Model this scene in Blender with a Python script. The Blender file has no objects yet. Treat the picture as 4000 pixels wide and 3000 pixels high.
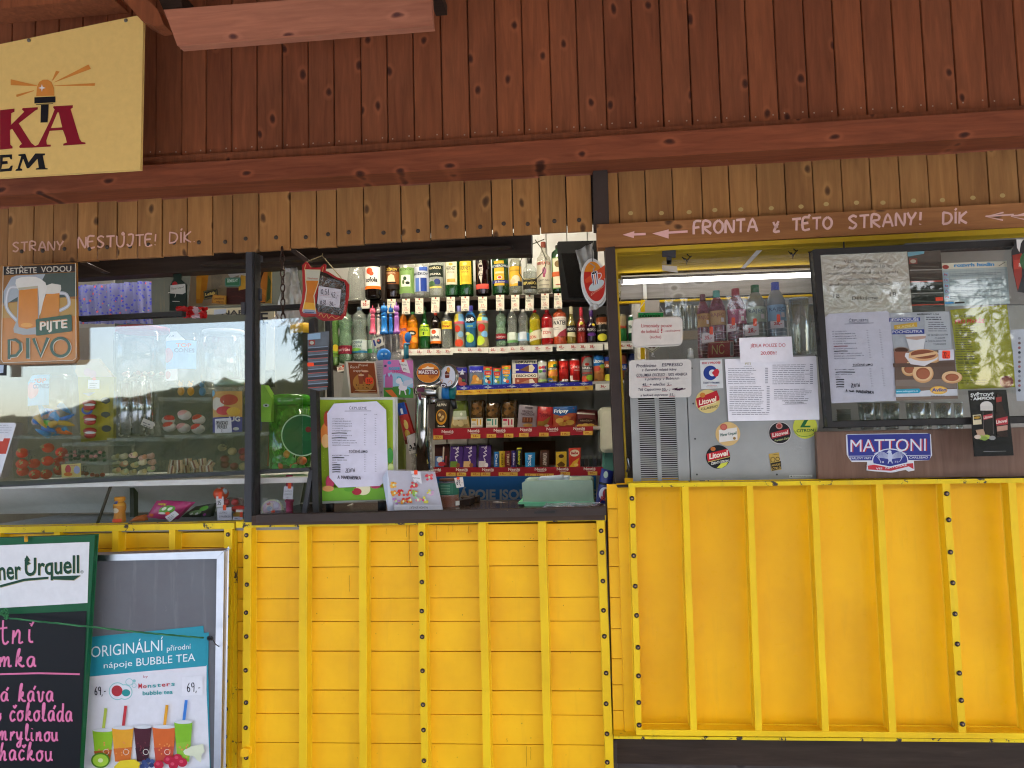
import bpy, bmesh, math, random
from mathutils import Matrix, Vector
R = math.radians
random.seed(7)
sc = bpy.context.scene
COL = sc.collection

# ------------------------------------------------------------------ camera, world, sun, exposure
F = 3000.0
CAM_Z = 1.5
YAW, PITCH, ROLL = -5.7, 3.95, -1.49
cam_data = bpy.data.cameras.new('camera'); cam = bpy.data.objects.new('camera', cam_data); COL.objects.link(cam)
cam_data.sensor_width = 36.0; cam_data.lens = F / 4000 * 36; cam_data.clip_start = 0.05; cam_data.clip_end = 2000
ROT = Matrix.Rotation(R(-YAW), 3, 'Z') @ Matrix.Rotation(R(90 + PITCH), 3, 'X') @ Matrix.Rotation(R(ROLL), 3, 'Z')
CP = Vector((0, 0, CAM_Z))
cam.matrix_world = Matrix.Translation(CP) @ ROT.to_4x4()
sc.camera = cam

SUN_EL, SUN_AZ = 42.0, 150.0     # azimuth: direction the light comes from, clockwise from +Y
world = bpy.data.worlds.new('World'); sc.world = world; world.use_nodes = True
wn = world.node_tree; wn.nodes.clear()
sky = wn.nodes.new('ShaderNodeTexSky'); sky.sky_type = 'NISHITA'; sky.sun_disc = False
sky.sun_elevation = R(SUN_EL); sky.sun_rotation = R(SUN_AZ)
sky.air_density = 1.0; sky.dust_density = 1.6; sky.ozone_density = 1.0
bg = wn.nodes.new('ShaderNodeBackground'); bg.inputs['Strength'].default_value = 0.15
wo = wn.nodes.new('ShaderNodeOutputWorld')
wn.links.new(sky.outputs[0], bg.inputs[0]); wn.links.new(bg.outputs[0], wo.inputs[0])
sun_data = bpy.data.lights.new('sun', 'SUN'); sun_data.energy = 2.2; sun_data.angle = R(0.6); sun_data.color = (1, .97, .94)
sun = bpy.data.objects.new('sun', sun_data); COL.objects.link(sun)
sd = Vector((math.sin(R(SUN_AZ)) * math.cos(R(SUN_EL)), math.cos(R(SUN_AZ)) * math.cos(R(SUN_EL)), math.sin(R(SUN_EL))))
sun.rotation_euler = sd.to_track_quat('Z', 'Y').to_euler(); sun.location = (3, -6, 8)
sc.view_settings.view_transform = 'Standard'; sc.view_settings.look = 'None'
sc.view_settings.gamma = 1; sc.view_settings.use_curve_mapping = False
sc.view_settings.exposure = 2.36
sc.render.engine = 'CYCLES'
sc.cycles.transparent_max_bounces = 20; sc.cycles.max_bounces = 8; sc.cycles.diffuse_bounces = 4
sc.cycles.glossy_bounces = 3; sc.cycles.transmission_bounces = 4
sc.cycles.use_adaptive_sampling = True; sc.cycles.adaptive_threshold = 0.02
sc.cycles.use_denoising = True; sc.cycles.pixel_filter_type = 'BLACKMAN_HARRIS'; sc.cycles.filter_width = 1.15
sc.cycles.caustics_reflective = False; sc.cycles.caustics_refractive = False
sc.cycles.sample_clamp_indirect = 6

# ------------------------------------------------------------------ placing: photograph measurements -> points on real planes
VW = {'S': (0, 0, 1), 'Z1': (0, 0, .6103), 'Z2': (1300, 0, .6103), 'Z3': (2650, 0, .6103), 'Z4': (0, 1950, .6329), 'Z5': (1300, 1950, .6329),
      'Z6': (2300, 1800, .7685), 'A1': (0, 980, .3165), 'A2': (0, 1450, .3798), 'A3': (650, 980, .3134), 'A4': (650, 1450, .3797),
      'A5': (1250, 930, .3135), 'A6': (1800, 930, .3135), 'A7': (1200, 1400, .3797), 'A8': (1700, 1350, .4098), 'B1': (2250, 900, .4521),
      'B2': (2350, 1350, .4069), 'B3': (3150, 920, .3843), 'B4': (3150, 1380, .3843), 'B5': (1780, 980, .211), 'B6': (2050, 980, .211),
      'B7': (1650, 1350, .211), 'B8': (2000, 1350, .211)}
def px(view, x, y):
    a, b, s = VW[view]
    return (a + x * s, b + y * s)
def P(x, y, Y):
    """point where the sight line through measurement (x, y) meets the wall plane at distance Y"""
    if callable(Y): Y = Y(x, y)
    d = ROT @ Vector(((x - 2000) / F, -(y - 1500) / F, -1))
    return CP + d * (Y / d.y)
def PV(view, x, y, Y):
    return P(*px(view, x, y), Y)
def MIR(x, y, Yw, Yg=2.78):
    """where the thing stands that is seen mirrored at (x, y) in a pane at Yg"""
    p = P(x, y, 2 * Yg - Yw)
    return Vector((p.x, Yw, p.z))

# ------------------------------------------------------------------ materials
def lin(h):
    o = []
    for i in (0, 2, 4):
        c = int(h[i:i + 2], 16) / 255
        o.append(c / 12.92 if c <= .04045 else ((c + .055) / 1.055) ** 2.4)
    return (*o, 1)
def new_mat(name):
    m = bpy.data.materials.new(name); m.use_nodes = True
    n = m.node_tree; b = n.nodes['Principled BSDF']
    return m, n, b
def N(n, t, **kw):
    x = n.nodes.new(t)
    for k, v in kw.items():
        if k.startswith('_'): setattr(x, k[1:], v)
        else: x.inputs[k.replace('__', ' ')].default_value = v
    return x
def ramp(n, fac, stops, interp='LINEAR'):
    r = n.nodes.new('ShaderNodeValToRGB'); r.color_ramp.interpolation = interp
    while len(r.color_ramp.elements) < len(stops): r.color_ramp.elements.new(.5)
    for e, (p, c) in zip(r.color_ramp.elements, stops): e.position = p; e.color = c if len(c) == 4 else (*c, 1)
    n.links.new(fac, r.inputs[0]); return r.outputs[0]
def mix(n, fac, a, b, mode='MIX'):
    x = n.nodes.new('ShaderNodeMixRGB'); x.blend_type = mode
    for s, v in ((0, fac), (1, a), (2, b)):
        if hasattr(v, 'links') or hasattr(v, 'node'): n.links.new(v, x.inputs[s])
        else: x.inputs[s].default_value = v
    return x.outputs[0]
def coords(n, scale=(1, 1, 1), rnd=False, obj=False):
    tc = n.nodes.new('ShaderNodeTexCoord')
    src = tc.outputs['Object'] if obj else None
    if src is None:
        g = n.nodes.new('ShaderNodeNewGeometry'); src = g.outputs['Position']
    if rnd:
        oi = n.nodes.new('ShaderNodeObjectInfo'); mu = N(n, 'ShaderNodeMath', _operation='MULTIPLY'); mu.inputs[1].default_value = 57.0
        n.links.new(oi.outputs['Random'], mu.inputs[0])
        ad = N(n, 'ShaderNodeVectorMath', _operation='ADD'); n.links.new(src, ad.inputs[0]); n.links.new(mu.outputs[0], ad.inputs[1]); src = ad.outputs[0]
    mp = n.nodes.new('ShaderNodeMapping'); mp.inputs['Scale'].default_value = scale
    n.links.new(src, mp.inputs['Vector']); return mp.outputs[0]
def noise(n, vec, scale, detail=4, rough=.6, dist=0):
    x = N(n, 'ShaderNodeTexNoise', Scale=scale, Detail=detail, Roughness=rough, Distortion=dist)
    n.links.new(vec, x.inputs['Vector']); return x.outputs['Fac']
def bump(n, b, h, strength=.3, dist=.002):
    x = N(n, 'ShaderNodeBump', Strength=strength, Distance=dist); n.links.new(h, x.inputs['Height']); n.links.new(x.outputs[0], b.inputs['Normal'])

PM = {}
def pm(h, rough=.5, metal=0, var=.03):
    """plain print or plastic of colour h, with faint unevenness"""
    k = (h, rough, metal)
    if k in PM: return PM[k]
    m, n, b = new_mat('print_' + h); c = lin(h)
    v = coords(n); f = noise(n, v, 35, 3)
    n.links.new(ramp(n, f, [(.25, [x * (1 - var * 2.2) for x in c[:3]]), (.75, [min(1, x * (1 + var)) for x in c[:3]])]), b.inputs['Base Color'])
    b.inputs['Roughness'].default_value = rough; b.inputs['Metallic'].default_value = metal; b.inputs['Specular IOR Level'].default_value = .5 if rough < .32 else .22
    PM[k] = m; return m
def wood(name, dark, light, axis='Z', rough=.55, knots=True, knotcol=None, gloss=.2, stain=None):
    m, n, b = new_mat(name)
    s = {'Z': (1, 1, .09), 'X': (.09, 1, 1)}[axis]
    v = coords(n, s, rnd=True); f1 = noise(n, v, 55, 5, .6, .6)
    v2 = coords(n, {'Z': (1, 1, .18), 'X': (.18, 1, 1)}[axis], rnd=True); f2 = noise(n, v2, 7, 3, .5, .4)
    c = ramp(n, f1, [(.25, dark), (.55, [(a + c_) / 2 for a, c_ in zip(dark, light)]), (.8, light)])
    c2 = ramp(n, f2, [(.28, (.78, .74, .74)), (.5, (.97, .97, .97)), (.78, (1.16, 1.12, 1.08))])
    c = mix(n, .85, c, c2, 'MULTIPLY')
    oi = n.nodes.new('ShaderNodeObjectInfo')
    c3 = ramp(n, oi.outputs['Random'], [(0, (.86, .82, .82)), (.5, (1, 1, 1)), (1, (1.16, 1.1, 1.02))])
    c = mix(n, 1, c, c3, 'MULTIPLY')
    if knots:
        vk = coords(n, {'Z': (1, 1, .62), 'X': (.6, 1, 1)}[axis], rnd=True)
        vo = N(n, 'ShaderNodeTexVoronoi', Scale=6.5, Randomness=1.0); vo.voronoi_dimensions = '2D'
        nn = N(n, 'ShaderNodeTexNoise', Scale=14.0, Detail=2.0); n.links.new(vk, nn.inputs['Vector'])
        mm = mix(n, .03, vk, nn.outputs['Color'], 'ADD'); sx_ = n.nodes.new('ShaderNodeSeparateXYZ'); cx_ = n.nodes.new('ShaderNodeCombineXYZ'); n.links.new(mm, sx_.inputs[0]); n.links.new(sx_.outputs[0], cx_.inputs[0]); n.links.new(sx_.outputs[2], cx_.inputs[1]); n.links.new(cx_.outputs[0], vo.inputs['Vector'])
        k = ramp(n, vo.outputs['Distance'], [(.03, (.9, .9, .9)), (.055, (.5, .5, .5)), (.075, (.1, .1, .1)), (.11, (0, 0, 0))])
        kc = knotcol or [x * .28 for x in dark]
        c = mix(n, k, c, (*kc[:3], 1))
        halo = ramp(n, vo.outputs['Distance'], [(.06, (0, 0, 0)), (.085, (.28, .28, .28)), (.15, (0, 0, 0))])
        c = mix(n, halo, c, (*[min(1, x * 1.5) for x in light[:3]], 1))
    if stain:
        vs = coords(n); fs = noise(n, vs, 2.2, 4)
        c = mix(n, ramp(n, fs, [(.42, (0, 0, 0)), (.7, (.75, .75, .75))]), c, (*stain, 1))
    n.links.new(c, b.inputs['Base Color']); b.inputs['Roughness'].default_value = rough
    b.inputs['Specular IOR Level'].default_value = gloss
    bump(n, b, f1, .25, .0015); return m
def painted(name, base, chip=(.05, .04, .035), chips=.0, dirt=.3, rough=.38, grime=(.35, .22, .03), streak=True, gscale=1):
    m, n, b = new_mat(name)
    v = coords(n); f = noise(n, v, 3.2 * gscale, 5); f3 = noise(n, v, 48, 4, .7)
    c = ramp(n, f, [(.3, [base[0] * .86, base[1] * .8, base[2] * .8]), (.6, base), (.85, [min(1, x * 1.06) for x in base])])
    if streak:
        vs = coords(n, (1, 1, .12)); fs = noise(n, vs, 26, 4, .65)
        c = mix(n, ramp(n, fs, [(.56, (0, 0, 0)), (.78, (dirt, dirt, dirt))]), c, (*grime, 1))
    c = mix(n, ramp(n, f3, [(.66, (0, 0, 0)), (.80, (dirt, dirt, dirt))]), c, (*grime, 1))
    if chips > 0:
        fc = noise(n, v, 19, 6, .7, .4)
        c = mix(n, ramp(n, fc, [(.72 - chips * .35, (0, 0, 0)), (.735 - chips * .35, (1, 1, 1))]), c, (*chip, 1))
    n.links.new(c, b.inputs['Base Color'])
    n.links.new(ramp(n, f3, [(.3, (rough - .1,) * 3), (.8, (rough + .25,) * 3)]), b.inputs['Roughness'])
    b.inputs['Specular IOR Level'].default_value = .22
    vb = coords(n, (.35, 1, 1)); fb = noise(n, vb, 60, 4, .6); bump(n, b, fb, .22, .0012)
    return m
def glass(name, tint=(1, 1, 1), refl=.06, edge=.6, haze=0.0, hazecol=(.8, .8, .8), rough=.02):
    m = bpy.data.materials.new(name); m.use_nodes = True; n = m.node_tree; n.nodes.clear()
    out = n.nodes.new('ShaderNodeOutputMaterial'); tr = n.nodes.new('ShaderNodeBsdfTransparent'); tr.inputs[0].default_value = (*tint, 1)
    gl = n.nodes.new('ShaderNodeBsdfAnisotropic' if False else 'ShaderNodeBsdfGlossy'); gl.inputs['Roughness'].default_value = rough
    lw = n.nodes.new('ShaderNodeLayerWeight'); lw.inputs[0].default_value = .35
    fr = ramp(n, lw.outputs['Facing'], [(0, (refl,) * 3), (.55, (refl * 1.3,) * 3), (1, (edge,) * 3)])
    base = tr.outputs[0]
    if haze > 0:
        df = n.nodes.new('ShaderNodeBsdfDiffuse'); df.inputs[0].default_value = (*hazecol, 1)
        v = coords(n); f = noise(n, v, 18, 4); h = ramp(n, f, [(.3, (haze * (.6 if haze < .4 else .93),) * 3), (.75, (min(1, haze * (1.4 if haze < .4 else 1.05)),) * 3)])
        mx = n.nodes.new('ShaderNodeMixShader'); n.links.new(h, mx.inputs[0]); n.links.new(base, mx.inputs[1]); n.links.new(df.outputs[0], mx.inputs[2]); base = mx.outputs[0]
    mx = n.nodes.new('ShaderNodeMixShader'); n.links.new(fr, mx.inputs[0]); n.links.new(base, mx.inputs[1]); n.links.new(gl.outputs[0], mx.inputs[2])
    n.links.new(mx.outputs[0], out.inputs[0]); return m
GL = {}
def tint(h, haze=.25, refl=.07):
    k = (h, haze, refl)
    if k not in GL:
        c = lin(h)[:3]; GL[k] = glass('tinted_' + h, tuple(min(1, x ** .5) for x in c), refl, .5, haze, c)
    return GL[k]
def plastic_film(name, haze=.12, refl=.16, col=(.85, .85, .85), bs=14):
    m = glass(name, (1, 1, 1), refl, .8, haze, col, .08); n = m.node_tree
    v = coords(n); f = noise(n, v, bs, 3, .5, 1.5)
    b = N(n, 'ShaderNodeBump', Strength=1.0, Distance=.02); n.links.new(f, b.inputs['Height'])
    for x in n.nodes:
        if x.type == 'BSDF_GLOSSY': n.links.new(b.outputs[0], x.inputs['Normal'])
    return m
M = {}
M['red_wood'] = wood('red_stained_pine', (.165, .055, .024), (.30, .10, .042), 'Z', knots=True, knotcol=(.035, .012, .01))
M['beam'] = wood('beam_pine', (.17, .048, .022), (.33, .105, .045), 'X', knots=True, knotcol=(.035, .012, .01))
M['pink_board'] = wood('lit_pine', (.30, .12, .075), (.46, .2, .12), 'X', knots=True, knotcol=(.08, .03, .03))  # paler than the beam: light on the eave board put into its colour
M['shutter'] = wood('worn_ochre_pine', (.24, .115, .038), (.39, .20, .068), 'Z', knots=True, knotcol=(.06, .03, .015))
M['shutter_h'] = wood('worn_ochre_pine_rail', (.22, .095, .035), (.34, .16, .06), 'X', knots=True, knotcol=(.06, .03, .015))
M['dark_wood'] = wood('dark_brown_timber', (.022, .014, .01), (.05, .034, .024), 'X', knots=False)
M['grey_board'] = wood('grey_brown_board', (.035, .028, .026), (.085, .07, .064), 'X', knots=True, knotcol=(.02, .018, .02))
M['laminate'] = wood('brown_laminate', (.13, .072, .05), (.21, .125, .088), 'Z', knots=False, rough=.4)
M['steel_dark'] = painted('dark_steel', (.045, .048, .055), (.12, .06, .04), .12, .3, .42, (.1, .09, .08))
M['frame_black'] = painted('black_frame', (.025, .024, .023), (.09, .07, .06), .06, .2, .45, (.09, .08, .07))
M['brown_metal'] = painted('brown_metal', (.05, .036, .03), (.5, .4, .04), .03, .3, .5, (.02, .018, .016))
M['yellow_plank'] = painted('yellow_plank_paint', (.97, .545, .012), (.12, .07, .02), .0, .3, .4, (.62, .32, .03))
M['yellow_rib'] = painted('yellow_rib_paint', (.86, .56, .012), (.06, .05, .045), .03, .35, .42, (.5, .33, .03))
M['yellow_top'] = painted('chipped_yellow_paint', (.78, .56, .012), (.045, .036, .033), .34, .4, .45, (.3, .2, .05))
M['yellow_sheet'] = painted('yellow_sheet_paint', (.97, .54, .008), (.1, .06, .03), .0, .25, .34, (.62, .33, .03), gscale=.6)
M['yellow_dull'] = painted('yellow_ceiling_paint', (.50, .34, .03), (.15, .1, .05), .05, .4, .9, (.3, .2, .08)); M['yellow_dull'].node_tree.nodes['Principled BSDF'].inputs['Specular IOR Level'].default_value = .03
M['white_wall'] = painted('white_panel', (.75, .75, .73), (.3, .3, .3), 0, .25, .5, (.4, .36, .3))
M['grey_wall'] = painted('grey_panel', (.46, .45, .42), (.3, .3, .3), 0, .3, .6, (.15, .14, .12))
M['chrome'] = pm('a4a4a2', .14, 1)
M['alu'] = pm('c9ccd2', .32, 1)
M['black'] = pm('121214', .4)
M['paper'] = pm('e9e8ee', .55)
M['bolt'] = pm('2a1418', .25)
M['pane'] = glass('window_glass', (.97, .98, .98), .115, .5)
M['pane_r'] = glass('board_glass', (.97, .98, .97), .036, .4)
M['acrylic'] = glass('acrylic_sheet', (.97, .98, .98), .03, .4, .03)
M['clear'] = tint('dde3e0', .12, .09)
M['box_plastic'] = tint('eef2ee', .02, .05)
M['film'] = plastic_film('clear_film')
M['bag'] = plastic_film('milky_bag', .55, .18, (.62, .6, .54), 16)

# ------------------------------------------------------------------ building helpers
ORG = {}
def tags(o, label=None, cat=None, group=None, kind=None):
    if label: o['label'] = label
    if cat: o['category'] = cat
    if group: o['group'] = group
    if kind: o['kind'] = kind
    return o
def thing(name, label, cat, at, group=None):
    o = bpy.data.objects.new(name, None); o.empty_display_size = .05; o.location = at; COL.objects.link(o)
    ORG[o.name] = Vector(at); return tags(o, label, cat, group)
class MB:
    def __init__(s): s.v, s.f, s.mi, s.mats, s.sm = [], [], [], [], []
    def mat(s, m):
        if m not in s.mats: s.mats.append(m)
        return s.mats.index(m)
    def add(s, vs, fs, m, smooth=False):
        b = len(s.v); s.v += [Vector(x) for x in vs]; i = s.mat(m)
        for f in fs: s.f.append([b + k for k in f]); s.mi.append(i); s.sm.append(smooth)
        return s
    def prism(s, pts, dy, m, side=None):
        """outline pts (world points, front face) carried back by dy along Y"""
        n = len(pts); back = [p + Vector((0, dy, 0)) for p in pts]
        s.add(pts, [list(range(n))], m)
        s.add(list(pts) + back, [[i, (i + 1) % n, n + (i + 1) % n, n + i] for i in range(n)] + [list(range(2 * n - 1, n - 1, -1))], side or m)
        return s
    def box(s, a, b, m):
        (x0, y0, z0), (x1, y1, z1) = a, b
        vs = [(x0, y0, z0), (x1, y0, z0), (x1, y1, z0), (x0, y1, z0), (x0, y0, z1), (x1, y0, z1), (x1, y1, z1), (x0, y1, z1)]
        return s.add(vs, [(0, 3, 2, 1), (4, 5, 6, 7), (0, 1, 5, 4), (1, 2, 6, 5), (2, 3, 7, 6), (3, 0, 4, 7)], m)
    def lathe(s, c, prof, m, n=20, smooth=True, sx=1, sy=1):
        vs, fs = [], []
        for r, z in prof:
            for k in range(n):
                a = 2 * math.pi * k / n; vs.append((c[0] + r * sx * math.cos(a), c[1] + r * sy * math.sin(a), c[2] + z))
        for i in range(len(prof) - 1):
            for k in range(n): fs.append((i * n + k, i * n + (k + 1) % n, (i + 1) * n + (k + 1) % n, (i + 1) * n + k))
        fs.append(list(range(n - 1, -1, -1))); fs.append([(len(prof) - 1) * n + k for k in range(n)])
        return s.add(vs, fs, m, smooth)
    def tube(s, pts, r, m, n=8, smooth=True):
        pts = [Vector(p) for p in pts]; vs, fs = [], []
        rr = r if isinstance(r, (list, tuple)) else [r] * len(pts)
        for i, p in enumerate(pts):
            t = (pts[min(i + 1, len(pts) - 1)] - pts[max(i - 1, 0)]).normalized()
            u = t.cross(Vector((.13, .2, 1))); u = (u if u.length > 1e-3 else t.cross(Vector((1, 0, 0)))).normalized(); w = t.cross(u)
            for k in range(n):
                a = 2 * math.pi * k / n; vs.append(p + (u * math.cos(a) + w * math.sin(a)) * rr[i])
        for i in range(len(pts) - 1):
            for k in range(n): fs.append((i * n + k, i * n + (k + 1) % n, (i + 1) * n + (k + 1) % n, (i + 1) * n + k))
        fs.append(list(range(n - 1, -1, -1))); fs.append([(len(pts) - 1) * n + k for k in range(n)])
        return s.add(vs, fs, m, smooth)
    def ball(s, c, r, m, n=10, k=6, sc_=(1, 1, 1)):
        prof = [(max(1e-4, math.sin(math.pi * i / k)) * r * sc_[0], (-math.cos(math.pi * i / k)) * r * sc_[2]) for i in range(k + 1)]
        return s.lathe(c, prof, m, n, True, 1, sc_[1] / sc_[0])
    def build(s, name, parent=None, bevel=0, **tg):
        me = bpy.data.meshes.new(name)
        if parent is not None:
            r = parent
            while r.parent: r = r.parent
            org = ORG[r.name]
        else:
            xs = [v.x for v in s.v]; ys = [v.y for v in s.v]; zs = [v.z for v in s.v]
            org = Vector(((min(xs) + max(xs)) / 2, (min(ys) + max(ys)) / 2, min(zs)))
        me.from_pydata([v - org for v in s.v], [], s.f)
        for m in s.mats: me.materials.append(m)
        me.polygons.foreach_set('material_index', s.mi); me.polygons.foreach_set('use_smooth', s.sm)
        me.update()
        o = bpy.data.objects.new(name, me); COL.objects.link(o)
        if parent is not None: o.parent = parent
        else: o.location = org; ORG[o.name] = org
        if bevel:
            md = o.modifiers.new('edge', 'BEVEL'); md.width = bevel; md.segments = 2; md.limit_method = 'ANGLE'
        return tags(o, **tg)
def inst(name, me, parent, at):
    """another child sharing mesh data, at world point"""
    o = bpy.data.objects.new(name, me); COL.objects.link(o); o.parent = parent
    r = parent
    while r.parent: r = r.parent
    o.location = Vector(at) - ORG[r.name]; return o

# ------------------------------------------------------------------ flat print: letters and shapes
_tx = {}
def glyphs(txt, off=0.0):
    k = (txt, off)
    if k not in _tx:
        c = bpy.data.curves.new('t', 'FONT'); c.resolution_u = 3; c.body = txt; c.offset = off
        o = bpy.data.objects.new('t', c); me = o.to_mesh()
        vs = [(v.co.x, v.co.y) for v in me.vertices]; fs = [list(p.vertices) for p in me.polygons]
        o.to_mesh_clear(); bpy.data.objects.remove(o); bpy.data.curves.remove(c)
        xs = [a for a, b in vs] or [0, 1]
        x0, x1 = min(xs), max(xs); w = max(1e-6, x1 - x0)
        _tx[k] = ([((a - x0) / w, b / .73) for a, b in vs], fs)
    return _tx[k]
SF = {  # single-stroke hand lettering, box 0..1 high, given width
 'A': (.7, [[(0, 0), (.35, 1), (.7, 0)], [(.12, .38), (.6, .36)]]), 'B': (.6, [[(0, 0), (0, 1), (.45, .9), (.45, .6), (0, .52), (.55, .4), (.5, .05), (0, 0)]]),
 'C': (.6, [[(.6, .85), (.3, 1), (0, .6), (.05, .2), (.3, 0), (.6, .15)]]), 'D': (.65, [[(0, 0), (.02, 1)], [(0, 1), (.5, .85), (.62, .45), (.4, .08), (-.03, 0)]]),
 'E': (.5, [[(.5, 1), (0, .97), (0, 0), (.52, .02)], [(0, .52), (.4, .55)]]), 'F': (.5, [[(.55, 1), (.05, .95), (0, 0)], [(.03, .5), (.42, .55)]]),
 'I': (.12, [[(.06, 0), (.06, 1)]]), 'J': (.5, [[(.1, 1), (.5, 1), (.42, .2), (.2, 0), (0, .18)]]), 'K': (.55, [[(0, 0), (.03, 1)], [(.55, 1), (.05, .45), (.55, 0)]]),
 'L': (.5, [[(0, 1), (0, 0), (.5, 0)]]), 'M': (.8, [[(0, 0), (.08, 1), (.4, .4), (.72, 1), (.8, 0)]]), 'N': (.62, [[(0, 0), (.04, 1), (.55, .02), (.62, 1)]]),
 'O': (.65, [[(.33, 1), (.05, .75), (.02, .3), (.3, 0), (.6, .25), (.62, .7), (.33, 1)]]), 'P': (.55, [[(0, 0), (.03, 1), (.5, .9), (.5, .6), (.05, .5)]]),
 'R': (.6, [[(0, 0), (.03, 1), (.5, .92), (.48, .6), (.06, .5), (.6, 0)]]), 'S': (.55, [[(.55, .88), (.3, 1), (.03, .8), (.25, .53), (.52, .3), (.3, 0), (0, .12)]]),
 'T': (.65, [[(0, .97), (.68, 1)], [(.35, .98), (.33, 0)]]), 'U': (.6, [[(0, 1), (.02, .25), (.28, 0), (.55, .25), (.6, 1)]]), 'V': (.6, [[(0, 1), (.3, 0), (.6, 1)]]),
 'Y': (.6, [[(0, 1), (.28, .5), (.6, 1)], [(.28, .5), (.2, 0)]]), 'Z': (.6, [[(0, 1), (.58, 1), (0, 0), (.6, .04)]]), 'z': (.62, [[(0, .95), (.2, .6), (.5, 1)], [(.45, .8), (.05, .05), (.6, .08)], [(.1, .5), (.45, .5)]]),
 '!': (.15, [[(.1, 1), (.06, .35)], [(.05, .02), (.06, .08)]]), '.': (.1, [[(.04, 0), (.05, .05)]]), "'": (.0, [[(-.3, 1.12), (-.18, 1.3)]]), '*': (.0, [[(-.4, 1.12), (-.3, 1.25), (-.2, 1.12), (-.3, 1.05), (-.4, 1.12)]]),
 'a': (.5, [[(.42, .55), (.2, .6), (.02, .35), (.1, .03), (.3, .08), (.42, .55), (.42, .1), (.55, .05)]]), 'o': (.45, [[(.22, .6), (.02, .4), (.06, .08), (.26, 0), (.42, .25), (.36, .5), (.22, .6), (.5, .55)]]),
 'k': (.5, [[(.02, 0), (.14, .9), (.24, 1.1), (.2, .8), (.06, .3), (.32, .6), (.28, .35), (.1, .32), (.36, .02), (.52, .08)]]), 'm': (.75, [[(0, 0), (.06, .6), (.08, .3), (.22, .6), (.3, .5), (.26, 0), (.32, .35), (.48, .6), (.54, .45), (.54, .05), (.72, .08)]]),
 'n': (.52, [[(0, 0), (.05, .6), (.08, .3), (.24, .6), (.34, .48), (.32, .05), (.5, .1)]]), 't': (.36, [[(.1, 1.05), (.08, .2), (.2, 0), (.36, .12)], [(-.06, .68), (.3, .72)]]),
 'i': (.24, [[(.06, .6), (.06, .1), (.24, .05)], [(.1, .82), (.12, .86)]]), 'j': (.24, [[(.06, .6), (.06, .1), (.24, .05)], [(.1, .8), (.22, 1.0)]]), 'v': (.48, [[(0, .5), (.1, .6), (.16, .05), (.36, .1), (.42, .58), (.5, .5)]]),
 'l': (.3, [[(.03, .1), (.2, .8), (.18, 1.1), (.08, .95), (.08, .15), (.2, 0), (.32, .1)]]), 'd': (.52, [[(.42, .55), (.2, .6), (.02, .35), (.1, .03), (.3, .08), (.44, .55), (.48, 1.1), (.42, .1), (.56, .05)]]),
 'r': (.36, [[(0, 0), (.06, .6), (.08, .3), (.26, .6), (.36, .5)]]), 'y': (.5, [[(0, .6), (.08, .15), (.28, .15), (.4, .6), (.3, -.3), (.1, -.45), (.05, -.25), (.5, .15)]]), 'u': (.5, [[(0, .6), (.04, .1), (.2, 0), (.36, .2), (.38, .6), (.38, .1), (.52, .06)]]),
 'h': (.5, [[(.02, 0), (.14, .9), (.22, 1.1), (.14, .75), (.06, .2), (.26, .58), (.36, .45), (.34, .05), (.5, .1)]]), 'c': (.42, [[(.4, .5), (.2, .6), (.02, .3), (.14, 0), (.42, .12)]]), '^': (.0, [[(-.36, .95), (-.26, .8), (-.12, .98)]]), '`': (.0, [[(-.28, .75), (-.14, .98)]]),
 ' ': (.45, []), '5': (.5, [[(.5, 1), (.08, 1), (.05, .55), (.4, .55), (.45, .15), (.2, 0), (0, .1)]]), '9': (.45, [[(.42, .6), (.1, .55), (.05, .9), (.3, 1), (.42, .7), (.38, 0)]]), '1': (.25, [[(0, .7), (.2, 1), (.2, 0)]]),
 '2': (.5, [[(0, .8), (.25, 1), (.45, .75), (0, 0), (.5, .02)]]), '8': (.45, [[(.22, .52), (.02, .78), (.22, 1), (.42, .78), (.22, .52), (0, .22), (.22, 0), (.45, .22), (.22, .52)]]), '3': (.45, [[(0, .9), (.3, 1), (.4, .75), (.15, .55), (.45, .3), (.2, 0), (0, .1)]]),
 '0': (.5, [[(.25, 1), (.02, .6), (.05, .2), (.25, 0), (.46, .3), (.44, .75), (.25, 1)]]), '6': (.45, [[(.35, 1), (.05, .5), (.08, .1), (.3, 0), (.42, .25), (.25, .5), (.06, .35)]]), '4': (.5, [[(.25, 1), (0, .4), (.5, .42)], [(.38, .7), (.36, 0)]]), '7': (.45, [[(0, 1), (.45, 1), (.15, 0)], [(.08, .5), (.4, .52)]]),
 ',': (.15, [[(.1, .08), (.02, -.18)]]), '-': (.4, [[(.03, .42), (.36, .45)]]),
}
def ribbon(pts, w):
    """flat strip along a 2D polyline (y down)"""
    out = []
    n = len(pts); L, Rr = [], []
    for i in range(n):
        a = pts[max(0, i - 1)]; b = pts[min(n - 1, i + 1)]; dx, dy = b[0] - a[0], b[1] - a[1]; l = math.hypot(dx, dy) or 1
        nx, ny = -dy / l * w / 2, dx / l * w / 2
        L.append((pts[i][0] + nx, pts[i][1] + ny)); Rr.append((pts[i][0] - nx, pts[i][1] - ny))
    for i in range(n - 1): out.append([L[i], L[i + 1], Rr[i + 1], Rr[i]])
    return out
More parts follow.
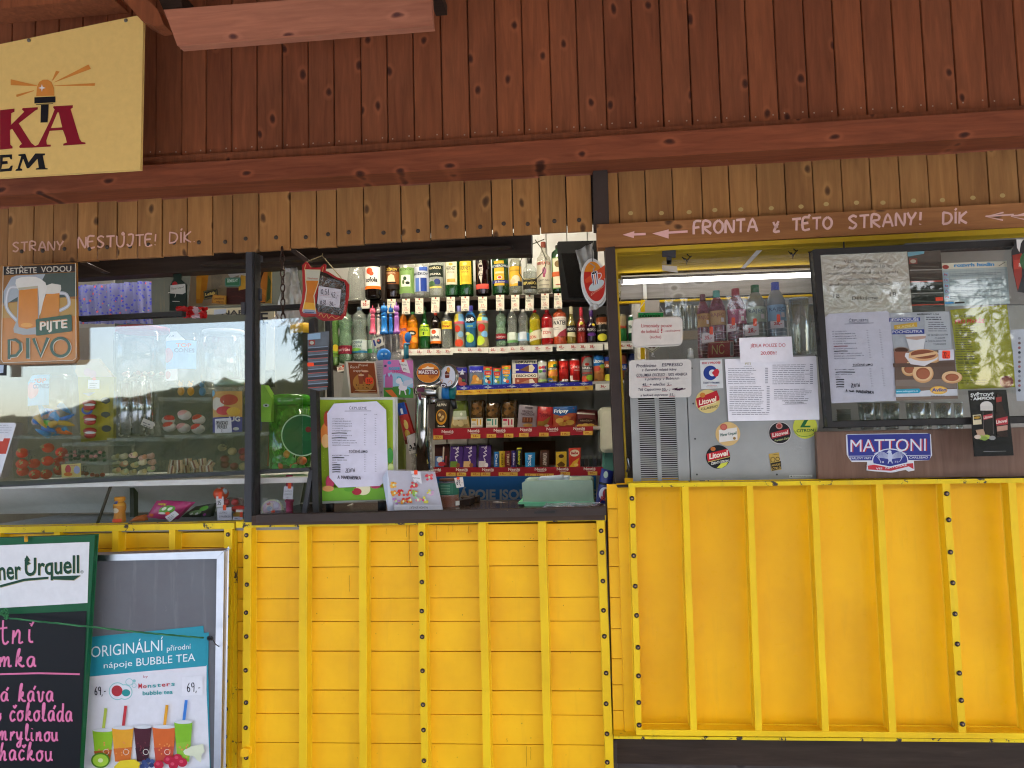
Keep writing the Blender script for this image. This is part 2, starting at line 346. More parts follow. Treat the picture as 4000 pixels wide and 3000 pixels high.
def smooth_line(pts, k=4):
    if len(pts) < 3: return pts
    o = []
    for i in range(len(pts) - 1):
        p0 = pts[max(0, i - 1)]; p1 = pts[i]; p2 = pts[i + 1]; p3 = pts[min(len(pts) - 1, i + 2)]
        for j in range(k):
            t = j / k
            o.append(tuple(.5 * (2 * p1[c] + (p2[c] - p0[c]) * t + (2 * p0[c] - 5 * p1[c] + 4 * p2[c] - p3[c]) * t * t + (3 * p1[c] - p0[c] - 3 * p2[c] + p3[c]) * t ** 3) for c in (0, 1)))
    o.append(pts[-1]); return o
def hand(txt, x, y, w, h, slope=0, lw=None, curvy=True):
    """hand-lettered strokes: left x, baseline y, total width w, height h -> polygons (y down)"""
    tot = sum(SF[c][0] + .2 * (SF[c][0] > 0) for c in txt); s = w / tot; cx = 0; out = []
    for c in txt:
        cw, st = SF[c]; jx = random.uniform(-.02, .02); jy = random.uniform(-.03, .03)
        for line in st:
            pts = [(x + (cx + a + jx) * s, y + slope * (cx + a) * s - (b + jy) * h) for a, b in line]
            if curvy and len(pts) > 2: pts = smooth_line(pts, 3)
            for i_ in range(len(pts) - 1): out += ribbon([pts[i_], pts[i_ + 1]] if i_ + 2 >= len(pts) else pts[i_:i_ + 3], (lw or h * .12) * random.uniform(.9, 1.2))
        cx += cw + .2 * (cw > 0)
    return out
class Art:
    """shapes for one print, in measurement units of a view (y down) or in any 2D units"""
    def __init__(s): s.polys = []; s.lay = 0
    def up(s): s.lay += 1; return s
    def poly(s, pts, h, **k): s.up(); s.polys.append((list(pts), h, s.lay)); return s
    def polys_(s, L, h): s.up(); s.polys += [(p, h, s.lay) for p in L]; return s
    def rect(s, x0, y0, x1, y1, h, sl=0): return s.poly([(x0, y1), (x1, y1 + sl * (x1 - x0)), (x1, y0 + sl * (x1 - x0)), (x0, y0)], h)
    def ell(s, cx, cy, rx, ry, h, rot=0, n=24, a0=0, a1=360):
        p = []
        for i in range(n + (a1 - a0 < 360)):
            a = R(a0 + (a1 - a0) * i / n); u, v = rx * math.cos(a), ry * math.sin(a)
            p.append((cx + u * math.cos(R(rot)) - v * math.sin(R(rot)), cy + u * math.sin(R(rot)) + v * math.cos(R(rot))))
        return s.poly(p[::-1], h)
    def text(s, t, x, y, w, hh, h, sl=0, off=0.0, shear=0, up=True):
        """left x, baseline y, width w, cap height hh"""
        vs, fs = glyphs(t, off); g = -1 if up else 1
        return s.polys_([[(x + vs[i][0] * w + shear * vs[i][1] * hh, y + sl * vs[i][0] * w + g * vs[i][1] * hh) for i in f] for f in fs], h)
    def line(s, pts, w, h, sm=False): return s.polys_(ribbon(smooth_line(pts) if sm else pts, w), h)
    def hand(s, t, x, y, w, hh, h, sl=0, lw=None, curvy=True): return s.polys_(hand(t, x, y, w, hh, sl, lw, curvy), h)
    def fine(s, x0, y0, x1, rows, dy, h, th=None, sl=0, ragged=.35, cols=None):
        """lines of print too small to read, as broken dashes"""
        L = []
        for r in range(rows):
            y = y0 + r * dy; x = x0; xe = x1 - random.random() * ragged * (x1 - x0)
            while x < xe:
                wl = random.uniform(.9, 3.2) * dy; e = min(x + wl, xe); t = th or dy * .42
                L.append([(x, y + sl * (x - x0)), (e, y + sl * (e - x0)), (e, y - t + sl * (e - x0)), (x, y - t + sl * (x - x0))]); x = e + dy * .35
            for c in cols or []: L.append([(c, y + sl * (c - x0)), (c + dy * 1.6, y + sl * (c - x0)), (c + dy * 1.6, y - dy * .4 + sl * (c - x0)), (c, y - dy * .4 + sl * (c - x0))])
        return s.polys_(L, h)
def build_art(art, name, parent, fn, lift=.00012, clipu=None, clipv=None, rough=.5, **tg):
    mb = MB()
    for i_, (pts, h, lay) in enumerate(art.polys):
        pieces = [pts]
        for ax, st in ((0, clipu), (1, clipv)):
            if st:
                nx = []
                for q in pieces: nx += slice_poly(q, ax, st)
                pieces = nx
        mt = h if not isinstance(h, str) else pm(h, rough)
        for q in pieces:
            if len(q) >= 3: mb.add([fn(a, b, .0008 + lay * lift + (i_ % 9) * 1.2e-5) for a, b in q], [list(range(len(q)))], mt)
    return mb.build(name, parent, **tg)
def slice_poly(q, ax, st):
    lo = min(p[ax] for p in q); hi = max(p[ax] for p in q)
    a = math.floor(lo / st) * st; out = []
    if hi - lo < st * .5: return [q]
    while a < hi - 1e-9:
        r = clip(clip(q, ax, a, 1), ax, a + st, -1)
        if len(r) >= 3: out.append(r)
        a += st
    return out
def clip(q, ax, val, sgn):
    out = []
    for i in range(len(q)):
        a, b = q[i], q[(i + 1) % len(q)]; da, db = (a[ax] - val) * sgn, (b[ax] - val) * sgn
        if da >= 0: out.append(a)
        if (da > 0 > db) or (da < 0 < db):
            t = da / (da - db); out.append((a[0] + (b[0] - a[0]) * t, a[1] + (b[1] - a[1]) * t))
    return out
def on(view, Y):
    """mapping of view measurements to points on (or d in front of) the plane Y"""
    if callable(Y): return lambda x, y, d: P(*px(view, x, y), lambda a, b: Y(a, b) - d)
    return lambda x, y, d: P(*px(view, x, y), Y - d)
def quad(view, pts, Y): return [PV(view, x, y, Y) for x, y in pts]
def rrect(x0, y0, x1, y1, r, sl=0, k=4):
    p = []
    for cx, cy, a in ((x0 + r, y0 + r, 180), (x1 - r, y0 + r, 270), (x1 - r, y1 - r, 0), (x0 + r, y1 - r, 90)):
        for i in range(k + 1):
            t = R(a + 90 * i / k); x, y = cx + r * math.cos(t), cy + r * math.sin(t); p.append((x, y + sl * (x - x0)))
    return p[::-1]
def sheet(name, view, pts, Y, mat_, thick, label, cat, art=None, group=None, artname='print', back=None, rough=.5, bevel=0):
    """a flat thing (card, sign, board): body plus its print as a part"""
    w = quad(view, pts, Y); c = sum(w, Vector()) / len(w)
    mb = MB().prism(w, thick, mat_, back)
    if art is None: return mb.build(name, None, bevel, label=label, cat=cat, group=group)
    t = thing(name, label, cat, (c.x, c.y, min(p.z for p in w)), group)
    mb.build('board' if thick > .004 else 'sheet', t, bevel)
    build_art(art, artname, t, on(view, Y), rough=rough)
    return t

# ------------------------------------------------------------------ the place behind the viewer (ground, hill, willow, canopy): lights the kiosk and is mirrored in its panes
def struct(o): o['kind'] = 'structure'; return o
gm, gn, gb = new_mat('gravel'); v = coords(gn); gn.links.new(ramp(gn, noise(gn, v, 30, 5), [(.3, (.015, .02, .008)), (.7, (.035, .04, .016))]), gb.inputs['Base Color']); gb.inputs['Roughness'].default_value = 1; gb.inputs['Specular IOR Level'].default_value = 0
mb = MB(); mb.add([(-400, -400, 0), (400, -400, 0), (400, 400, 0), (-400, 400, 0)], [(0, 1, 2, 3)], gm); struct(mb.build('ground'))
hm, hn, hb = new_mat('wooded_hill'); v = coords(hn); hn.links.new(ramp(hn, noise(hn, v, .35, 6, .7), [(.3, (.012, .018, .006)), (.5, (.03, .034, .01)), (.7, (.055, .05, .016))]), hb.inputs['Base Color']); hb.inputs['Roughness'].default_value = 1; hb.inputs['Specular IOR Level'].default_value = 0
mb = MB(); rng = random.Random(3); nx, vs, fs = 320, [], []
for j in range(9):
    for i in range(nx):
        x = -180 + 320 * i / (nx - 1); t = j / 8
        h = (9.2 + 3.2 * math.sin(x * .021 + 1.9) + 1.4 * math.sin(x * .07)) * math.sin(t * 1.57)
        h += (rng.random() - .4) * 2.6 * t + .6 * math.sin(x * 1.7 + j) * t
        vs.append((x, -95 - 40 * t + rng.random() * 3, max(h, -.2)))
for j in range(8):
    for i in range(nx - 1): fs.append((j * nx + i, j * nx + i + 1, (j + 1) * nx + i + 1, (j + 1) * nx + i))
mb.add(vs, fs, hm); struct(mb.build('hill'))
pv_m = painted('paving', (.46, .47, .49), dirt=.2, grime=(.2, .18, .15)); struct(MB().box((-9, -6.5, .004), (9, 2.9, .02), pv_m).build('pavement'))
# hanging willow behind the viewer
lm = painted('willow_leaf', (.045, .075, .02), (.2, .2, .05), 0, .2, .6, (.10, .09, .02)); bk = wood('bark', (.05, .04, .03), (.14, .11, .08), 'Z', knots=False)
wt = thing('willow_tree', 'weeping willow with long narrow leaves, seen mirrored in the panes', 'tree', (3.6, -7.5, 0))
mb = MB(); mb.tube([(3.6, -7.5, 0), (3.5, -7.4, 1.6), (3.2, -7.2, 3.2), (2.2, -6.8, 5.2), (.8, -6.6, 6.4)], [.32, .27, .23, .16, .07], bk, 10)
mb.tube([(3.2, -7.2, 3.2), (4.2, -7.4, 4.8), (5.6, -7.6, 6.2)], [.2, .14, .06], bk, 8); mb.build('trunk', wt)
mb = MB(); rng = random.Random(11)
def strand(mb, top, length, lean, nl):
    p = Vector(top); pts = [p.copy()]
    for k in range(10):
        p = p + Vector((lean[0] * .1 + rng.uniform(-.02, .02), lean[1] * .1 + rng.uniform(-.02, .02), -length / 10)); pts.append(p.copy())
    mb.tube(pts, .006, lm, 3, False)
    for k in range(nl):
        t = rng.random() * 9.9; i = int(t); q = pts[i].lerp(pts[i + 1], t - i)
        d = Vector((rng.uniform(-1, 1), rng.uniform(-.6, .6), rng.uniform(-1.3, -.2))).normalized() * rng.uniform(.15, .26)
        s = d.cross(Vector((rng.uniform(-.3, .3), 1, .2))).normalized() * .015
        mb.add([q, q + d * .45 + s, q + d, q + d * .45 - s], [(0, 1, 2, 3)], lm)
for (x, y0, y1, n) in [(1030, 1090, 1250, 3), (1160, 1080, 1390, 6), (1200, 1080, 1500, 7), (1235, 1060, 1600, 9), (1275, 1050, 1650, 9)]:
    for k in range(n):
        Yw = rng.uniform(-6.4, -5.0); a = MIR(x + rng.uniform(-22, 22), y0, Yw); b = MIR(x, y1 - rng.uniform(0, 90), Yw)
        strand(mb, a, a.z - b.z, (rng.uniform(-.15, .15), 0), 20)
for k in range(22):
    Yw = rng.uniform(-8.5, -5.2); xx = rng.uniform(3800, 3975)
    a = MIR(xx, 300, Yw, 2.6); b = MIR(xx, 1400 + rng.uniform(-250, 260), Yw, 2.6)
    strand(mb, a, min(a.z - b.z, 6), (rng.uniform(-.3, .3), 0), 60)
mb.build('crown', wt)
for k, (xm, wd, ht) in enumerate([(1420, 1.9, 5.4), (1720, 2.2, 5.9), (2080, 2.4, 5.6), (2430, 2.1, 6.2), (2790, 2.4, 5.7), (3120, 2.2, 6.1), (3400, 1.9, 5.8), (3655, 1.7, 5.6), (4095, 1.4, 5.9), (4500, 2.2, 6.0)]):
    Yt_ = -13.5 - (k % 3) * .8; b0 = MIR(xm, 1700, Yt_, 2.66); tt = thing('tree', 'leafy tree behind the viewer, %s in the row from the left as mirrored' % ['first', 'second', 'third', 'fourth', 'fifth', 'sixth', 'seventh', 'eighth', 'ninth', 'tenth'][k], 'tree', (b0.x, Yt_, 0), 'trees behind the viewer')
    MB().tube([(b0.x, Yt_, 0), (b0.x + .1, Yt_, ht * .4), (b0.x, Yt_, ht * .8)], [.2, .15, .05], bk, 8).build('trunk', tt)
    mb = MB(); mb.ball((b0.x, Yt_, ht * .52), 1, lm, 12, 8, (wd * .42, wd * .42, ht * .36))
    for j in range(1500):
        a1 = rng.uniform(0, 6.283); c1 = rng.uniform(-1, 1); s1_ = math.sqrt(1 - c1 * c1); rr_ = rng.uniform(.55, 1.05); q = Vector((b0.x + math.cos(a1) * s1_ * wd * .62 * rr_, Yt_ + math.sin(a1) * s1_ * wd * .55 * rr_, ht * .52 + c1 * ht * .47 * rr_))
        u = Vector((rng.uniform(-1, 1), rng.uniform(-1, 1), rng.uniform(-1, 1))).normalized() * .16; w = u.cross(Vector((rng.random(), rng.random(), 1))).normalized() * .09
        mb.add([q - u, q + w, q + u, q - w], [(0, 1, 2, 3)], lm)
    mb.build('crown', tt)

# ------------------------------------------------------------------ canopy: gable cladding, beam, eave boards
canopy = thing('canopy', 'red stained pine canopy with upright boards above a long beam', 'canopy', (-.4, 2.9, 2.5))
clad = MB().box((-3.4, 2.835, 2.62), (2.6, 2.85, 3.6), M['dark_wood']).build('gable_wall', canopy)
seam = [(-70, 180), (46, 180), (137, 180), (229, 180), (322, 180), (418, 180), (512, 400), (607, 600), (708, 600), (804, 598), (903, 592), (1004, 588), (1103, 585), (1205, 580), (1306, 570), (1412, 560), (1515, 550), (1619, 545), (1729, 540), (1836, 535), (1943, 530), (2049, 525), (2157, 520), (2264, 510), (2372, 505), (2484, 500), (2594, 495), (2705, 480), (2818, 470), (2931, 462), (3044, 455), (3160, 448), (3274, 440), (3388, 435), (3507, 430), (3622, 425), (3741, 415), (3864, 410), (3987, 405), (4110, 398)]
zb = lambda x: P(x, 618 - (x - 600) * .0613, 2.80).z
nailme = MB().lathe((0, 0, 0), [(.004, 0), (.004, .002), (.001, .003)], pm('b9a48c', .4), 6); 
for i in range(len(seam) - 1):
    xa, xb = P(*seam[i], 2.8).x + .0008, P(*seam[i + 1], 2.8).x - .0008
    xm = (seam[i][0] + seam[i + 1][0]) / 2; z0 = zb(xm); dy = random.uniform(0, .003)
    mb = MB(); c = .003
    pr = [(xa, 2.808), (xa + c, 2.8 + dy), (xb - c, 2.8 + dy), (xb, 2.808)]
    vs = [(x, y, z0 - .01) for x, y in pr] + [(x, y, 3.58) for x, y in pr]
    mb.add(vs, [(0, 1, 5, 4), (1, 2, 6, 5), (2, 3, 7, 6), (3, 2, 1, 0), (4, 5, 6, 7)], M['red_wood'])
    for dx in (.018, xb - xa - .02):
        zz = z0 + .02 + random.uniform(-.004, .006)
        mb.add([(xa + dx + .0032 * math.cos(a), 2.7985 + dy, zz + .0032 * math.sin(a)) for a in [k * math.pi / 3 for k in range(6)]], [(0, 1, 2, 3, 4, 5)], pm('a08c78', .4))
    mb.build('plank', clad)
def strip3(name, pts_top, pts_bot, Y, dy, m, parent, bevel=.002):
    """long board given by its top and bottom edges"""
    a = [P(x, y, Y) for x, y in pts_bot] + [P(x, y, Y) for x, y in pts_top[::-1]]
    return MB().prism(a, dy, m).build(name, parent, bevel)
strip3('moulding', [(-120, 655), (4150, 403)], [(-120, 690), (4150, 425)], 2.775, .03, M['red_wood'], canopy)
beam = strip3('beam', [(-120, 686), (1400, 597), (2650, 512), (4150, 418)], [(-120, 773), (1350, 687), (2650, 608), (4150, 521)], 2.73, .13, M['beam'], canopy, .008)
# short beam piece splice on the left
# upper eave board, nearer to the viewer
Yb = 2.42
eave = MB().prism(quad('Z1', [(1048, 62), (1135, 292), (2770, 158), (2758, -70)], Yb), .022, M['pink_board']).build('eave_board', canopy, .002)
MB().prism(quad('Z1', [(1135, 286), (1142, 297), (2772, 165), (2770, 154)], Yb - .004), .035, M['pink_board']).build('eave_strip', canopy)
# rafters and dark roof space at the top left
MB().prism(quad('Z1', [(740, -60), (905, 130), (985, 168), (1050, 160), (1010, 60), (880, -60)], 2.58), .07, M['red_wood']).build('rafter', canopy)
MB().prism(quad('Z1', [(990, -60), (1045, 62), (1165, 40), (1150, -60)], 2.62), .1, M['dark_wood']).build('rafter', canopy)
MB().prism(quad('Z1', [(-120, -60), (-120, 66), (720, -12), (700, -60)], 2.6), .1, M['red_wood']).build('rafter', canopy)
MB().prism(quad('Z2', [(600, -60), (625, 6), (700, 0), (700, -60)], 2.62), .1, M['dark_wood']).build('rafter', canopy)
# roof deck reaching forward over the viewer; its edge shows mirrored in the panes
mb = MB(); zE = MIR(600, 1245, -2.0).z
mb.add([(-6, -2, zE), (6, -2, zE), (6, 2.9, 3.62), (-6, 2.9, 3.62), (-6, -2, zE + .14), (6, -2, zE + .14), (6, 2.9, 3.76), (-6, 2.9, 3.76)], [(0, 1, 2, 3), (4, 5, 6, 7), (0, 1, 5, 4), (1, 2, 6, 5), (3, 0, 4, 7), (2, 3, 7, 6)], wood('roof_deck_pine', (.30, .14, .08), (.45, .24, .14), 'X', knots=False)); mb.build('roof_deck', canopy)

# ------------------------------------------------------------------ kiosk body
kiosk = thing('kiosk', 'wooden snack kiosk with yellow slatted counter front and open serving windows', 'kiosk', (-.4, 2.9, 0))
backing = MB()
backing.box((-3.3, 2.875, 2.30), (2.4, 2.9, 2.72), M['dark_wood']); sh = backing.build('shutter', kiosk)
sx = [(-70, 1050), (28, 1000), (130, 960), (207, 960), (302, 950), (380, 950), (455, 940), (535, 940), (632, 930), (729, 925), (829, 920), (908, 915), (1010, 910), (1132, 905), (1235, 900), (1314, 900), (1421, 890), (1566, 880), (1680, 870), (1816, 860), (1921, 855), (2003, 850), (2109, 845), (2213, 840), (2314, 830)]
for i in range(len(sx) - 1):
    g = .0045
    xa, xb = P(*sx[i], 2.855).x + g / 2, P(*sx[i + 1], 2.855).x - g / 2; xm = (sx[i][0] + sx[i + 1][0]) / 2
    z0 = P(xm, 1042 - xm * .0625 + random.uniform(-4, 4), 2.855).z; dy = random.uniform(0, .005)
    o = MB().box((xa, 2.855 + dy, z0), (xb, 2.874, 2.66), M['shutter']).build('plank', sh, .0015)
    bp = P(xm + random.uniform(-8, 8), 990 - xm * .0585 + random.uniform(-5, 5), 2.85)
    if i == 0: bolt_me = None
    mb = MB(); mb.lathe((0, 0, 0), [(.0085, 0), (.0085, .002), (.006, .005), (.001, .0065)], pm('4a4038', .5, .3), 10)
    if i == 0:
        b0 = mb; me = bpy.data.meshes.new('bolt'); rotm = Matrix.Rotation(R(90), 3, 'X')
        me.from_pydata([rotm @ q for q in mb.v], [], mb.f); me.materials.append(mb.mats[0]); bolt_me = me
    inst('bolt', bolt_me_s if i else bolt_me, sh, (bp.x, 2.8555 + dy, bp.z)); bolt_me_s = bolt_me
# steel cover strip between the shutters
MB().prism(quad('Z2', [(1665, 1085), (1672, 1480), (1768, 1482), (1757, 1080)], 2.835), .02, M['brown_metal']).build('cover_strip', kiosk, .002)
# right shutter
sx = [(2373, 800), (2418, 800), (2523, 790), (2629, 780), (2743, 770), (2850, 765), (2959, 760), (3069, 750), (3178, 745), (3290, 740), (3402, 735), (3516, 730), (3629, 725), (3745, 720), (3862, 715), (3978, 705), (4100, 700)]
sh2 = MB().box((.04, 2.88, 2.30), (2.9, 2.9, 2.72), M['dark_wood']).build('shutter', kiosk)
for i in range(len(sx) - 1):
    xa, xb = P(*sx[i], 2.855).x + .0018, P(*sx[i + 1], 2.855).x - .0018; xm = (sx[i][0] + sx[i + 1][0]) / 2; dy = random.uniform(0, .004)
    MB().box((xa, 2.855 + dy, P(xm, 900 - (xm - 2400) * .0485, 2.855).z), (xb, 2.878, 2.68), M['shutter']).build('plank', sh2, .0015)
    if i:
        bp = P(xm + random.uniform(-10, 10), 832 - (xm - 2500) * .0475 + random.uniform(-4, 4), 2.85)
        mb = MB(); mb.add([(bp.x + .0095 * math.cos(a), 2.8545 + dy, bp.z + .008 * math.sin(a)) for a in [k * math.pi / 5 for k in range(10)]], [list(range(10))], pm('b29a62', .5)); mb.build('screw_cap', sh2)
rail = MB().prism(quad('S', [(2330, 877), (2334, 968), (4130, 880), (4130, 785)], 2.82), .05, M['shutter_h']).build('lintel_board', kiosk, .002)
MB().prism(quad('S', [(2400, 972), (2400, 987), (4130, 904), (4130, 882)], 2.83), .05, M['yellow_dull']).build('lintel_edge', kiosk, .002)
for w_ in [('FRONTA', 2710, 916, 258, 50), ('z', 3020, 906, 34, 42), ("TE'TO", 3095, 900, 165, 46), ('STRANY!', 3315, 893, 295, 50), ("DI'K", 3683, 876, 104, 46)]: build_art(Art().hand(*w_, 'dab4aa', -.05, 8.5), 'painted_word', kiosk, on('S', 2.82), rough=.8)
a = Art()
a.line([(2470, 916), (2522, 914)], 9, 'e0b0a8'); a.poly([(2432, 917), (2478, 903), (2476, 930)], 'e0b0a8'); a.line([(2590, 910), (2686, 904)], 9, 'e0b0a8'); a.poly([(2548, 912), (2612, 896), (2612, 932)], 'e0b0a8')
for x in (3850, 3950): a.line([(x, 845 - (x - 3850) * .02), (x + 110, 838)], 6, 'dab4aa'); a.line([(x + 70, 830), (x, 846), (x + 68, 860)], 6, 'dab4aa')
build_art(a, 'painted_arrows', kiosk, on('S', 2.82), rough=.8)
for w_ in [('STRANY', 50, 983, 205, 36, 'c9a08c', -.03, 5.5), ('NESTU*JTE!', 306, 970, 314, 44, 'd6aa98', -.04, 6), ("DI'K.", 662, 950, 110, 42, 'd0a595', -.05, 5.5)]: build_art(Art().hand(*w_), 'painted_word', kiosk, on('S', 2.853), rough=.8)
# dark inner lintel of the left and middle openings
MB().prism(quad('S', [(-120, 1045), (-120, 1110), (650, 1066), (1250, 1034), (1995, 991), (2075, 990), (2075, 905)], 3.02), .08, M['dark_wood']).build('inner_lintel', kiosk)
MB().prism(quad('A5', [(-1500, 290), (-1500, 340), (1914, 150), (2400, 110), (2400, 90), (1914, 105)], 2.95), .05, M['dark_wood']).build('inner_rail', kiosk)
MB().prism(quad('A3', [(1510, -20), (1720, 130), (1790, 125), (1600, -20)], 2.93), .03, M['brown_metal']).build('stay_arm', kiosk)
MB().prism(quad('A1', [(965, 150), (1240, 265), (1310, 255), (1060, 140)], 2.93), .03, M['brown_metal']).build('stay_arm', kiosk)
# posts
MB().prism(quad('S', [(960, 985), (954, 2040), (982, 2040), (984, 985)], 2.745), .03, M['steel_dark']).build('post', kiosk, .002)
MB().prism(quad('S', [(984, 985), (980, 2040), (995, 2040), (996, 985)], 2.76), .05, M['frame_black']).build('post', kiosk)
MB().prism(quad('S', [(2364, 968), (2404, 1890), (2442, 1888), (2402, 962)], 2.80), .06, M['brown_metal']).build('post', kiosk, .003)
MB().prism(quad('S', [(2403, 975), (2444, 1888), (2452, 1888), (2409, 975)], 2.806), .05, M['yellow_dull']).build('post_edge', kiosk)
MB().prism(quad('S', [(1205, 1250), (1222, 2035), (1246, 2035), (1228, 1240)], 2.80), .04, M['frame_black']).build('post', kiosk)
MB().prism(quad('S', [(1268, 1215), (1282, 1720), (1300, 1720), (1288, 1210)], 3.3), .03, M['frame_black']).build('post', kiosk)
# rails behind the left panes
MB().prism(quad('A1', [(960, 805), (960, 862), (2250, 800), (2250, 742)], 2.88), .025, M['frame_black']).build('pane_rail', kiosk, .002)
MB().prism(quad('A3', [(1060, 690), (1060, 745), (1680, 715), (1680, 660)], 2.88), .025, M['frame_black']).build('pane_rail', kiosk, .002)
MB().prism(quad('A3', [(925, 640), (930, 790), (975, 790), (975, 640)], 2.74), .012, M['steel_dark']).build('hinge', kiosk, .001)
MB().prism(quad('A3', [(1112, 462), (1116, 615), (1172, 615), (1172, 465)], 2.79), .012, M['steel_dark']).build('hinge', kiosk, .001)
MB().prism(quad('A3', [(1085, 45), (1088, 120), (1158, 120), (1158, 42)], 2.80), .03, M['steel_dark']).build('hinge', kiosk, .001)
# interior shell
ins = MB()
ins.box((-3.3, 4.62, 0), (.5, 4.66, 3.2), M['grey_wall']); ins.build('back_wall', kiosk)
for k in range(13):
    x0, x1 = P(1500 + k * 82, 1700, 4.6).x, P(1500 + (k + 1) * 82, 1700, 4.6).x
    MB().box((x0 + .004, 4.598, 1.2), (x1 - .004, 4.615, 2.45 if k < 20 else 3), M['grey_wall']).build('panel', kiosk)
    MB().box((x0 + .004, 4.598, 2.455), (x1 - .004, 4.615, 3.0), M['white_wall']).build('panel', kiosk)
MB().box((-3.3, 2.9, 3.15), (2.9, 4.66, 3.19), M['white_wall']).build('ceiling', kiosk)
MB().box((-3.3, 3.0, .02), (.5, 4.66, .06), M['dark_wood']).build('floor_boards', kiosk)
MB().box((-3.34, 2.9, 0), (-3.3, 4.66, 3.2), M['grey_wall']).build('side_wall', kiosk)
pr_x = P(2372, 1500, 3.0).x
xpt = P(*px('B1', 592, 800), 3.4).x; MB().box((xpt, 3.4, 1.2), (xpt + .015, 4.62, 2.6), M['white_wall']).build('partition', kiosk)
# counter top of the middle opening
zc = P(1600, 2000, 2.78).z
ct = MB().box((P(985, 2030, 2.74).x, 2.735, zc - .035), (P(2362, 2000, 2.74).x, 3.215, zc), M['laminate'] if False else wood('counter_laminate', (.035, .022, .017), (.075, .05, .038), 'X', knots=False, rough=.22)).build('counter_top', kiosk)
MB().prism(quad('S', [(1000, 2012), (1000, 2042), (2366, 2012), (2366, 1982)], 2.732), .02, M['brown_metal']).build('counter_edge', kiosk, .003)
MB().prism(quad('A8', [(945, 1578), (945, 1602), (1145, 1597), (1145, 1573)], 2.728), .012, M['frame_black']).build('latch_plate', kiosk)
# ------------------------------------------------------------------ yellow counter fronts
def bolts(parent, pts, Y, view):
    for i, (x, y) in enumerate(pts):
        p = PV(view, x, y, Y)
        if i == 0 and 'b' not in _bm:
            mb = MB(); mb.lathe((0, 0, 0), [(.0085, 0), (.0085, .0015), (.006, .004), (.0045, .0045)], M['bolt'], 12); mb.lathe((0, 0, .0045), [(.003, 0), (.0028, .0012), (.001, .0018)], pm('a58a62', .4, .2), 8)
            rm = Matrix.Rotation(R(90), 3, 'X'); me = bpy.data.meshes.new('rivet'); me.from_pydata([rm @ q for q in mb.v], [], mb.f)
            for m in mb.mats: me.materials.append(m)
            me.polygons.foreach_set('material_index', mb.mi); me.polygons.foreach_set('use_smooth', mb.sm); _bm['b'] = me
        inst('rivet', _bm['b'], parent, (p.x, p.y, p.z))
_bm = {}
front = MB().box((P(900, 2500, 2.84).x, 2.83, .1), (P(2372, 2500, 2.84).x, 2.85, zc - .04), M['dark_wood']).build('counter_front', kiosk)
sl = [(2056, 2042), (2119, 2109), (2218, 2208), (2340, 2332), (2429, 2426), (2542, 2545), (2695, 2700), (2786, 2794), (2899, 2911), (3030, 3044), (3150, 3170)]
for i in range(len(sl) - 1):
    (a0, b0), (a1, b1) = sl[i], sl[i + 1]; g = random.uniform(2.4, 4.2) if i != 5 else 5.5; Yp = 2.795 + random.uniform(0, .004)
    MB().prism([P(928, a0 + g / 2, Yp), P(928, a1 - g / 2, Yp), P(2366, b1 - g / 2, Yp), P(2366, b0 + g / 2, Yp)], .03, M['yellow_plank']).build('plank', front, .0018)
def rib(parent, xt, xb, w, yt, yb, Y, m, name='rib', dy=.045):
    js = [(xt + (xb - xt) * k / 6 + (random.uniform(-1.3, 1.3) if 0 < k < 6 else 0), yt + (yb - yt) * k / 6) for k in range(7)]
    MB().prism([P(x - w / 2, y, Y) for x, y in js] + [P(x + w / 2 + random.uniform(-.5, .5), y, Y) for x, y in js[::-1]], dy, m).build(name, parent, .003)
YR_ = M['yellow_rib']
for xt, xb, w in [(967, 960, 30), (1184, 1183, 31), (1417, 1418, 29), (1647, 1659, 28), (1881, 1905, 30), (2116, 2142, 31), (2346, 2384, 31)]:
    rib(front, xt, xb, w, 2045 - (xt - 1000) * .018, 3080, 2.75, YR_)
mb = MB().prism([P(922, 2038, 2.748), P(922, 2062, 2.748), P(1420, 2053, 2.748), P(2366, 2034, 2.748), P(2366, 2010, 2.748), P(1420, 2030, 2.748)], .045, M['yellow_top']); mb.build('top_rail', front, .003)
bolts(front, [(1521, 222), (1521, 356), (1524, 527), (1519, 700), (1521, 847), (1517, 1056), (1519, 1255), (1517, 1410), (1520, 1595)], 2.7495, 'Z4')
bolts(front, [(547, 213), (547, 338), (550, 511), (550, 690), (552, 849), (554, 1059), (557, 1268), (560, 1424), (563, 1614)], 2.7495, 'Z5')
bolts(front, [(1656, 195), (1662, 329), (1667, 505), (1671, 686), (1676, 846), (1687, 1073), (1687, 1262), (1692, 1448), (1694, 1623)], 2.7495, 'Z5')
MB().prism(quad('Z4', [(1484, 1545), (1484, 1590), (1520, 1592), (1536, 1580), (1536, 1545), (1510, 1536)], 2.735), .02, M['yellow_plank']).build('catch', front, .002)
rg = random.Random(17); a = Art()
for x, y0, y1, w_ in [(455, 162, 232, 5), (473, 162, 388, 6), (478, 388, 420, 4), (640, 162, 250, 4), (712, 162, 205, 4), (740, 162, 198, 4), (838, 162, 208, 6), (852, 190, 200, 6), (330, 180, 215, 3), (103, 470, 570, 5), (1195, 1525, 1650, 5), (1222, 1530, 1610, 4), (1075, 1475, 1500, 5), (-560, 180, 300, 4)]:
    a.line([(x + rg.uniform(-2, 2), y0 + (y1 - y0) * k / 5) for k in range(6)], w_ * .7, 'c08c14')
build_art(a, 'rust_run', front, on('Z5', 2.794)); a = Art()
for k in range(60): x, y = rg.uniform(-560, 1660), rg.uniform(170, 1650); s = rg.uniform(1.5, 4); a.poly([(x - s, y), (x, y - s * rg.uniform(.5, 2)), (x + s * .7, y), (x, y + s)], rg.choice(['5a4210', '8a6a14', 'b08a1a', 'b08a1a']))
build_art(a, 'paint_scar', front, on('Z5', 2.794)).update_tag()
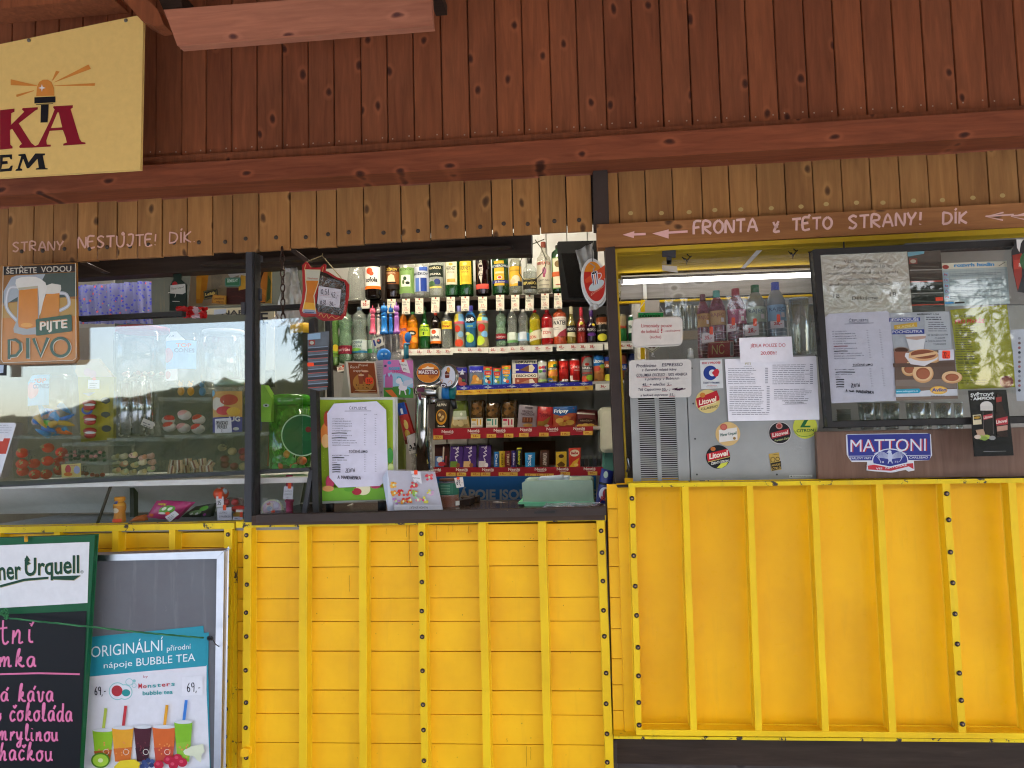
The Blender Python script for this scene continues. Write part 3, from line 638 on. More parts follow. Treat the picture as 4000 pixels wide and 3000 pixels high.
front.children[-1]['kind'] = front.children[-2]['kind'] = 'stuff'
# left yellow panel
left = MB().box((-3.2, 2.85, .1), (P(935, 2500, 2.85).x, 2.87, P(500, 2075, 2.85).z), M['dark_wood']).build('counter_front', kiosk)
sl = [(2085, 2078), (2146, 2138), (2230, 2222), (2330, 2324), (2430, 2426), (2540, 2540), (2690, 2692), (2800, 2804), (2910, 2914), (3060, 3066)]
for i in range(len(sl) - 1):
    (a0, b0), (a1, b1) = sl[i], sl[i + 1]; Yp = 2.812 + random.uniform(0, .004)
    MB().prism([P(-140, a0 + 1.5, Yp), P(-140, a1 - 1.5, Yp), P(905, b1 - 1.5, Yp), P(905, b0 + 1.5, Yp)], .03, M['yellow_plank']).build('plank', left, .0018)
for xt, xb, w in [(-10, -30, 24), (222, 210, 22), (450, 445, 24), (672, 668, 24), (892, 877, 32)]: rib(left, xt, xb, w, 2070 - (xt) * .015, 3080, 2.77, YR_)
MB().prism([P(-140, 2062, 2.768), P(-140, 2086, 2.768), P(915, 2066, 2.768), P(915, 2042, 2.768)], .045, M['yellow_top']).build('top_rail', left, .003)
bolts(left, [(1407, 218), (1403, 386), (1401, 549), (1399, 723), (1397, 913), (1394, 1122), (1394, 1295), (1390, 1465), (1387, 1643)], 2.7695, 'Z4')
MB().prism(quad('S', [(908, 2050), (893, 3080), (925, 3080), (924, 2045)], 2.79), .03, M['yellow_top']).build('edge_post', left, .002)
# right yellow panel
YRr = 2.70
right = MB().box((P(2376, 2300, 2.8).x, 2.795, .35), (1.95, 2.82, P(3000, 1900, 2.8).z), M['dark_wood']).build('counter_front', kiosk)
sy = [(1893, 1893), (1988, 1988), (2101, 2101), (2213, 2213), (2335, 2335), (2456, 2456), (2573, 2573), (2675, 2675), (2776, 2776), (2882, 2882)]
for i in range(len(sy) - 1):
    a0, a1 = sy[i][0], sy[i + 1][0]; xl0 = 2372 + (a0 - 1893) * .026; xl1 = 2372 + (a1 - 1893) * .026
    MB().prism([P(xl0, a0 + 1.5, 2.76), P(xl1, a1 - 1.5, 2.76), P(xl1 + 42, a1 - 1.5, 2.76), P(xl0 + 40, a0 + 1.5, 2.76)], .03, M['yellow_plank']).build('plank', right, .0015)
MB().prism([P(2410, 1892, 2.745), P(2440, 2868, 2.745), P(2486, 2870, 2.745), P(2452, 1890, 2.745)], .02, M['yellow_sheet']).build('edge_board', right, .002)
MB().prism([P(2440, 1868, YRr + .078), P(2478, 2878, YRr + .078), P(4130, 2895, YRr + .078), P(4130, 1845, YRr + .078)], .01, M['yellow_sheet']).build('sheet', right)
for z6t, z6b, w in [(220, 255, 30), (490, 535, 33), (818, 865, 33), (1145, 1205, 34), (1475, 1548, 36), (1815, 1902, 38), (2150, 2245, 38)]:
    (xt, _), (xb, _) = px('Z6', z6t, 0), px('Z6', z6b, 0); rib(right, xt, xb, w * .7685, 1895 - (xt - 2460) * .012, 2872 + (xt - 2460) * .01, YRr, YR_)
MB().prism([P(2455, 1888, YRr - .002), P(2455, 1904, YRr - .002), P(4130, 1884, YRr - .002), P(4130, 1866, YRr - .002)], .055, M['yellow_top']).build('top_rail', right, .003)
MB().prism([P(2486, 2850, YRr - .002), P(2487, 2872, YRr - .002), P(4130, 2888, YRr - .002), P(4130, 2866, YRr - .002)], .055, YR_).build('bottom_rail', right, .003)
MB().prism([P(2398, 2876, YRr), P(2398, 2886, YRr), P(4130, 2902, YRr), P(4130, 2889, YRr)], .09, M['yellow_top']).build('bottom_rail', right, .002)
bolts(right, [(219, 191), (225, 330), (228, 482), (236, 637), (243, 786), (250, 948), (253, 1093), (254, 1228), (256, 1343)], YRr - .001, 'Z6')
bolts(right, [(1819, 167), (1829, 300), (1838, 464), (1850, 620), (1861, 778), (1873, 931), (1883, 1079), (1893, 1217), (1899, 1338)], YRr - .001, 'Z6')
# grey boards under the right panel
MB().prism([P(2400, 2890, 2.80), P(2400, 2926, 2.80), P(4130, 2946, 2.80), P(4130, 2900, 2.80)], .03, M['grey_board']).build('plinth_board', kiosk, .002)
MB().prism([P(2412, 2929, 2.80), P(2412, 3060, 2.80), P(4130, 3080, 2.80), P(4130, 2949, 2.80)], .03, M['grey_board']).build('plinth_board', kiosk, .002)
MB().prism([P(2396, 2890, 2.79), P(2396, 3070, 2.79), P(2411, 3070, 2.79), P(2411, 2890, 2.79)], .03, M['grey_board']).build('plinth_board', kiosk)
# counter top of the right opening
zr = P(3000, 1884, 2.71).z
MB().box((P(2410, 1884, 2.7).x, YRr + .004, zr - .008), (1.95, 3.35, zr), M['dark_wood']).build('counter_top', kiosk, .003)
# right booth interior: yellow boarded ceiling, back shelf, walls
zy0 = P(3000, 955, 2.9).z; zy1 = P(3000, 1068, 3.5).z
mb = MB(); X0, X1 = P(2407, 1000, 2.85).x, 2.9
for k in range(5):
    ya = 2.87 + k * .16; za = zy0 + (zy1 - zy0) * k / 4; z2 = zy0 + (zy1 - zy0) * (k + 1) / 4
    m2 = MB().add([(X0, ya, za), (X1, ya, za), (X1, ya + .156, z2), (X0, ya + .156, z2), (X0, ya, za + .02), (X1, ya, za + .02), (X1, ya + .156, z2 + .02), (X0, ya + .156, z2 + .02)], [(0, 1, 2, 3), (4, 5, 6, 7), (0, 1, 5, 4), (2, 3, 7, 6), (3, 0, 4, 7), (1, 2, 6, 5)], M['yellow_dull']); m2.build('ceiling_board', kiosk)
MB().prism(quad('B1', [(1430, 320), (1465, 322), (1650, 130), (1600, 128)], 3.0), .015, M['white_wall']).build('ceiling_strip', kiosk)
MB().box((xpt + .02, 3.9, 1.2), (2.9, 3.93, 2.6), M['grey_wall']).build('back_wall', kiosk)
MB().box((X0 + .1, 3.2, 1.32), (2.9, 3.24, 1.62), M['grey_wall']).build('inner_wall', kiosk)
MB().prism(quad('B1', [(400, 380), (385, 600), (2080, 535), (2080, 320)], 3.42), .03, wood('white_stained_board', (.3, .28, .26), (.5, .48, .46), 'X', knots=True, knotcol=(.2, .18, .16))).build('lamp_board', kiosk)
MB().prism(quad('B1', [(390, 598), (390, 606), (2080, 548), (2080, 540)], 3.40), .04, M['frame_black']).build('board_edge', kiosk)
MB().prism(quad('B1', [(350, 615), (350, 630), (2080, 565), (2080, 550)], 3.38), .03, M['yellow_rib']).build('yellow_rail', kiosk)
MB().prism(quad('B1', [(560, 600), (560, 1110), (595, 1110), (595, 600)], 3.37), .03, M['yellow_rib']).build('yellow_post', kiosk)
# outer right: brown laminate board and the pale wall behind the framed board
MB().prism(quad('B4', [(100, 800), (120, 1278), (2320, 1250), (2320, 752)], 2.735), .02, M['laminate']).build('fascia_board', kiosk, .001)
MB().prism(quad('B3', [(960, 110), (1050, 50), (2250, -5), (2250, 700), (1800, 700)], 3.0), .02, pm('8f8c88')).build('side_panel', kiosk)

# ------------------------------------------------------------------ bottles, cans, packets
PROF = {
 'spirit': [(.94, 0), (1, .015), (1, .60), (.9, .66), (.6, .72), (.36, .77), (.32, .80), (.31, .93)],
 'square': [(.94, 0), (1, .015), (1, .80), (.92, .85), (.5, .90), (.36, .92), (.34, .96)],
 'flask': [(.94, 0), (1, .02), (1, .56), (.94, .63), (.7, .70), (.4, .74), (.35, .77), (.34, .80)],
 'gin': [(.92, 0), (1, .015), (1, .62), (.93, .68), (.6, .74), (.38, .80), (.34, .84), (.33, .9)],
 'pet': [(.75, 0), (.95, .02), (1, .06), (.98, .33), (.96, .5), (.92, .6), (.97, .68), (.9, .77), (.6, .86), (.3, .91), (.28, .95)],
 'waist': [(.75, 0), (.97, .02), (1, .08), (1, .36), (.9, .5), (.78, .57), (.84, .62), (.98, .70), (.97, .78), (.75, .86), (.35, .92), (.28, .95)],
 'beer': [(.92, 0), (1, .015), (1, .42), (.93, .52), (.55, .65), (.36, .74), (.33, .85), (.32, .96)],
 'can': [(.80, 0), (.95, .02), (1, .05), (1, .93), (.95, .965), (.86, .985), (.88, 1.0), (.84, 1.0), (.8, .99)],
 'kids': [(.8, 0), (1, .03), (.98, .12), (.85, .32), (.86, .42), (1, .56), (.98, .68), (.8, .78), (.45, .86), (.4, .88)],
 'jar': [(.9, 0), (1, .02), (1, .86), (.9, .9), (.86, .92), (.86, .97)],
}
def rad_at(prof, v):
    for (r0, z0), (r1, z1) in zip(prof, prof[1:]):
        if z0 <= v <= z1 and z1 > z0: return r0 + (r1 - r0) * (v - z0) / (z1 - z0)
    return prof[-1][0]
def frame_at(view, xc, yb, yt, w, Y):
    b = PV(view, xc, yb, Y); t = PV(view, xc, yt, Y); l = PV(view, xc - w / 2, yb, Y); r = PV(view, xc + w / 2, yb, Y)
    return b, t.z - b.z, (r.x - l.x) / 2
def cyl_map(c, Rr, h, prof, flat=1.0, yaw=0):
    def f(u, v, d):
        a = R(-90 + u * 80) + yaw; rr = (rad_at(prof, max(0, min(.999, v))) * Rr + d)
        return Vector((c.x + rr * math.cos(a), c.y + rr * math.sin(a) * flat, c.z + v * h))
    return f
def spec(ops):
    """compact print list in u -1..1, v 0..1 (up)"""
    a = Art()
    for o in ops:
        k = o[0]
        if k == 'r': a.poly([(o[1], o[2]), (o[3], o[2]), (o[3], o[4]), (o[1], o[4])], o[5])
        elif k == 'e': a.ell(o[1], o[2], o[3], o[4], o[5])
        elif k == 't': a.text(o[1], o[2] - o[4] / 2, o[3], o[4], o[5], o[6], off=o[7] if len(o) > 7 else .01, up=False)
        elif k == 'p': a.poly(o[1], o[2])
        elif k == 'l': a.line(o[1], o[2], o[3])
    return a
def bottle(name, view, x, yb, yt, w, Y, prof, body, label, cat, ops=(), drink=None, level=.8, cap=None, capz=(.93, 1.0), group=None, flat=1.0, capr=None, wrap=None):
    c, h, rr = frame_at(view, x, yb, yt, w, Y); pf = PROF[prof]
    t = thing(name, label, cat, c, group)
    MB().lathe(c, [(r * rr, z * h) for r, z in pf], body, 20, True, 1, flat).build('body', t)
    if drink:
        ins_ = [(rad_at(pf, z) * rr * .93, z * h) for z in [.012 + (level - .012) * k / 12 for k in range(13)]]
        MB().lathe(c, ins_, drink, 16, True, 1, flat).build('drink', t)
    if cap:
        r0 = (capr or pf[-1][0] * 1.12) * rr
        MB().lathe(c, [(r0 * .97, capz[0] * h), (r0, capz[0] * h + .001), (r0, capz[1] * h - .002), (r0 * .85, capz[1] * h)], pm(cap, .4), 14, True).build('cap', t)
    if wrap:
        v0, v1, hx = wrap; MB().lathe(c, [(rad_at(pf, v0 + (v1 - v0) * k / 6) * rr + .0006, (v0 + (v1 - v0) * k / 6) * h) for k in range(7)], pm(hx, .4), 20, True, 1, flat).build('wrapper', t)
    if ops: build_art(spec(ops), 'label', t, cyl_map(c, rr, h, pf, flat), lift=.0003, clipu=.16, clipv=.12)
    return t
G = tint('2f7a3a', .35, .1); CLR = tint('e6ebe6', .10, .08); CLR2 = tint('dfe6da', .16, .08); PALE = tint('bcdcc0', .22, .09)
COLA = pm('150806', .15); RUM = tint('2a160c', .6, .1); DARKR = tint('22060a', .75, .1)
S1 = 4.30
gs = 'spirit bottles on the top shelf'
bottle('soft_drink_bottle', 'A5', 455, 775, 90, 215, 4.2, 'waist', CLR, 'large clear bottle with yellow collar label left of the big cola bottle', 'bottle', [('r', -1, .60, 1, .72, 'f0cf3a'), ('t', 'River', 0, .635, .9, .045, 'a3241f')], cap='e8e8e8')
bottle('cola_bottle', 'A5', 665, 765, 90, 195, 4.2, 'pet', tint('1a0f0c', .5), 'big dark cola bottle with white and orange label on the top shelf', 'bottle',
  [('r', -1, .18, 1, .58, 'f4efe6'), ('r', -1, .17, 1, .225, 'e2711d'), ('e', -.15, .50, .3, .06, 'd9502a'), ('e', .05, .45, .2, .04, 'd9502a'), ('t', 'kofola', 0, .30, 1.15, .085, '111111', .03)], COLA, .85, '1a1a1a')
bottle('rum_bottle', 'A5', 908, 752, 120, 185, S1, 'spirit', RUM, 'dark rum bottle with a sailing ship on its brown label', 'bottle',
  [('r', -.95, .16, .95, .60, '3a1e10'), ('t', 'BOŽKOV', 0, .52, 1.3, .05, 'e8c34a', .03), ('r', -.95, .26, .95, .5, '9a5a2c'), ('t', 'ORIGINAL', 0, .46, .9, .025, 'f0d8b0'), ('p', [(-.35, .3), (.4, .3), (.3, .42), (.05, .45), (-.25, .41)], 'f3dcae'), ('r', -.5, .27, .5, .295, '2a140a'), ('r', -.95, .16, .95, .24, '1a0f0c')], cap='2a1a10')
bottle('liqueur_bottle', 'A5', 1090, 747, 120, 185, S1, 'spirit', CLR, 'clear bottle with a green peppermint label', 'bottle',
  [('r', -.95, .07, .95, .58, '7fa05a'), ('t', 'BOŽKOV', 0, .52, 1.2, .04, '2c4a28'), ('r', -.45, .2, .45, .43, 'e8ecd8'), ('e', -.05, .36, .16, .04, '2b4a2a'), ('e', .2, .27, .2, .03, '22301e'), ('e', -.2, .29, .12, .045, '506a3a')], cap='3a6a3a')
bottle('vodka_bottle', 'A5', 1275, 737, 115, 185, S1, 'spirit', CLR, 'clear vodka bottle with a silver and blue label', 'bottle',
  [('r', -.9, .09, .9, .58, 'c9cdd6'), ('r', 0, .09, .6, .36, '1f3f95'), ('r', -.1, .5, .7, .58, '3c5db0'), ('r', -.55, .09, -.1, .36, '5a78c0'), ('t', 'BOŽKOV', 0, .42, 1.5, .045, '1a2340', .03)], cap='2a4aa0')
bottle('herb_liqueur_bottle', 'A5', 1455, 732, 125, 185, S1, 'square', CLR2, 'clear bottle with a black label and blue grapes on it', 'bottle',
  [('r', -.85, .38, .85, .62, '1f2a22'), ('t', 'HANÁCKÁ', 0, .54, 1.3, .05, 'e6d9a8', .02), ('t', 'BYLINKA', 0, .42, 1.1, .04, 'e8e4d0', .01), ('e', .2, .28, .3, .06, '33407a'), ('e', -.35, .24, .35, .06, '4a6a3a'), ('r', -.6, .155, .6, .185, 'e0c860')], cap='222222')
bottle('bitters_bottle', 'A5', 1652, 727, 130, 180, S1, 'square', G, 'green bitters bottle with a cream label', 'bottle',
  [('r', -.62, .22, .62, .70, 'd9d2b8'), ('t', 'FERNET', 0, .52, .95, .08, '20302a', .01), ('t', 'STOCK', 0, .46, .7, .03, '30402a'), ('r', -.4, .27, .4, .34, 'c9a04a'), ('e', 0, .64, .2, .03, 'caa94a')], tint('14401a', .7), .8, cap='222222')
bottle('bitters_bottle', 'A5', 1828, 722, 125, 175, S1, 'square', G, 'green bitters bottle with a yellow label', 'bottle',
  [('r', -.66, .22, .66, .70, 'e3c03a'), ('t', 'FERNET', 0, .52, 1.0, .08, '20302a', .01), ('t', 'STOCK', 0, .46, .7, .03, 'a02a1a'), ('r', -.4, .27, .4, .4, 'd8ac2a'), ('e', 0, .64, .2, .03, 'f0dc8a')], tint('14401a', .7), .8, cap='222222')
bottle('cherry_liqueur_bottle', 'A6', 288, 712, 100, 195, S1, 'square', DARKR, 'dark red square bottle with upright white lettering and a red band', 'bottle',
  [('l', [(-.25, .30), (-.1, .5), (-.25, .68)], .34, 'c8bfb4'), ('e', -.2, .72, .22, .035, 'cfc6bb'), ('t', 'Z', -.2, .62, .35, .05, '2a1014', .02), ('t', 'I', -.15, .54, .3, .05, '2a1014'), ('t', 'E', -.15, .46, .35, .05, '2a1014'), ('t', 'G', -.15, .36, .35, .05, '2a1014'), ('r', -.72, .10, .55, .2, 'c9483a')], tint('180407', .9), .85, cap='1a1010')
bottle('herbal_bitters_bottle', 'A6', 500, 707, 95, 205, S1, 'square', G, 'green bottle with a tall yellow label crossed by a dark blue band', 'bottle',
  [('r', -.5, .16, .4, .66, 'd8a92a'), ('r', -.95, .52, .9, .60, '1d3a4a'), ('t', 'BECHEROVKA', 0, .535, 1.7, .045, 'd8dde0', .02), ('r', -.8, .21, .9, .27, '2b2f7a'), ('t', 'Jan Becher', 0, .22, .9, .035, 'e8e8f0'), ('e', 0, .32, .22, .035, 'e8e0d0'), ('e', 0, .32, .16, .026, 'c04a3a'), ('r', -.4, .4, .35, .44, 'e8c8a0')], tint('14401a', .7), .8, cap='2a2a4a')
bottle('pear_brandy_bottle', 'A6', 688, 702, 80, 155, S1, 'spirit', CLR, 'slim clear bottle with a yellow fruit label and black capped neck', 'bottle',
  [('r', -.95, .15, .95, .54, 'd9a830'), ('e', .1, .28, .5, .08, 'd8cdb0'), ('e', -.3, .24, .35, .06, 'c8b890'), ('r', .3, .15, .95, .24, '2c3550'), ('r', -.6, .44, .6, .47, 'b08a2a')], tint('d8d6b8', .2), .7, cap='33201a', capz=(.85, 1.0))
bottle('small_rum_bottle', 'A6', 868, 692, 215, 175, 4.2, 'flask', CLR, 'short clear bottle with a black label and gold neck band', 'bottle',
  [('r', -.95, .09, .95, .36, '16140f'), ('l', [(-.95, .37), (0, .34), (.95, .37)], .012, 'c9b878'), ('t', 'REPUBLICA', 0, .21, 1.6, .075, 'd8c06a', .02), ('r', .1, .12, .7, .15, '8a8068')], tint('d8dcd4', .15), .55, cap='15130f', capz=(.79, 1.0), capr=.36)
bottle('gin_bottle', 'A6', 1045, 682, 50, 180, S1, 'gin', tint('d9d6c8', .3), 'gin bottle with cream label, red lettering and a small red figure', 'bottle',
  [('r', -.95, .07, .95, .60, 'd8d0ba'), ('t', 'BEEFEATER', 0, .53, 1.5, .055, 'a3352a', .03), ('e', .05, .40, .2, .075, 'b56a8a'), ('r', -.1, .28, .12, .36, 'a8506a'), ('t', 'DRY GIN', 0, .2, 1.1, .04, '4a4640'), ('r', -.5, .12, .5, .14, 'a8a090')], cap='7a3a2a', capz=(.885, 1.0))
bottle('herbal_liqueur_bottle', 'A6', 1225, 685, 90, 170, S1, 'square', tint('16401f', .6), 'dark green bottle with cream label and orange band half behind the black screen', 'bottle',
  [('r', -.72, .07, .72, .72, '5f8a3a'), ('r', -.62, .09, .62, .70, 'd9d2b4'), ('r', -.72, .32, .72, .42, 'c05a2a'), ('e', 0, .58, .36, .07, '7a6238'), ('r', -.3, .14, .4, .16, 'b04a3a')], cap='2a2a1a')
# second shelf
S2 = 4.26
bottle('orange_soda_bottle', 'A5', 1045, 1385, 910, 105, S2, 'pet', tint('f08a1a', .5), 'orange soda bottle with blue cap behind the toy wands', 'bottle', [('r', -1, .3, 1, .62, 'e87a1a'), ('t', 'FANTA', .1, .46, 1.2, .08, '1f3f9a', .03)], pm('e8861a', .3), .8, '2a3fa0')
bottle('orange_drink_bottle', 'A5', 1160, 1388, 922, 135, S2, 'pet', tint('e8a81a', .3), 'yellow orange drink bottle with green cap and orange label', 'bottle', [('r', -1, .15, 1, .57, 'e87f1e'), ('e', 0, .42, .6, .07, '2a2418'), ('t', 'Rio', .1, .39, .5, .06, 'f4efe0', .03), ('e', .4, .24, .4, .07, 'f0a83a')], pm('e0a020', .3), .78, '3a8a4a')
bottle('green_tea_bottle', 'A5', 1307, 1386, 862, 135, S2, 'beer', tint('1d6a2a', .5), 'deep green slender bottle with lime label', 'bottle', [('r', -1, .30, 1, .58, 'b9cf3a'), ('t', 'nea', 0, .42, 1.2, .09, '2f7a2a', .01), ('r', -.1, .32, .1, .40, '1a3a1a')], tint('125020', .8), .6, '1d3a22')
bottle('cola_bottle', 'A5', 1447, 1383, 935, 137, S2, 'pet', tint('1a0f0c', .5), 'small dark cola bottle with white and orange label on the second shelf', 'bottle',
  [('r', -1, .19, 1, .55, 'f4efe6'), ('r', -1, .14, 1, .21, 'e2711d'), ('e', -.15, .46, .32, .06, 'd9502a'), ('t', 'kofola', 0, .28, 1.15, .09, '111111', .03)], COLA, .8, 'c9402a')
bottle('soda_bottle', 'A5', 1588, 1380, 922, 140, S2, 'pet', CLR, 'clear soda bottle with yellow label and white cap', 'bottle', [('r', -1, .52, 1, .74, 'e8c93a'), ('t', 'River', 0, .57, 1.1, .07, 'b02a20', .03), ('e', 0, .68, .25, .035, 'c8a82a')], tint('dfe3de', .15), .8, 'e8e8e8')
bottle('juice_bottle', 'A5', 1742, 1376, 845, 130, S2, 'kids', tint('e8e0c8', .4), 'childrens juice bottle with bright spotted sleeve left of the blue one', 'bottle', [('r', -1, .62, 0, .80, 'e3cf4a'), ('r', 0, .62, 1, .80, '7ab0d0'), ('r', -1, .56, 1, .62, 'c85a6a'), ('e', -.2, .45, .45, .08, 'd0402f'), ('e', .3, .32, .45, .07, '8ab8d8'), ('e', 0, .12, .6, .09, 'd84a2a')], cap='8a8ac8', capz=(.84, 1), capr=.45)
bottle('juice_bottle', 'A6', 128, 1370, 845, 145, S2, 'kids', tint('3f8ac0', .5), 'blue childrens drink bottle with a tall blue cap', 'bottle', [('r', -1, .46, 1, .82, '2f7fc0'), ('e', 0, .67, .8, .1, '0f1a2a'), ('t', 'Jupík', 0, .63, 1.2, .08, 'f4f4f4', .04), ('t', 'aqua', 0, .49, .8, .045, 'b8d84a', .02), ('e', 0, .22, .5, .11, 'a8cf3a'), ('e', -.4, .33, .4, .04, 'c8d07a')], tint('8ab0b8', .4), .45, '5a5ac0', (.84, 1), capr=.45)
bottle('juice_bottle', 'A6', 278, 1362, 870, 145, S2, 'kids', tint('e8e0a8', .4), 'childrens juice bottle with yellow green sleeve right of the blue one', 'bottle', [('r', -1, .66, 0, .84, 'e8df3a'), ('r', 0, .66, 1, .84, '7ac0d8'), ('r', -1, .60, 1, .66, 'd08a8a'), ('e', -.1, .48, .5, .1, 'c8322a'), ('e', .4, .32, .5, .08, '7ab0e0'), ('e', -.3, .16, .6, .12, 'b8cf3a')], cap='9ab8c8', capz=(.84, 1), capr=.4)
bottle('mineral_water_bottle', 'A6', 508, 1357, 905, 135, S2, 'waist', PALE, 'pale green mineral water bottle with dark red label on the second shelf', 'bottle', [('r', -1, .16, 1, .35, '8a1f2a'), ('t', '150', -.2, .2, .9, .11, 'c86a6a', .0), ('t', 'MATTONI', 0, .24, 1.2, .04, 'f0e8e8', .02), ('r', -1, .16, 1, .2, '1a1a3a')], tint('c8e0cc', .3), .7, '2a3a34')
bottle('water_bottle', 'A6', 648, 1355, 895, 135, S2, 'waist', CLR, 'clear small water bottle with green white label', 'bottle', [('r', -.9, .14, .9, .36, 'b8c8b0'), ('r', -.4, .18, .5, .38, 'd8e0d4'), ('r', -1, .1, 1, .16, '6aa060')], tint('dfe3de', .15), .7, 'e6e2d8')
bottle('water_bottle', 'A6', 786, 1350, 890, 138, S2, 'waist', CLR, 'clear small water bottle with light blue label', 'bottle', [('r', -.9, .14, 1, .36, 'a8c0d8'), ('r', -.5, .18, .4, .38, 'd4dce4'), ('r', .5, .14, 1, .34, '4a9ad0')], tint('dfe3de', .15), .7, 'e6e2d8')
bottle('lemonade_bottle', 'A6', 932, 1346, 898, 147, S2, 'pet', tint('d8d03a', .25), 'yellow lemonade bottle with red cap', 'bottle', [('p', [(-1, .1), (1, .2), (1, .46), (-1, .36)], 'dcd6b8'), ('p', [(-1, .34), (-.2, .38), (-.6, .48), (-1, .46)], '8ab83a'), ('t', 'ZON', -.3, .2, .9, .08, 'c8382a', .02)], pm('c9b21a', .25), .72, 'b8202a')
bottle('lemonade_bottle', 'A6', 1084, 1341, 892, 152, S2, 'pet', tint('c8202a', .4), 'red lemonade bottle with red cap', 'bottle', [('r', -1, .2, 1, .48, 'e4d8cc'), ('t', 'ZON', -.05, .31, 1.1, .08, 'c8382a', .02), ('e', -.8, .42, .12, .03, '3a6a4a')], pm('a8141a', .25), .76, 'b8202a')
bottle('vitamin_water_bottle', 'A6', 1240, 1336, 870, 170, S2, 'square', tint('d86a3a', .4), 'orange vitamin water bottle with a white label and big dark letters', 'bottle', [('r', -.95, .22, .95, .74, 'e6dfd6'), ('t', 'WATER', 0, .53, 1.6, .11, '15151a', .03), ('t', 'LIRKER', 0, .66, 1.5, .035, '8a8078'), ('p', [(-.3, .22), (.95, .22), (.95, .46), (.5, .40), (.0, .32)], 'a83a4a'), ('r', -.8, .44, -.1, .455, '8a8078'), ('r', -.8, .40, .1, .412, 'a8a098')], pm('d8602a', .3), .88, None)
bottle('cider_bottle', 'A6', 1385, 1320, 855, 125, S2, 'beer', tint('b8a84a', .35), 'yellow green cider bottle with pale foil neck', 'bottle', [('r', -.95, .30, .95, .48, '1d1c1a'), ('t', 'FRISCO', 0, .35, 1.5, .07, 'e8e4dc', .01), ('p', [(-.6, .2), (.6, .17), (.5, .3), (-.6, .3)], 'd8d0a8')], tint('a8963a', .8), .6, 'd8cfa8', (.80, 1))
bottle('cider_bottle', 'A6', 1510, 1315, 865, 120, S2, 'beer', tint('c83a2a', .4), 'red cider bottle with metallic red neck', 'bottle', [('r', -.95, .30, .95, .48, '5a1a1a'), ('t', 'SCO', 0, .35, .9, .07, 'e8e4dc', .01), ('e', 0, .55, .3, .045, 'c8b83a')], tint('a8281a', .8), .6, 'b02a3a', (.74, 1))
bottle('cider_bottle', 'A6', 1635, 1310, 880, 130, S2, 'beer', tint('2a1030', .6), 'dark purple cider bottle near the post', 'bottle', [('t', 'FRISCO', 0, .35, 1.4, .07, 'e8e4dc', .01), ('e', .3, .52, .25, .04, 'c8b83a'), ('e', 0, .24, .6, .05, '5a2a7a')], tint('200a28', .9), .6, '4a2a6a', (.76, 1))
def can(view, x, yb, yt, w, Y, col, ops, label, cat='can', rim='b8bcc0', group=None):
    c, h, rr = frame_at(view, x, yb, yt, w, Y); pf = PROF['can']; t = thing('drink_can', label, cat, c, group)
    MB().lathe(c, [(r * rr, z * h) for r, z in pf[2:4]], pm(col, .3, .25), 22).build('body', t)
    MB().lathe(c, [(r * rr, z * h) for r, z in pf[3:]] , pm(rim, .3, .9), 22).build('lid', t)
    MB().lathe(c, [(r * rr, z * h) for r, z in pf[:3]], pm(rim, .3, .9), 22).build('base', t)
    if ops: build_art(spec(ops), 'label', t, cyl_map(c, rr, h, pf), lift=.0002, clipu=.16, rough=.35)
    return t
can('A6', 1765, 1308, 955, 135, S2, '15140f', [('p', [(-1, .62), (1, .72), (1, .9), (-1, .88)], '7a3a1a'), ('t', 'Litovel', 0, .64, 1.6, .1, 'd8b89a', .03), ('t', 'ČERNÝ CITRON', 0, .4, 1.6, .05, 'd8d0c0', .01), ('e', 0, .18, .7, .13, 'd0c83a')], 'black beer can with brown and lemon print on the second shelf', rim='15140f')
can('B1', 408, 972, 728, 70, S2, '2a7a3a', [('r', -1, .55, 1, .95, '9a8a6a'), ('t', 'Litovel', 0, .5, 1.5, .13, 'c0302a', .03)], 'green beer can with tan top seen right of the post', rim='6a6a5a')
can('B1', 488, 970, 735, 66, S2, '1f5a3a', [('r', -1, .35, 1, .8, 'd8dcd4'), ('t', 'Pilsner', 0, .52, 1.5, .12, '1f5a3a', .03)], 'white and green beer can seen right of the post')
# third shelf
S3 = 4.24
can('B8', 572, 690, 285, 172, S3, 'cfd4ca', [('e', -.35, .68, .3, .07, 'd0502a'), ('e', .2, .7, .3, .07, 'c04a6a'), ('e', .55, .68, .15, .07, '3a5a9a'), ('e', -.3, .52, .3, .07, '5aa04a'), ('e', .3, .52, .3, .06, '6a4a9a'), ('r', -.8, .05, .8, .14, 'a8c87a'), ('e', -.5, .86, .08, .02, '2a5a3a'), ('e', .5, .34, .08, .02, '2a5a3a'), ('e', -.4, .25, .08, .02, '2a3a3a')], 'white slim can with coloured lettering')
can('B8', 762, 680, 270, 176, S3, 'e0a81e', [('p', [(-1, .5), (1, .62), (1, .74), (-1, .62)], '14303a'), ('t', 'NESTEA', .05, .56, 1.5, .08, 'eef0ea', .03), ('e', .4, .75, .35, .06, '2f7a4a'), ('r', -1, .28, 1, .48, 'e08a4a'), ('e', -.5, .08, .5, .1, '2a6ab0')], 'yellow iced tea can')
can('B8', 965, 676, 262, 182, S3, 'c01f1a', [('t', 'Cola', -.1, .58, 1.5, .14, '2a0d0a', .0), ('r', -.25, .02, .7, .12, 'e8e0d8'), ('r', .05, .02, .12, .11, '2a2a2a'), ('r', .3, .02, .34, .11, '2a2a2a')], 'red cola can with black script')
can('B8', 1170, 668, 252, 190, S3, 'c8201c', [('t', 'Coca', .0, .58, 1.6, .17, 'f2ece4', .0), ('r', -.1, .48, .8, .51, 'f0e0d8'), ('r', -.85, .02, -.3, .26, 'd8c8bc')], 'red cola can with white script')
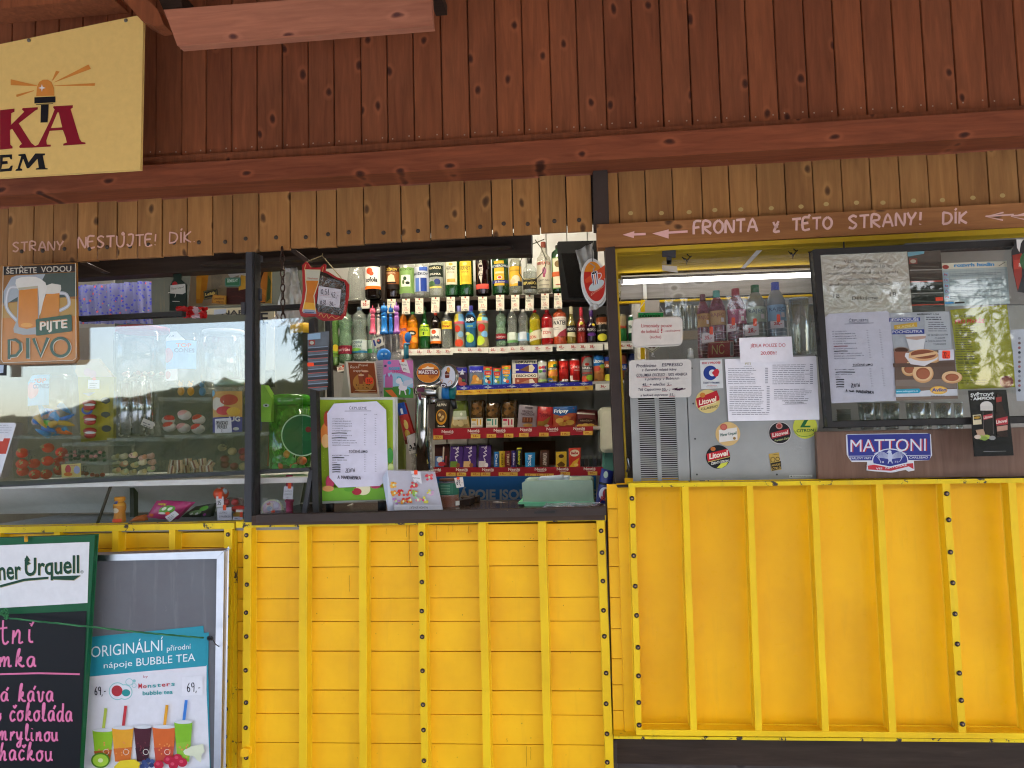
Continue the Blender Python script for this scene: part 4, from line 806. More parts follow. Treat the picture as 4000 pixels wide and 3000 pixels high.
can('B8', 1400, 702, 190, 205, S3, '8a8a84', [('p', [(-1, .6), (-.2, .92), (1, .95), (1, 1), (-1, .93)], 'a01f20'), ('r', -.9, .49, .9, .6, '1d2440'), ('t', 'BIRELL', 0, .51, 1.5, .075, 'f0f0ec', .03), ('e', 0, .68, .3, .05, 'b8302a'), ('e', -.35, .15, .6, .12, 'c8563a'), ('e', .35, .2, .5, .1, '9ac03a'), ('r', -.8, .35, .8, .385, 'b83a30')], 'tall silver beer can with fruit print', rim='3a2a2a')
can('B8', 1620, 707, 180, 200, S3, 'd08a4a', [('r', -1, .62, 1, .94, '1f6ab0'), ('t', 'Litovel', 0, .73, 1.6, .12, 'e8eef0', .04), ('e', -.35, .52, .55, .1, 'c8503a'), ('e', .5, .6, .4, .08, '9ab83a'), ('t', 'SVĚŽÍ', .2, .33, .8, .05, 'a85a2a', .01), ('e', -.5, .12, .3, .04, '7a4a2a')], 'tall blue and peach beer can', rim='1a3a6a')
can('B8', 1815, 700, 190, 190, S3, '15181c', [('r', -1, .8, 1, .95, '1f3a8a'), ('r', -1, .55, 1, .8, '9a4a2a'), ('t', 'Litovel', 0, .6, 1.6, .1, 'e8d8c0', .03), ('e', -.3, .2, .6, .13, 'd0c83a')], 'tall dark beer can next to the post', rim='15181c')
can('B1', 408, 1290, 1068, 74, S3, '8a4a34', [('r', -.9, .35, .9, .6, '2a4a9a'), ('t', 'BIREL', 0, .42, 1.4, .12, 'e8e8ec', .02)], 'brown beer can right of the post on the third shelf', rim='6a3a2a')
can('B1', 495, 1288, 1066, 78, S3, '26305a', [], 'dark blue can right of the post on the third shelf', rim='26305a')
def pouch(name, view, pts, Y, col, label, cat, art=None, puff=.02, group=None, m=None, nx=8, ny=10, crimp=True, back=True):
    """filled packet: quad pts bl, br, tr, tl in view units, puffed front"""
    bl, br, tr, tl = [PV(view, x, y, Y) for x, y in pts]
    def f(u, v, d=0):
        p = (bl * (1 - u) + br * u) * (1 - v) + (tl * (1 - u) + tr * u) * v
        e = max(0, math.sin(math.pi * u)) ** .6 * max(0, math.sin(math.pi * (v * .92 + .04))) ** .5
        w = .06 * math.sin(u * 17 + v * 5) * (1 if (v > .85 or v < .15) else .3)
        return p + Vector((0, -puff * (e + w) - d, 0))
    t = thing(name, label, cat, (bl + br) / 2, group); mb = MB(); vs = []
    for j in range(ny + 1):
        for i in range(nx + 1): vs.append(f(i / nx, j / ny))
    fs = [(j * (nx + 1) + i, j * (nx + 1) + i + 1, (j + 1) * (nx + 1) + i + 1, (j + 1) * (nx + 1) + i) for j in range(ny) for i in range(nx)]
    mt = m or pm(col, .3); mb.add(vs, fs, mt, True)
    if back: mb.add([v + Vector((0, puff * 1.6, 0)) for v in (bl, br, tr, tl)], [(3, 2, 1, 0)], mt)
    mb.build('wrapper', t)
    if art: build_art(spec(art), 'print', t, lambda u, v, d: f((u + 1) / 2, v, d), lift=.0003, clipu=.2, clipv=.12, rough=.35)
    return t
def box(name, view, pts, Y, dy, col, label, cat, art=None, group=None, m=None, bevel=.001):
    bl, br, tr, tl = [PV(view, x, y, Y) for x, y in pts]
    t = thing(name, label, cat, (bl + br) / 2, group); MB().prism([bl, br, tr, tl], dy, m or pm(col, .45)).build('carton', t, bevel)
    if art: build_art(spec(art), 'print', t, lambda u, v, d: (bl * (1 - (u + 1) / 2) + br * (u + 1) / 2) * (1 - v) + (tl * (1 - (u + 1) / 2) + tr * (u + 1) / 2) * v + Vector((0, -d, 0)), lift=.0003)
    return t
def q(x0, x1, yt, yb, sl=0): return [(x0, yb), (x1, yb + sl * (x1 - x0)), (x1, yt + sl * (x1 - x0)), (x0, yt)]
pouch('juice_pouch', 'B7', q(618, 830, 395, 752), S3, '2a2a7a', 'silver and dark blue juice pouch with red fruit', 'juice pouch', [('r', -.9, .7, .95, .95, '22248a'), ('t', 'Capri-Sun', 0, .72, 1.5, .09, 'd8dce8', .02), ('p', [(-.2, .6), (.2, .9), (.5, .6)], 'c8ccd4'), ('e', -.3, .3, .5, .16, '9a5a4a'), ('e', .2, .12, .7, .1, 'b04a4a'), ('e', .4, .3, .3, .06, '3a6a4a')], .012, m=pm('4a3a5a', .25, .4))
pouch('juice_pouch', 'B7', [(870, 748), (1115, 745), (1135, 368), (855, 372)], S3, '3a4a7a', 'silver and blue juice pouch with an orange', 'juice pouch', [('r', -.9, .66, .95, .96, '2428a0'), ('t', 'Capri-Sun', 0, .68, 1.6, .1, 'e4e8f0', .02), ('e', -.1, .38, .4, .16, 'd08a3a'), ('p', [(-.8, .1), (.9, .1), (.9, .3), (-.5, .3)], 'c89048'), ('e', .3, .33, .2, .09, 'e0c080')], .012, m=pm('8a95a0', .25, .6))
for x0, x1, yt, yb, c1, c2, lb in [(1132, 1292, 388, 738, 'c83a30', '4a9ac8', 'small juice carton with a red panel and a cow on blue'), (1308, 1458, 415, 735, 'b8342a', '4a94c0', 'smallest juice carton with a red panel and green figure'), (1468, 1636, 368, 728, 'e08a2a', '3f8ac8', 'tallest juice carton with an orange panel')]:
    box('juice_carton', 'B7', q(x0, x1, yt, yb), S3, .04, c2, lb, 'juice carton', [('r', -1, .82, 1, 1, 'd8762a' if c1[0] == 'e' else 'c04030'), ('e', 0, .87, .55, .06, 'a8c03a'), ('r', -.8, .56, .8, .78, c1), ('t', 'jupi', 0, .62, .9, .08, 'f0d8c8', .01), ('e', 0, .48, .6, .05, 'e8d04a'), ('e', -.3, .25, .35, .1, 'e8e4dc'), ('e', .3, .18, .35, .09, '7a9a4a' if c1[0] == 'b' else 'c0503a'), ('e', 0, .34, .3, .05, '2a2a2a' if c1[0] == 'c' else '8ab03a')])
box('coffee_drink_box', 'B8', [(5, 515), (465, 512), (465, 262), (0, 268)], S3, .06, '2a2aa0', 'blue box with a white strip reading EISKAFFEE', 'box', [('r', -1, .70, 1, 1, 'ece6d4'), ('t', 'EISKAFFEE', .1, .75, 1.65, .19, '15141a', .03), ('r', -.98, .02, -.72, .96, 'd8d4c8'), ('p', [(-.45, .25), (.35, .1), (.35, .6)], '7a5238'), ('p', [(.35, .1), (.35, .6), (.6, .66), (.82, .4), (.62, .08)], 'd8cdb4'), ('p', [(-.8, .2), (-.45, .22), (-.45, .3), (-.8, .35)], 'e0d8d0')])
box('chocolate_drink_box', 'B8', [(8, 712), (475, 706), (470, 512), (5, 517)], S3, .06, '9a4a38', 'brown box with a white strip reading EISSCHOKO', 'box', [('r', -1, .58, 1, 1, 'ece6d4'), ('t', 'EISSCHOKO', .1, .66, 1.6, .24, '15141a', .03), ('r', -.98, .02, -.78, .9, 'd8c8b8'), ('p', [(-.4, .08), (.35, .05), (.35, .42)], 'b07a5a'), ('p', [(.35, .05), (.35, .42), (.6, .48), (.8, .1)], 'e0d4c0'), ('e', -.55, .3, .1, .12, 'c89a80')])
# fourth shelf
S4 = 4.22
pouch('nut_packet', 'A8', [(0, 792), (125, 790), (130, 528), (-5, 535)], S4, '1c1812', 'black nut packet with a yellow oval window behind the chrome tap', 'nuts', [('t', 'ALPIN', 0, .82, 1.4, .1, 'c8c4b8', .02), ('e', 0, .42, .8, .28, 'd0942a'), ('e', 0, .45, .65, .22, '6a4a2a'), ('e', -.2, .5, .2, .06, 'c8b080'), ('e', .25, .42, .2, .06, 'c0a878'), ('e', 0, .34, .2, .05, 'b89868'), ('t', 'Secola', 0, .06, 1.1, .06, 'e8e0d0', .02)], .02)
pouch('pretzel_packet', 'A8', [(148, 785), (332, 782), (300, 522), (185, 528)], S4, '6a7a3a', 'clear packet of pale rings with a green label', 'snack', [('r', -1, .0, 1, .42, 'a08a5a'), ('e', -.5, .2, .35, .12, 'c8b88a'), ('e', .1, .16, .35, .12, 'd0c090'), ('e', .6, .24, .3, .12, 'c0b080'), ('r', -.9, .38, .8, .62, 'a8b49a'), ('r', -.8, .3, .8, .4, 'c8ccc0'), ('e', .2, .5, .15, .06, 'e0e4d8')], .025, m=tint('5a6a2a', .8))
for x0, x1, yt, cc, lb in [(338, 472, 518, 'd8a83a', 'first brown pretzel packet, with a yellow printed card'), (482, 620, 542, '3a8a7a', 'second brown pretzel packet, with a teal printed card'), (635, 782, 520, 'b8204a', 'third brown pretzel packet, with a crimson printed card')]:
    t = pouch('pretzel_packet', 'A8', [(x0, 785), (x1, 782), (x1 - 5, yt), (x0 + 5, yt + 4)], S4, '4a3212', lb, 'snack', [('e', -.3, .8, .5, .1, '5a3c18'), ('e', .2, .68, .55, .12, '64451c'), ('e', -.2, .55, .5, .1, '6e4d22'), ('e', .3, .45, .4, .08, '553a16'), ('e', .1, .7, .2, .05, '2e2010')], .03, m=tint('4a3416', .85))
    pts = [PV('A8', a, b, S4 - .05) for a, b in [(x0 + 3, 783), (x0 + 112, 780), (x0 + 116, 690), (x0 + 6, 694)]]
    MB().prism(pts, .001, pm('dcd8cc')).build('card', t)
    a = Art(); bx, by = x0 + 5, 780; a.rect(bx + 6, by - 82, bx + 46, by - 62, cc); a.rect(bx + 54, by - 80, bx + 66, by - 20, cc); a.rect(bx + 84, by - 78, bx + 96, by - 25, cc); a.fine(bx + 6, by - 40, bx + 46, 3, 8, '8a8a80'); a.line([(bx + 6, by - 4), (bx + 100, by - 6)], 5, 'b05a40')
    build_art(a, 'print', t, on('A8', S4 - .051))
pouch('cheese_stick_packet', 'A8', [(782, 782), (962, 778), (975, 580), (800, 562)], S4, '8a8088', 'grey packet reading ORIGINAL TVARŮŽKOVÉ', 'snack', [('t', 'ORIGINAL', 0, .68, 1.2, .1, '3a1f2a', .02), ('t', 'TVARŮŽKOVÉ', 0, .54, 1.5, .11, '3a1f2a', .02), ('r', -.5, .22, .6, .46, '6a3a24'), ('r', -.35, .26, -.25, .44, '9a6040'), ('r', 0, .26, .1, .44, '9a6040'), ('r', .3, .26, .4, .44, '9a6040'), ('e', .1, .1, .5, .08, 'b08a50'), ('r', -.3, .86, .5, .95, '4a4048')], .02)
pouch('stick_packet', 'A8', [(968, 778), (1118, 775), (1125, 588), (978, 580)], S4, 'a81f22', 'red packet of salted sticks', 'snack', [('t', 'Tyčinky', 0, .52, 1.5, .16, '6a1216', .02), ('p', [(-.9, .08), (.2, .05), (.8, .55), (-.2, .28), (-.9, .3)], '8a6a2a'), ('e', .3, .06, .3, .06, 'd8c8b8'), ('e', 0, .72, .3, .05, 'c85a50')], .025)
pouch('crisp_packet', 'A8', [(1122, 776), (1335, 772), (1355, 575), (1122, 585)], S4, 'a8402a', 'crisp packet with blue top and white lettering', 'crisps', [('r', -1, .66, 1, 1, '1f4f8a'), ('e', -.3, .68, .6, .14, '1f4f8a'), ('t', 'Fripsy', -.3, .7, 1.2, .17, 'e4e8ec', .03), ('e', -.4, .3, .35, .14, 'c8a050'), ('e', .2, .42, .35, .12, 'c07a3a'), ('e', .5, .2, .4, .12, 'd0a850'), ('e', -.1, .14, .4, .1, 'b88a40'), ('e', .5, .55, .3, .08, 'b85a3a'), ('e', -.7, .5, .25, .1, '9a5a30')], .03)
for k, (dx, dy_) in enumerate([(22, -8), (10, -4)]):
    pouch('peanut_packet', 'A8', [(1345 + dx, 790), (1550 + dx, 780), (1520 + dx, 625 + dy_), (1345 + dx, 614 + dy_)], S4 + .05 + .025 * (1 - k), '6a1a1c', 'red peanut packet, %s behind the front one at the shelf end' % ('last' if k == 0 else 'second'), 'nuts', None, .012)
pouch('peanut_packet', 'A8', [(1345, 792), (1548, 785), (1520, 640), (1348, 628)], S4, '5a181a', 'red peanut packet in front of its row at the shelf end', 'nuts', [('r', -1, .86, 1, .94, 'b8b0a8'), ('p', [(-.9, .34), (.9, .34), (.85, .56), (0, .64), (-.85, .56)], '3a1c18'), ('t', 'ARAŠÍDY', 0, .42, 1.3, .1, 'a08a70', .01), ('e', -.6, .16, .35, .1, 'c8a048'), ('e', -.1, .2, .35, .1, 'd0ac58'), ('e', .4, .17, .35, .12, 'c8a048'), ('e', .75, .1, .25, .1, 'b8924a')], .02)
# fifth shelf
S5 = 4.18
box('chocolate_bar', 'A8', [(-5, 1166), (128, 1164), (135, 938), (-5, 945)], S5, .012, '3a1a16', 'dark brown chocolate bar with upright white lettering and a blue picture', 'chocolate', [('r', -.9, .05, .3, .5, '5a7ab0'), ('e', -.3, .35, .4, .12, 'd8dce0'), ('e', 0, .16, .5, .1, 'b0303a'), ('l', [(.2, .35), (.25, .9)], .2, 'c8bcae'), ('l', [(.6, .1), (.6, .5)], .16, '8a3038')])
for x0, x1, yt, lb, im in [(135, 262, 958, 'purple milk chocolate bar with a hazelnut and green corner, leftmost of three', '6a8a3a'), (262, 388, 952, 'purple milk chocolate bar with a nut picture, middle of three', 'c8a878'), (408, 528, 948, 'purple milk chocolate bar with a white card, rightmost of three', 'c8c4c8')]:
    box('chocolate_bar', 'A8', [(x0, 1165), (x1, 1164), (x1 + 4, yt), (x0 + 12, yt + 4)], S5, .012, '4a3078', lb, 'chocolate', [('l', [(.1, .3), (-.2, .5), (.3, .58), (-.2, .68), (.3, .76), (-.1, .86), (.3, .92)], .16, 'd8d0e4'), ('r', -.9, .03, .2, .3, im), ('e', .3, .12, .3, .1, '8a5a3a' if im != 'c8c4c8' else 'dcd8dc'), ('r', -.6, .9, -.1, .94, 'c8bcd8')])
for x0, x1, yt, c1, c2, tx, lb in [(560, 607, 1012, '1f6ab8', 'd8e4f0', 'Deli', 'slim blue wafer bar'), (612, 662, 1005, 'c8a828', '3a2410', 'KOSTKA', 'slim yellow wafer bar with dark letters'), (665, 722, 1003, '6a1a1c', 'd8c0a0', 'TRIBIT', 'slim maroon bar'), (727, 770, 1000, '3a2a78', 'c8c0dc', 'Milka', 'slim purple bar'), (775, 828, 972, '16181a', 'd0d83a', 'Banány', 'slim black bar with yellow lettering and yellow top'), (857, 950, 1020, '2a8ac8', 'e8ecf0', 'Margot', 'wide sky blue bar'), (1000, 1084, 998, '4a2a1c', 'd8ccc0', 'TATRANKY', 'brown wafer bar with pale upright letters'), (1150, 1254, 1010, 'c8a42a', '4a2a10', '', 'yellow chocolate bar with a dark diamond'), ]:
    w = x1 - x0
    t = pouch('chocolate_bar', 'A8', [(x0, 1162), (x1 - 3, 1161), (x1, yt), (x0, yt + 3)], S5, c1, lb + (' on the lowest shelf' if len(lb.split()) < 5 else ''), 'chocolate', [('r', -.9, .93, .9, 1, {'1f6ab8': '2a78c0', '16181a': 'd0c83a'}.get(c1, c1))] + ([('e', 0, .72, .5, .12, '3a2410'), ('p', [(-.8, .2), (0, .4), (.8, .2), (.5, .05), (-.5, .05)], '6a4a20')] if not tx else []), .008, nx=4, ny=6)
    if tx:
        vs, fs = glyphs(tx, .02); a = Art(); L = (1162 - yt) * .72
        a.polys_([[(x0 + w * .32 + vs[i][1] * w * .42, yt + (1162 - yt) * .16 + vs[i][0] * L) for i in f] for f in fs], c2); build_art(a, 'lettering', t, on('A8', S5 - .014))
box('biscuit_box', 'A8', [(1275, 1160), (1380, 1158), (1386, 974), (1272, 980)], S5, .03, 'c8382c', 'red and white biscuit carton standing on the lower shelf', 'biscuits', [('p', [(-1, .5), (1, .65), (1, 1), (-1, 1)], 'd8503c'), ('e', 0, .74, .8, .18, 'e8dcc4'), ('t', 'BeBe', 0, .68, 1.2, .14, 'b8202a', .04), ('p', [(-1, 0), (.2, 0), (.9, .5), (-.2, .3)], 'd8a83a'), ('e', .3, .12, .4, .08, 'e0b868')])
for k in range(5):
    x0 = 1390 + k * 39; t = thing('lighter', 'small dark lighter with steel top, %s of five from the left on the lower shelf' % ['first', 'second', 'third', 'fourth', 'fifth'][k], 'lighter', PV('A8', x0 + 16, 1152, S5), 'lighters on the lower shelf')
    MB().prism([PV('A8', *p, S5) for p in [(x0, 1152), (x0 + 30, 1151), (x0 + 30, 1078), (x0, 1079)]], .012, pm(['1a1a1c', '2a2420', '1c2420', '20202a', '181818'][k], .3)).build('body', t, .001)
    MB().prism([PV('A8', *p, S5) for p in [(x0 + 3, 1078), (x0 + 27, 1077), (x0 + 27, 1052), (x0 + 3, 1053)]], .010, pm('8a8a80', .3, .8)).build('top', t, .001)
# big mineral water bottles lower left
bottle('mineral_water_bottle', 'A5', 182, 1590, 880, 118, 4.0, 'waist', tint('a8d088', .3), 'large green mineral water bottle with lemon label at the left', 'bottle', [('r', -1, .15, 1, .33, '8ab84a'), ('e', .4, .3, .5, .06, 'e8c83a'), ('t', 'MATTONI', 0, .17, 1.6, .04, '1a2a1a', .02)], tint('a0cc80', .4), .8, '7a2a2a')
bottle('mineral_water_bottle', 'A5', 322, 1560, 875, 172, 4.0, 'waist', PALE, 'large pale mineral water bottle with red label', 'bottle', [('r', -1, .16, 1, .31, '8a1f3a'), ('t', '150', 0, .18, .8, .1, 'b84a5a'), ('t', 'MATTONI', 0, .21, 1.3, .04, 'f0e8e8', .02)], tint('c4dcc4', .3), .75, '2a5a3a')
bottle('water_bottle', 'A5', 500, 1532, 862, 185, 4.0, 'waist', tint('c8d4cc', .2), 'large clear water bottle with a blue and green wave label at the left', 'bottle', [('r', -1, .14, 1, .38, 'b8c8c4'), ('t', 'DOBRÁ', -.1, .31, 1.1, .05, '3a5a6a', .01), ('t', 'VODA', -.1, .24, .9, .05, '3a5a6a', .01), ('r', -1, .14, 1, .18, '2a7aa8'), ('e', -.3, .2, .6, .03, '7ab04a'), ('r', .4, .2, .8, .36, 'd0dcdc')], tint('ccd8d0', .25), .75, '3a4a5a')
bottle('water_bottle', 'A5', 650, 1530, 870, 120, 4.06, 'waist', tint('b8c8c0', .3), 'water bottle with green label half hidden by the toy wands', 'bottle', [('r', -1, .14, 1, .38, 'a8bcb0'), ('r', -1, .14, 1, .22, '4a9a5a')], cap='3a4a5a')
# ------------------------------------------------------------------ wall shelves with their price strips
def shelf(label, view, top, bot, Y, depth, m=None):
    t0 = PV(view, *top[0], Y); t = thing('wall_shelf', label, 'shelf', t0)
    a = [PV(view, *p, Y) for p in bot] + [PV(view, *p, Y) for p in top[::-1]]
    MB().prism(a, depth, m or M['dark_wood']).build('board', t, .001); return t
def strip(parent, view, pts, Y, col, art, name='price_strip'):
    MB().prism(quad(view, pts, Y), .003, pm(col, .35)).build(name, parent); build_art(art, 'lettering', parent, on(view, Y), lift=.0002)
sh1 = shelf('dark brown top shelf board holding the spirit bottles', 'A5', [(120, 785), (1914, 728), (4050, 652)], [(120, 830), (1914, 770), (4050, 696)], 4.24, .36)
MB().prism(quad('A5', [(762, 300), (765, 790), (806, 790), (803, 300)], 4.22), .3, M['dark_wood']).build('divider', sh1)
sh1b = shelf('dark rail under the top shelf board', 'A5', [(120, 832), (1914, 775), (3480, 722)], [(120, 865), (1914, 818), (3480, 775)], 4.5, .05)
sh2 = shelf('second shelf board with white price strips under the drinks', 'A5', [(950, 1388), (1914, 1366), (4050, 1276)], [(950, 1420), (1914, 1398), (4050, 1308)], 4.2, .4, M['grey_wall'])
def prices(parent, view, x0, x1, y0, y1, sl, items, Y, bgc='e4e2da', fc='b8342c', hh=.42):
    a = Art()
    for t, x in items:
        w = (y1 - y0) * (.85 if len(t) > 3 else .6); yy = y0 + sl * (x - x0)
        a.text(t, x - w / 2, yy + (y1 - y0) * .60, w, (y1 - y0) * hh, fc, sl, .03); a.rect(x - w * .3, yy + (y1 - y0) * .78, x + w * .4, yy + (y1 - y0) * .82, '8a8a88', sl)
        a.rect(x + w * .78, yy + 4, x + w * .80, yy + (y1 - y0) - 4, 'b8b8b0')
    strip(parent, view, [(x0, y1), (x1, y1 + sl * (x1 - x0)), (x1, y0 + sl * (x1 - x0)), (x0, y0)], Y, bgc, a)
Yt = 4.19
prices(sh2, 'A5', 1010, 1300, 1387, 1460, 0, [('33,-', 1120), ('33,-', 1240)], Yt)
prices(sh2, 'A5', 1296, 1655, 1385, 1457, -.01, [('33,-', 1363), ('33,-', 1480), ('33,-', 1595)], Yt - .003)
prices(sh2, 'A6', -130, 340, 1365, 1432, -.005, [('23,-', -10), ('23,-', 118), ('23,-', 238)], Yt)
prices(sh2, 'A6', 345, 590, 1363, 1436, -.02, [('25,-', 405), ('25,-', 525)], Yt - .003)
prices(sh2, 'A6', 590, 875, 1352, 1424, -.02, [('22,-', 650), ('22,-', 770)], Yt)
prices(sh2, 'A6', 878, 1142, 1345, 1418, -.02, [('25,-', 960), ('25,-', 1085)], Yt - .003)
prices(sh2, 'A6', 1195, 1772, 1326, 1406, -.015, [('45,-', 1255), ('38,-', 1405), ('38,-', 1525), ('38,-', 1640)], Yt)
prices(sh2, 'A6', 1790, 2150, 1312, 1390, -.015, [('36,-', 2010), ('45,-', 2100)], Yt)
sh3 = shelf('third shelf board with a blue star patterned strip under the cans', 'B7', [(560, 750), (1640, 722), (4050, 628)], [(560, 800), (1640, 775), (4050, 681)], 4.19, .4, M['grey_wall'])
a = Art()
rng = random.Random(5)
for k in range(80):
    x = rng.uniform(620, 3140); y = 752 - (x - 620) * .0335 + rng.uniform(0, 62); s = rng.uniform(2, 5); a.poly([(x - s, y), (x, y - s), (x + s, y), (x, y + s)], 'c8ccf0')
for k in range(6):
    x = 772 + k * 443; y = 785 - (x - 772) * .036; a.poly([(x - 85, y), (x - 20, y - 14), (x, y - 44), (x + 20, y - 14), (x + 85, y), (x + 20, y + 14), (x, y + 40), (x - 20, y + 14)], 'c9d6e8'); a.poly([(x - 72, y), (x - 18, y - 11), (x, y - 36), (x + 18, y - 11), (x + 72, y), (x + 18, y + 11), (x, y + 32), (x - 18, y + 11)], '2a3a8a'); a.text('Orion', x - 48, y + 12, 96, 26, 'dfe8f4', -.03, .03)
strip(sh3, 'B7', [(612, 828), (3155, 742), (3145, 662), (612, 745)], 4.175, '26268c', a, 'star_strip')
prices(sh3, 'B7', 612, 1700, 828, 918, -.035, [('14,-', 700), ('14,-', 880), ('14,-', 1060), ('14,-', 1250), ('14,-', 1430), ('14,-', 1610)], 4.172, 'cfa63a', 'b8381c', .32)
prices(sh3, 'B7', 1702, 3158, 792, 880, -.038, [('35,-', 1818), ('35,-', 1990), ('25,-', 2232), ('33,-', 2408), ('27,-', 2620), ('27,-', 2805), ('36,-', 3046)], 4.172, 'd0a840', 'a8381c', .3)
prices(sh3, 'B8', 1545, 1800, 712, 830, -.04, [('36,-', 1690)], 4.17)
sh4 = shelf('fourth shelf board with a red strip under the salty snacks', 'A8', [(-20, 790), (1560, 768), (1590, 768)], [(-20, 822), (1560, 800), (1590, 800)], 4.17, .35, M['grey_wall'])
a = Art()
for x, y in [(118, 832), (366, 826), (614, 820), (866, 812), (1117, 808), (1372, 803)]:
    a.text('Nestlé', x - 56, y, 112, 28, 'e8dcd8', -.005, .02); a.line([(x - 30, y + 10), (x + 20, y + 12), (x + 52, y + 4)], 3, 'e8dcd8')
for t, x, y in [('23,-', 28, 892), ('34,-', 385, 880), ('34,-', 536, 878), ('34,-', 700, 875), ('30,-', 845, 870), ('19,-', 1036, 866), ('19,-', 1240, 858), ('29,-', 1456, 850)]:
    a.rect(x - 45, y - 36, x + 45, y + 2, 'd8b050'); a.text(t, x - 28, y - 8, 54, 20, 'b04a20', 0, .02)
strip(sh4, 'A8', [(-20, 900), (1505, 848), (1505, 768), (-20, 790)], 4.155, '9a2430', a, 'red_strip')
sh5 = shelf('lowest shelf board with a red strip under the chocolate bars', 'A8', [(-20, 1168), (1600, 1158)], [(-20, 1192), (1600, 1182)], 4.15, .33, M['grey_wall'])
a = Art()
for x, y in [(0, 1195), (254, 1194), (503, 1194), (752, 1192), (1005, 1190), (1215, 1188), (1472, 1186)]:
    a.text('Nestlé', x - 56, y, 112, 27, 'e8dcd8', 0, .02); a.line([(x - 30, y + 9), (x + 20, y + 11), (x + 52, y + 3)], 3, 'e8dcd8')
for t, x, y in [('45,-', 150, 1240), ('45,-', 250, 1240), ('45,-', 385, 1240), ('45,-', 480, 1240), ('15,-', 650, 1238), ('15,-', 740, 1238), ('22,-', 900, 1250), ('18,-', 990, 1250), ('15,-', 1085, 1250), ('25,-', 1240, 1235), ('90,-', 1500, 1230)]:
    a.rect(x - 45, y - 30, x + 45, y + 5, 'd8b050'); a.text(t, x - 28, y - 6, 54, 19, 'b04a20', 0, .02)
strip(sh5, 'A8', [(-20, 1258), (1590, 1238), (1600, 1156), (-20, 1160)], 4.135, '96222e', a, 'red_strip')
sheet('cardboard', 'A8', [(652, 1168), (1148, 1165), (1145, 905), (652, 915)], 4.5, pm('6a4526', .8), .004, 'brown cardboard sheet standing behind the chocolate bars', 'cardboard')
# hanging price tags on the top shelf
for v_, x0, x1, yt, yb, pr, lb in [('A5', 840, 942, 760, 935, '32', 'below the rum bottle'), ('A5', 1023, 1120, 755, 948, '32', 'below the peppermint bottle'), ('A5', 1187, 1286, 750, 945, '32', 'below the vodka bottle'), ('A5', 1390, 1490, 737, 930, '32', 'below the black labelled herb bottle'),
  ('A5', 1578, 1680, 733, 930, '37', 'below the cream labelled bitters'), ('A5', 1760, 1860, 727, 910, '37', 'below the yellow labelled bitters'), ('A6', 218, 325, 730, 905, '37', 'below the cherry liqueur'), ('A6', 438, 540, 708, 903, '40', 'below the blue banded bottle'), ('A6', 628, 728, 708, 903, '40', 'below the yellow fruit bottle'),
  ('A6', 808, 910, 708, 903, '45', 'below the short rum bottle'), ('A6', 1000, 1098, 690, 888, '52', 'below the gin bottle'), ('A6', 1163, 1264, 688, 878, '52', 'beside the black screen')]:
    a = Art(); w = x1 - x0; h = yb - yt; off_ = random.uniform(-4, 4)
    a.text('0,02ℓ 16,-'.replace('ℓ', 'l'), x0 + w * .06, yt + h * .26, w * .86, h * .10, '2a2a34', .02, .01); a.text('0,05l', x0 + w * .06, yt + h * .42, w * .5, h * .10, '2a2a34', .02, .01)
    a.text(pr + ',-', x0 + w * .3, yt + h * .70, w * .55, h * .18, 'c85040', .02); a.line([(x0 + w * .2, yt + h * .76), (x0 + w * .85, yt + h * .77)], 3, 'c85040'); a.text('1L 480,-', x0 + w * .1, yt + h * .95, w * .78, h * .10, '2a2a34', .02, .01)
    a.ell((x0 + x1) / 2, yt + 12, 11, 11, 'a84a34')
    sheet('price_tag', v_, [(x0 + off_, yb), (x1 + off_, yb - 2), (x1, yt), (x0, yt + 2)], 4.20, pm('e6e0cc'), .001, 'handwritten white spirit price tag pinned ' + lb, 'price tag', a, 'handwritten price tags pinned to the top shelf')
a = Art(); a.text('55,-', 535, 842, 70, 36, 'c03a2c', 0, .03); a.rect(560, 778, 578, 800, 'c8442c'); sheet('price_tag', 'A5', [(510, 880), (617, 876), (620, 775), (510, 778)], 4.15, pm('eae6dc'), .001, 'white tag with red 55 under the big bottles', 'price tag', a)
a = Art(); a.text('35,-', 320, 118, 55, 26, 'c03a2c', -.08, .03); a.rect(360, 70, 384, 92, 'e2512c'); sheet('price_tag', 'A7', [(312, 142), (384, 128), (380, 75), (304, 88)], 3.9, pm('eae6dc'), .001, 'white tag with red 35 left of the frappé card', 'price tag', a)
shelf('low shelf board under the large water bottles at the left', 'A5', [(120, 1592), (700, 1580)], [(120, 1640), (700, 1628)], 3.95, .3)
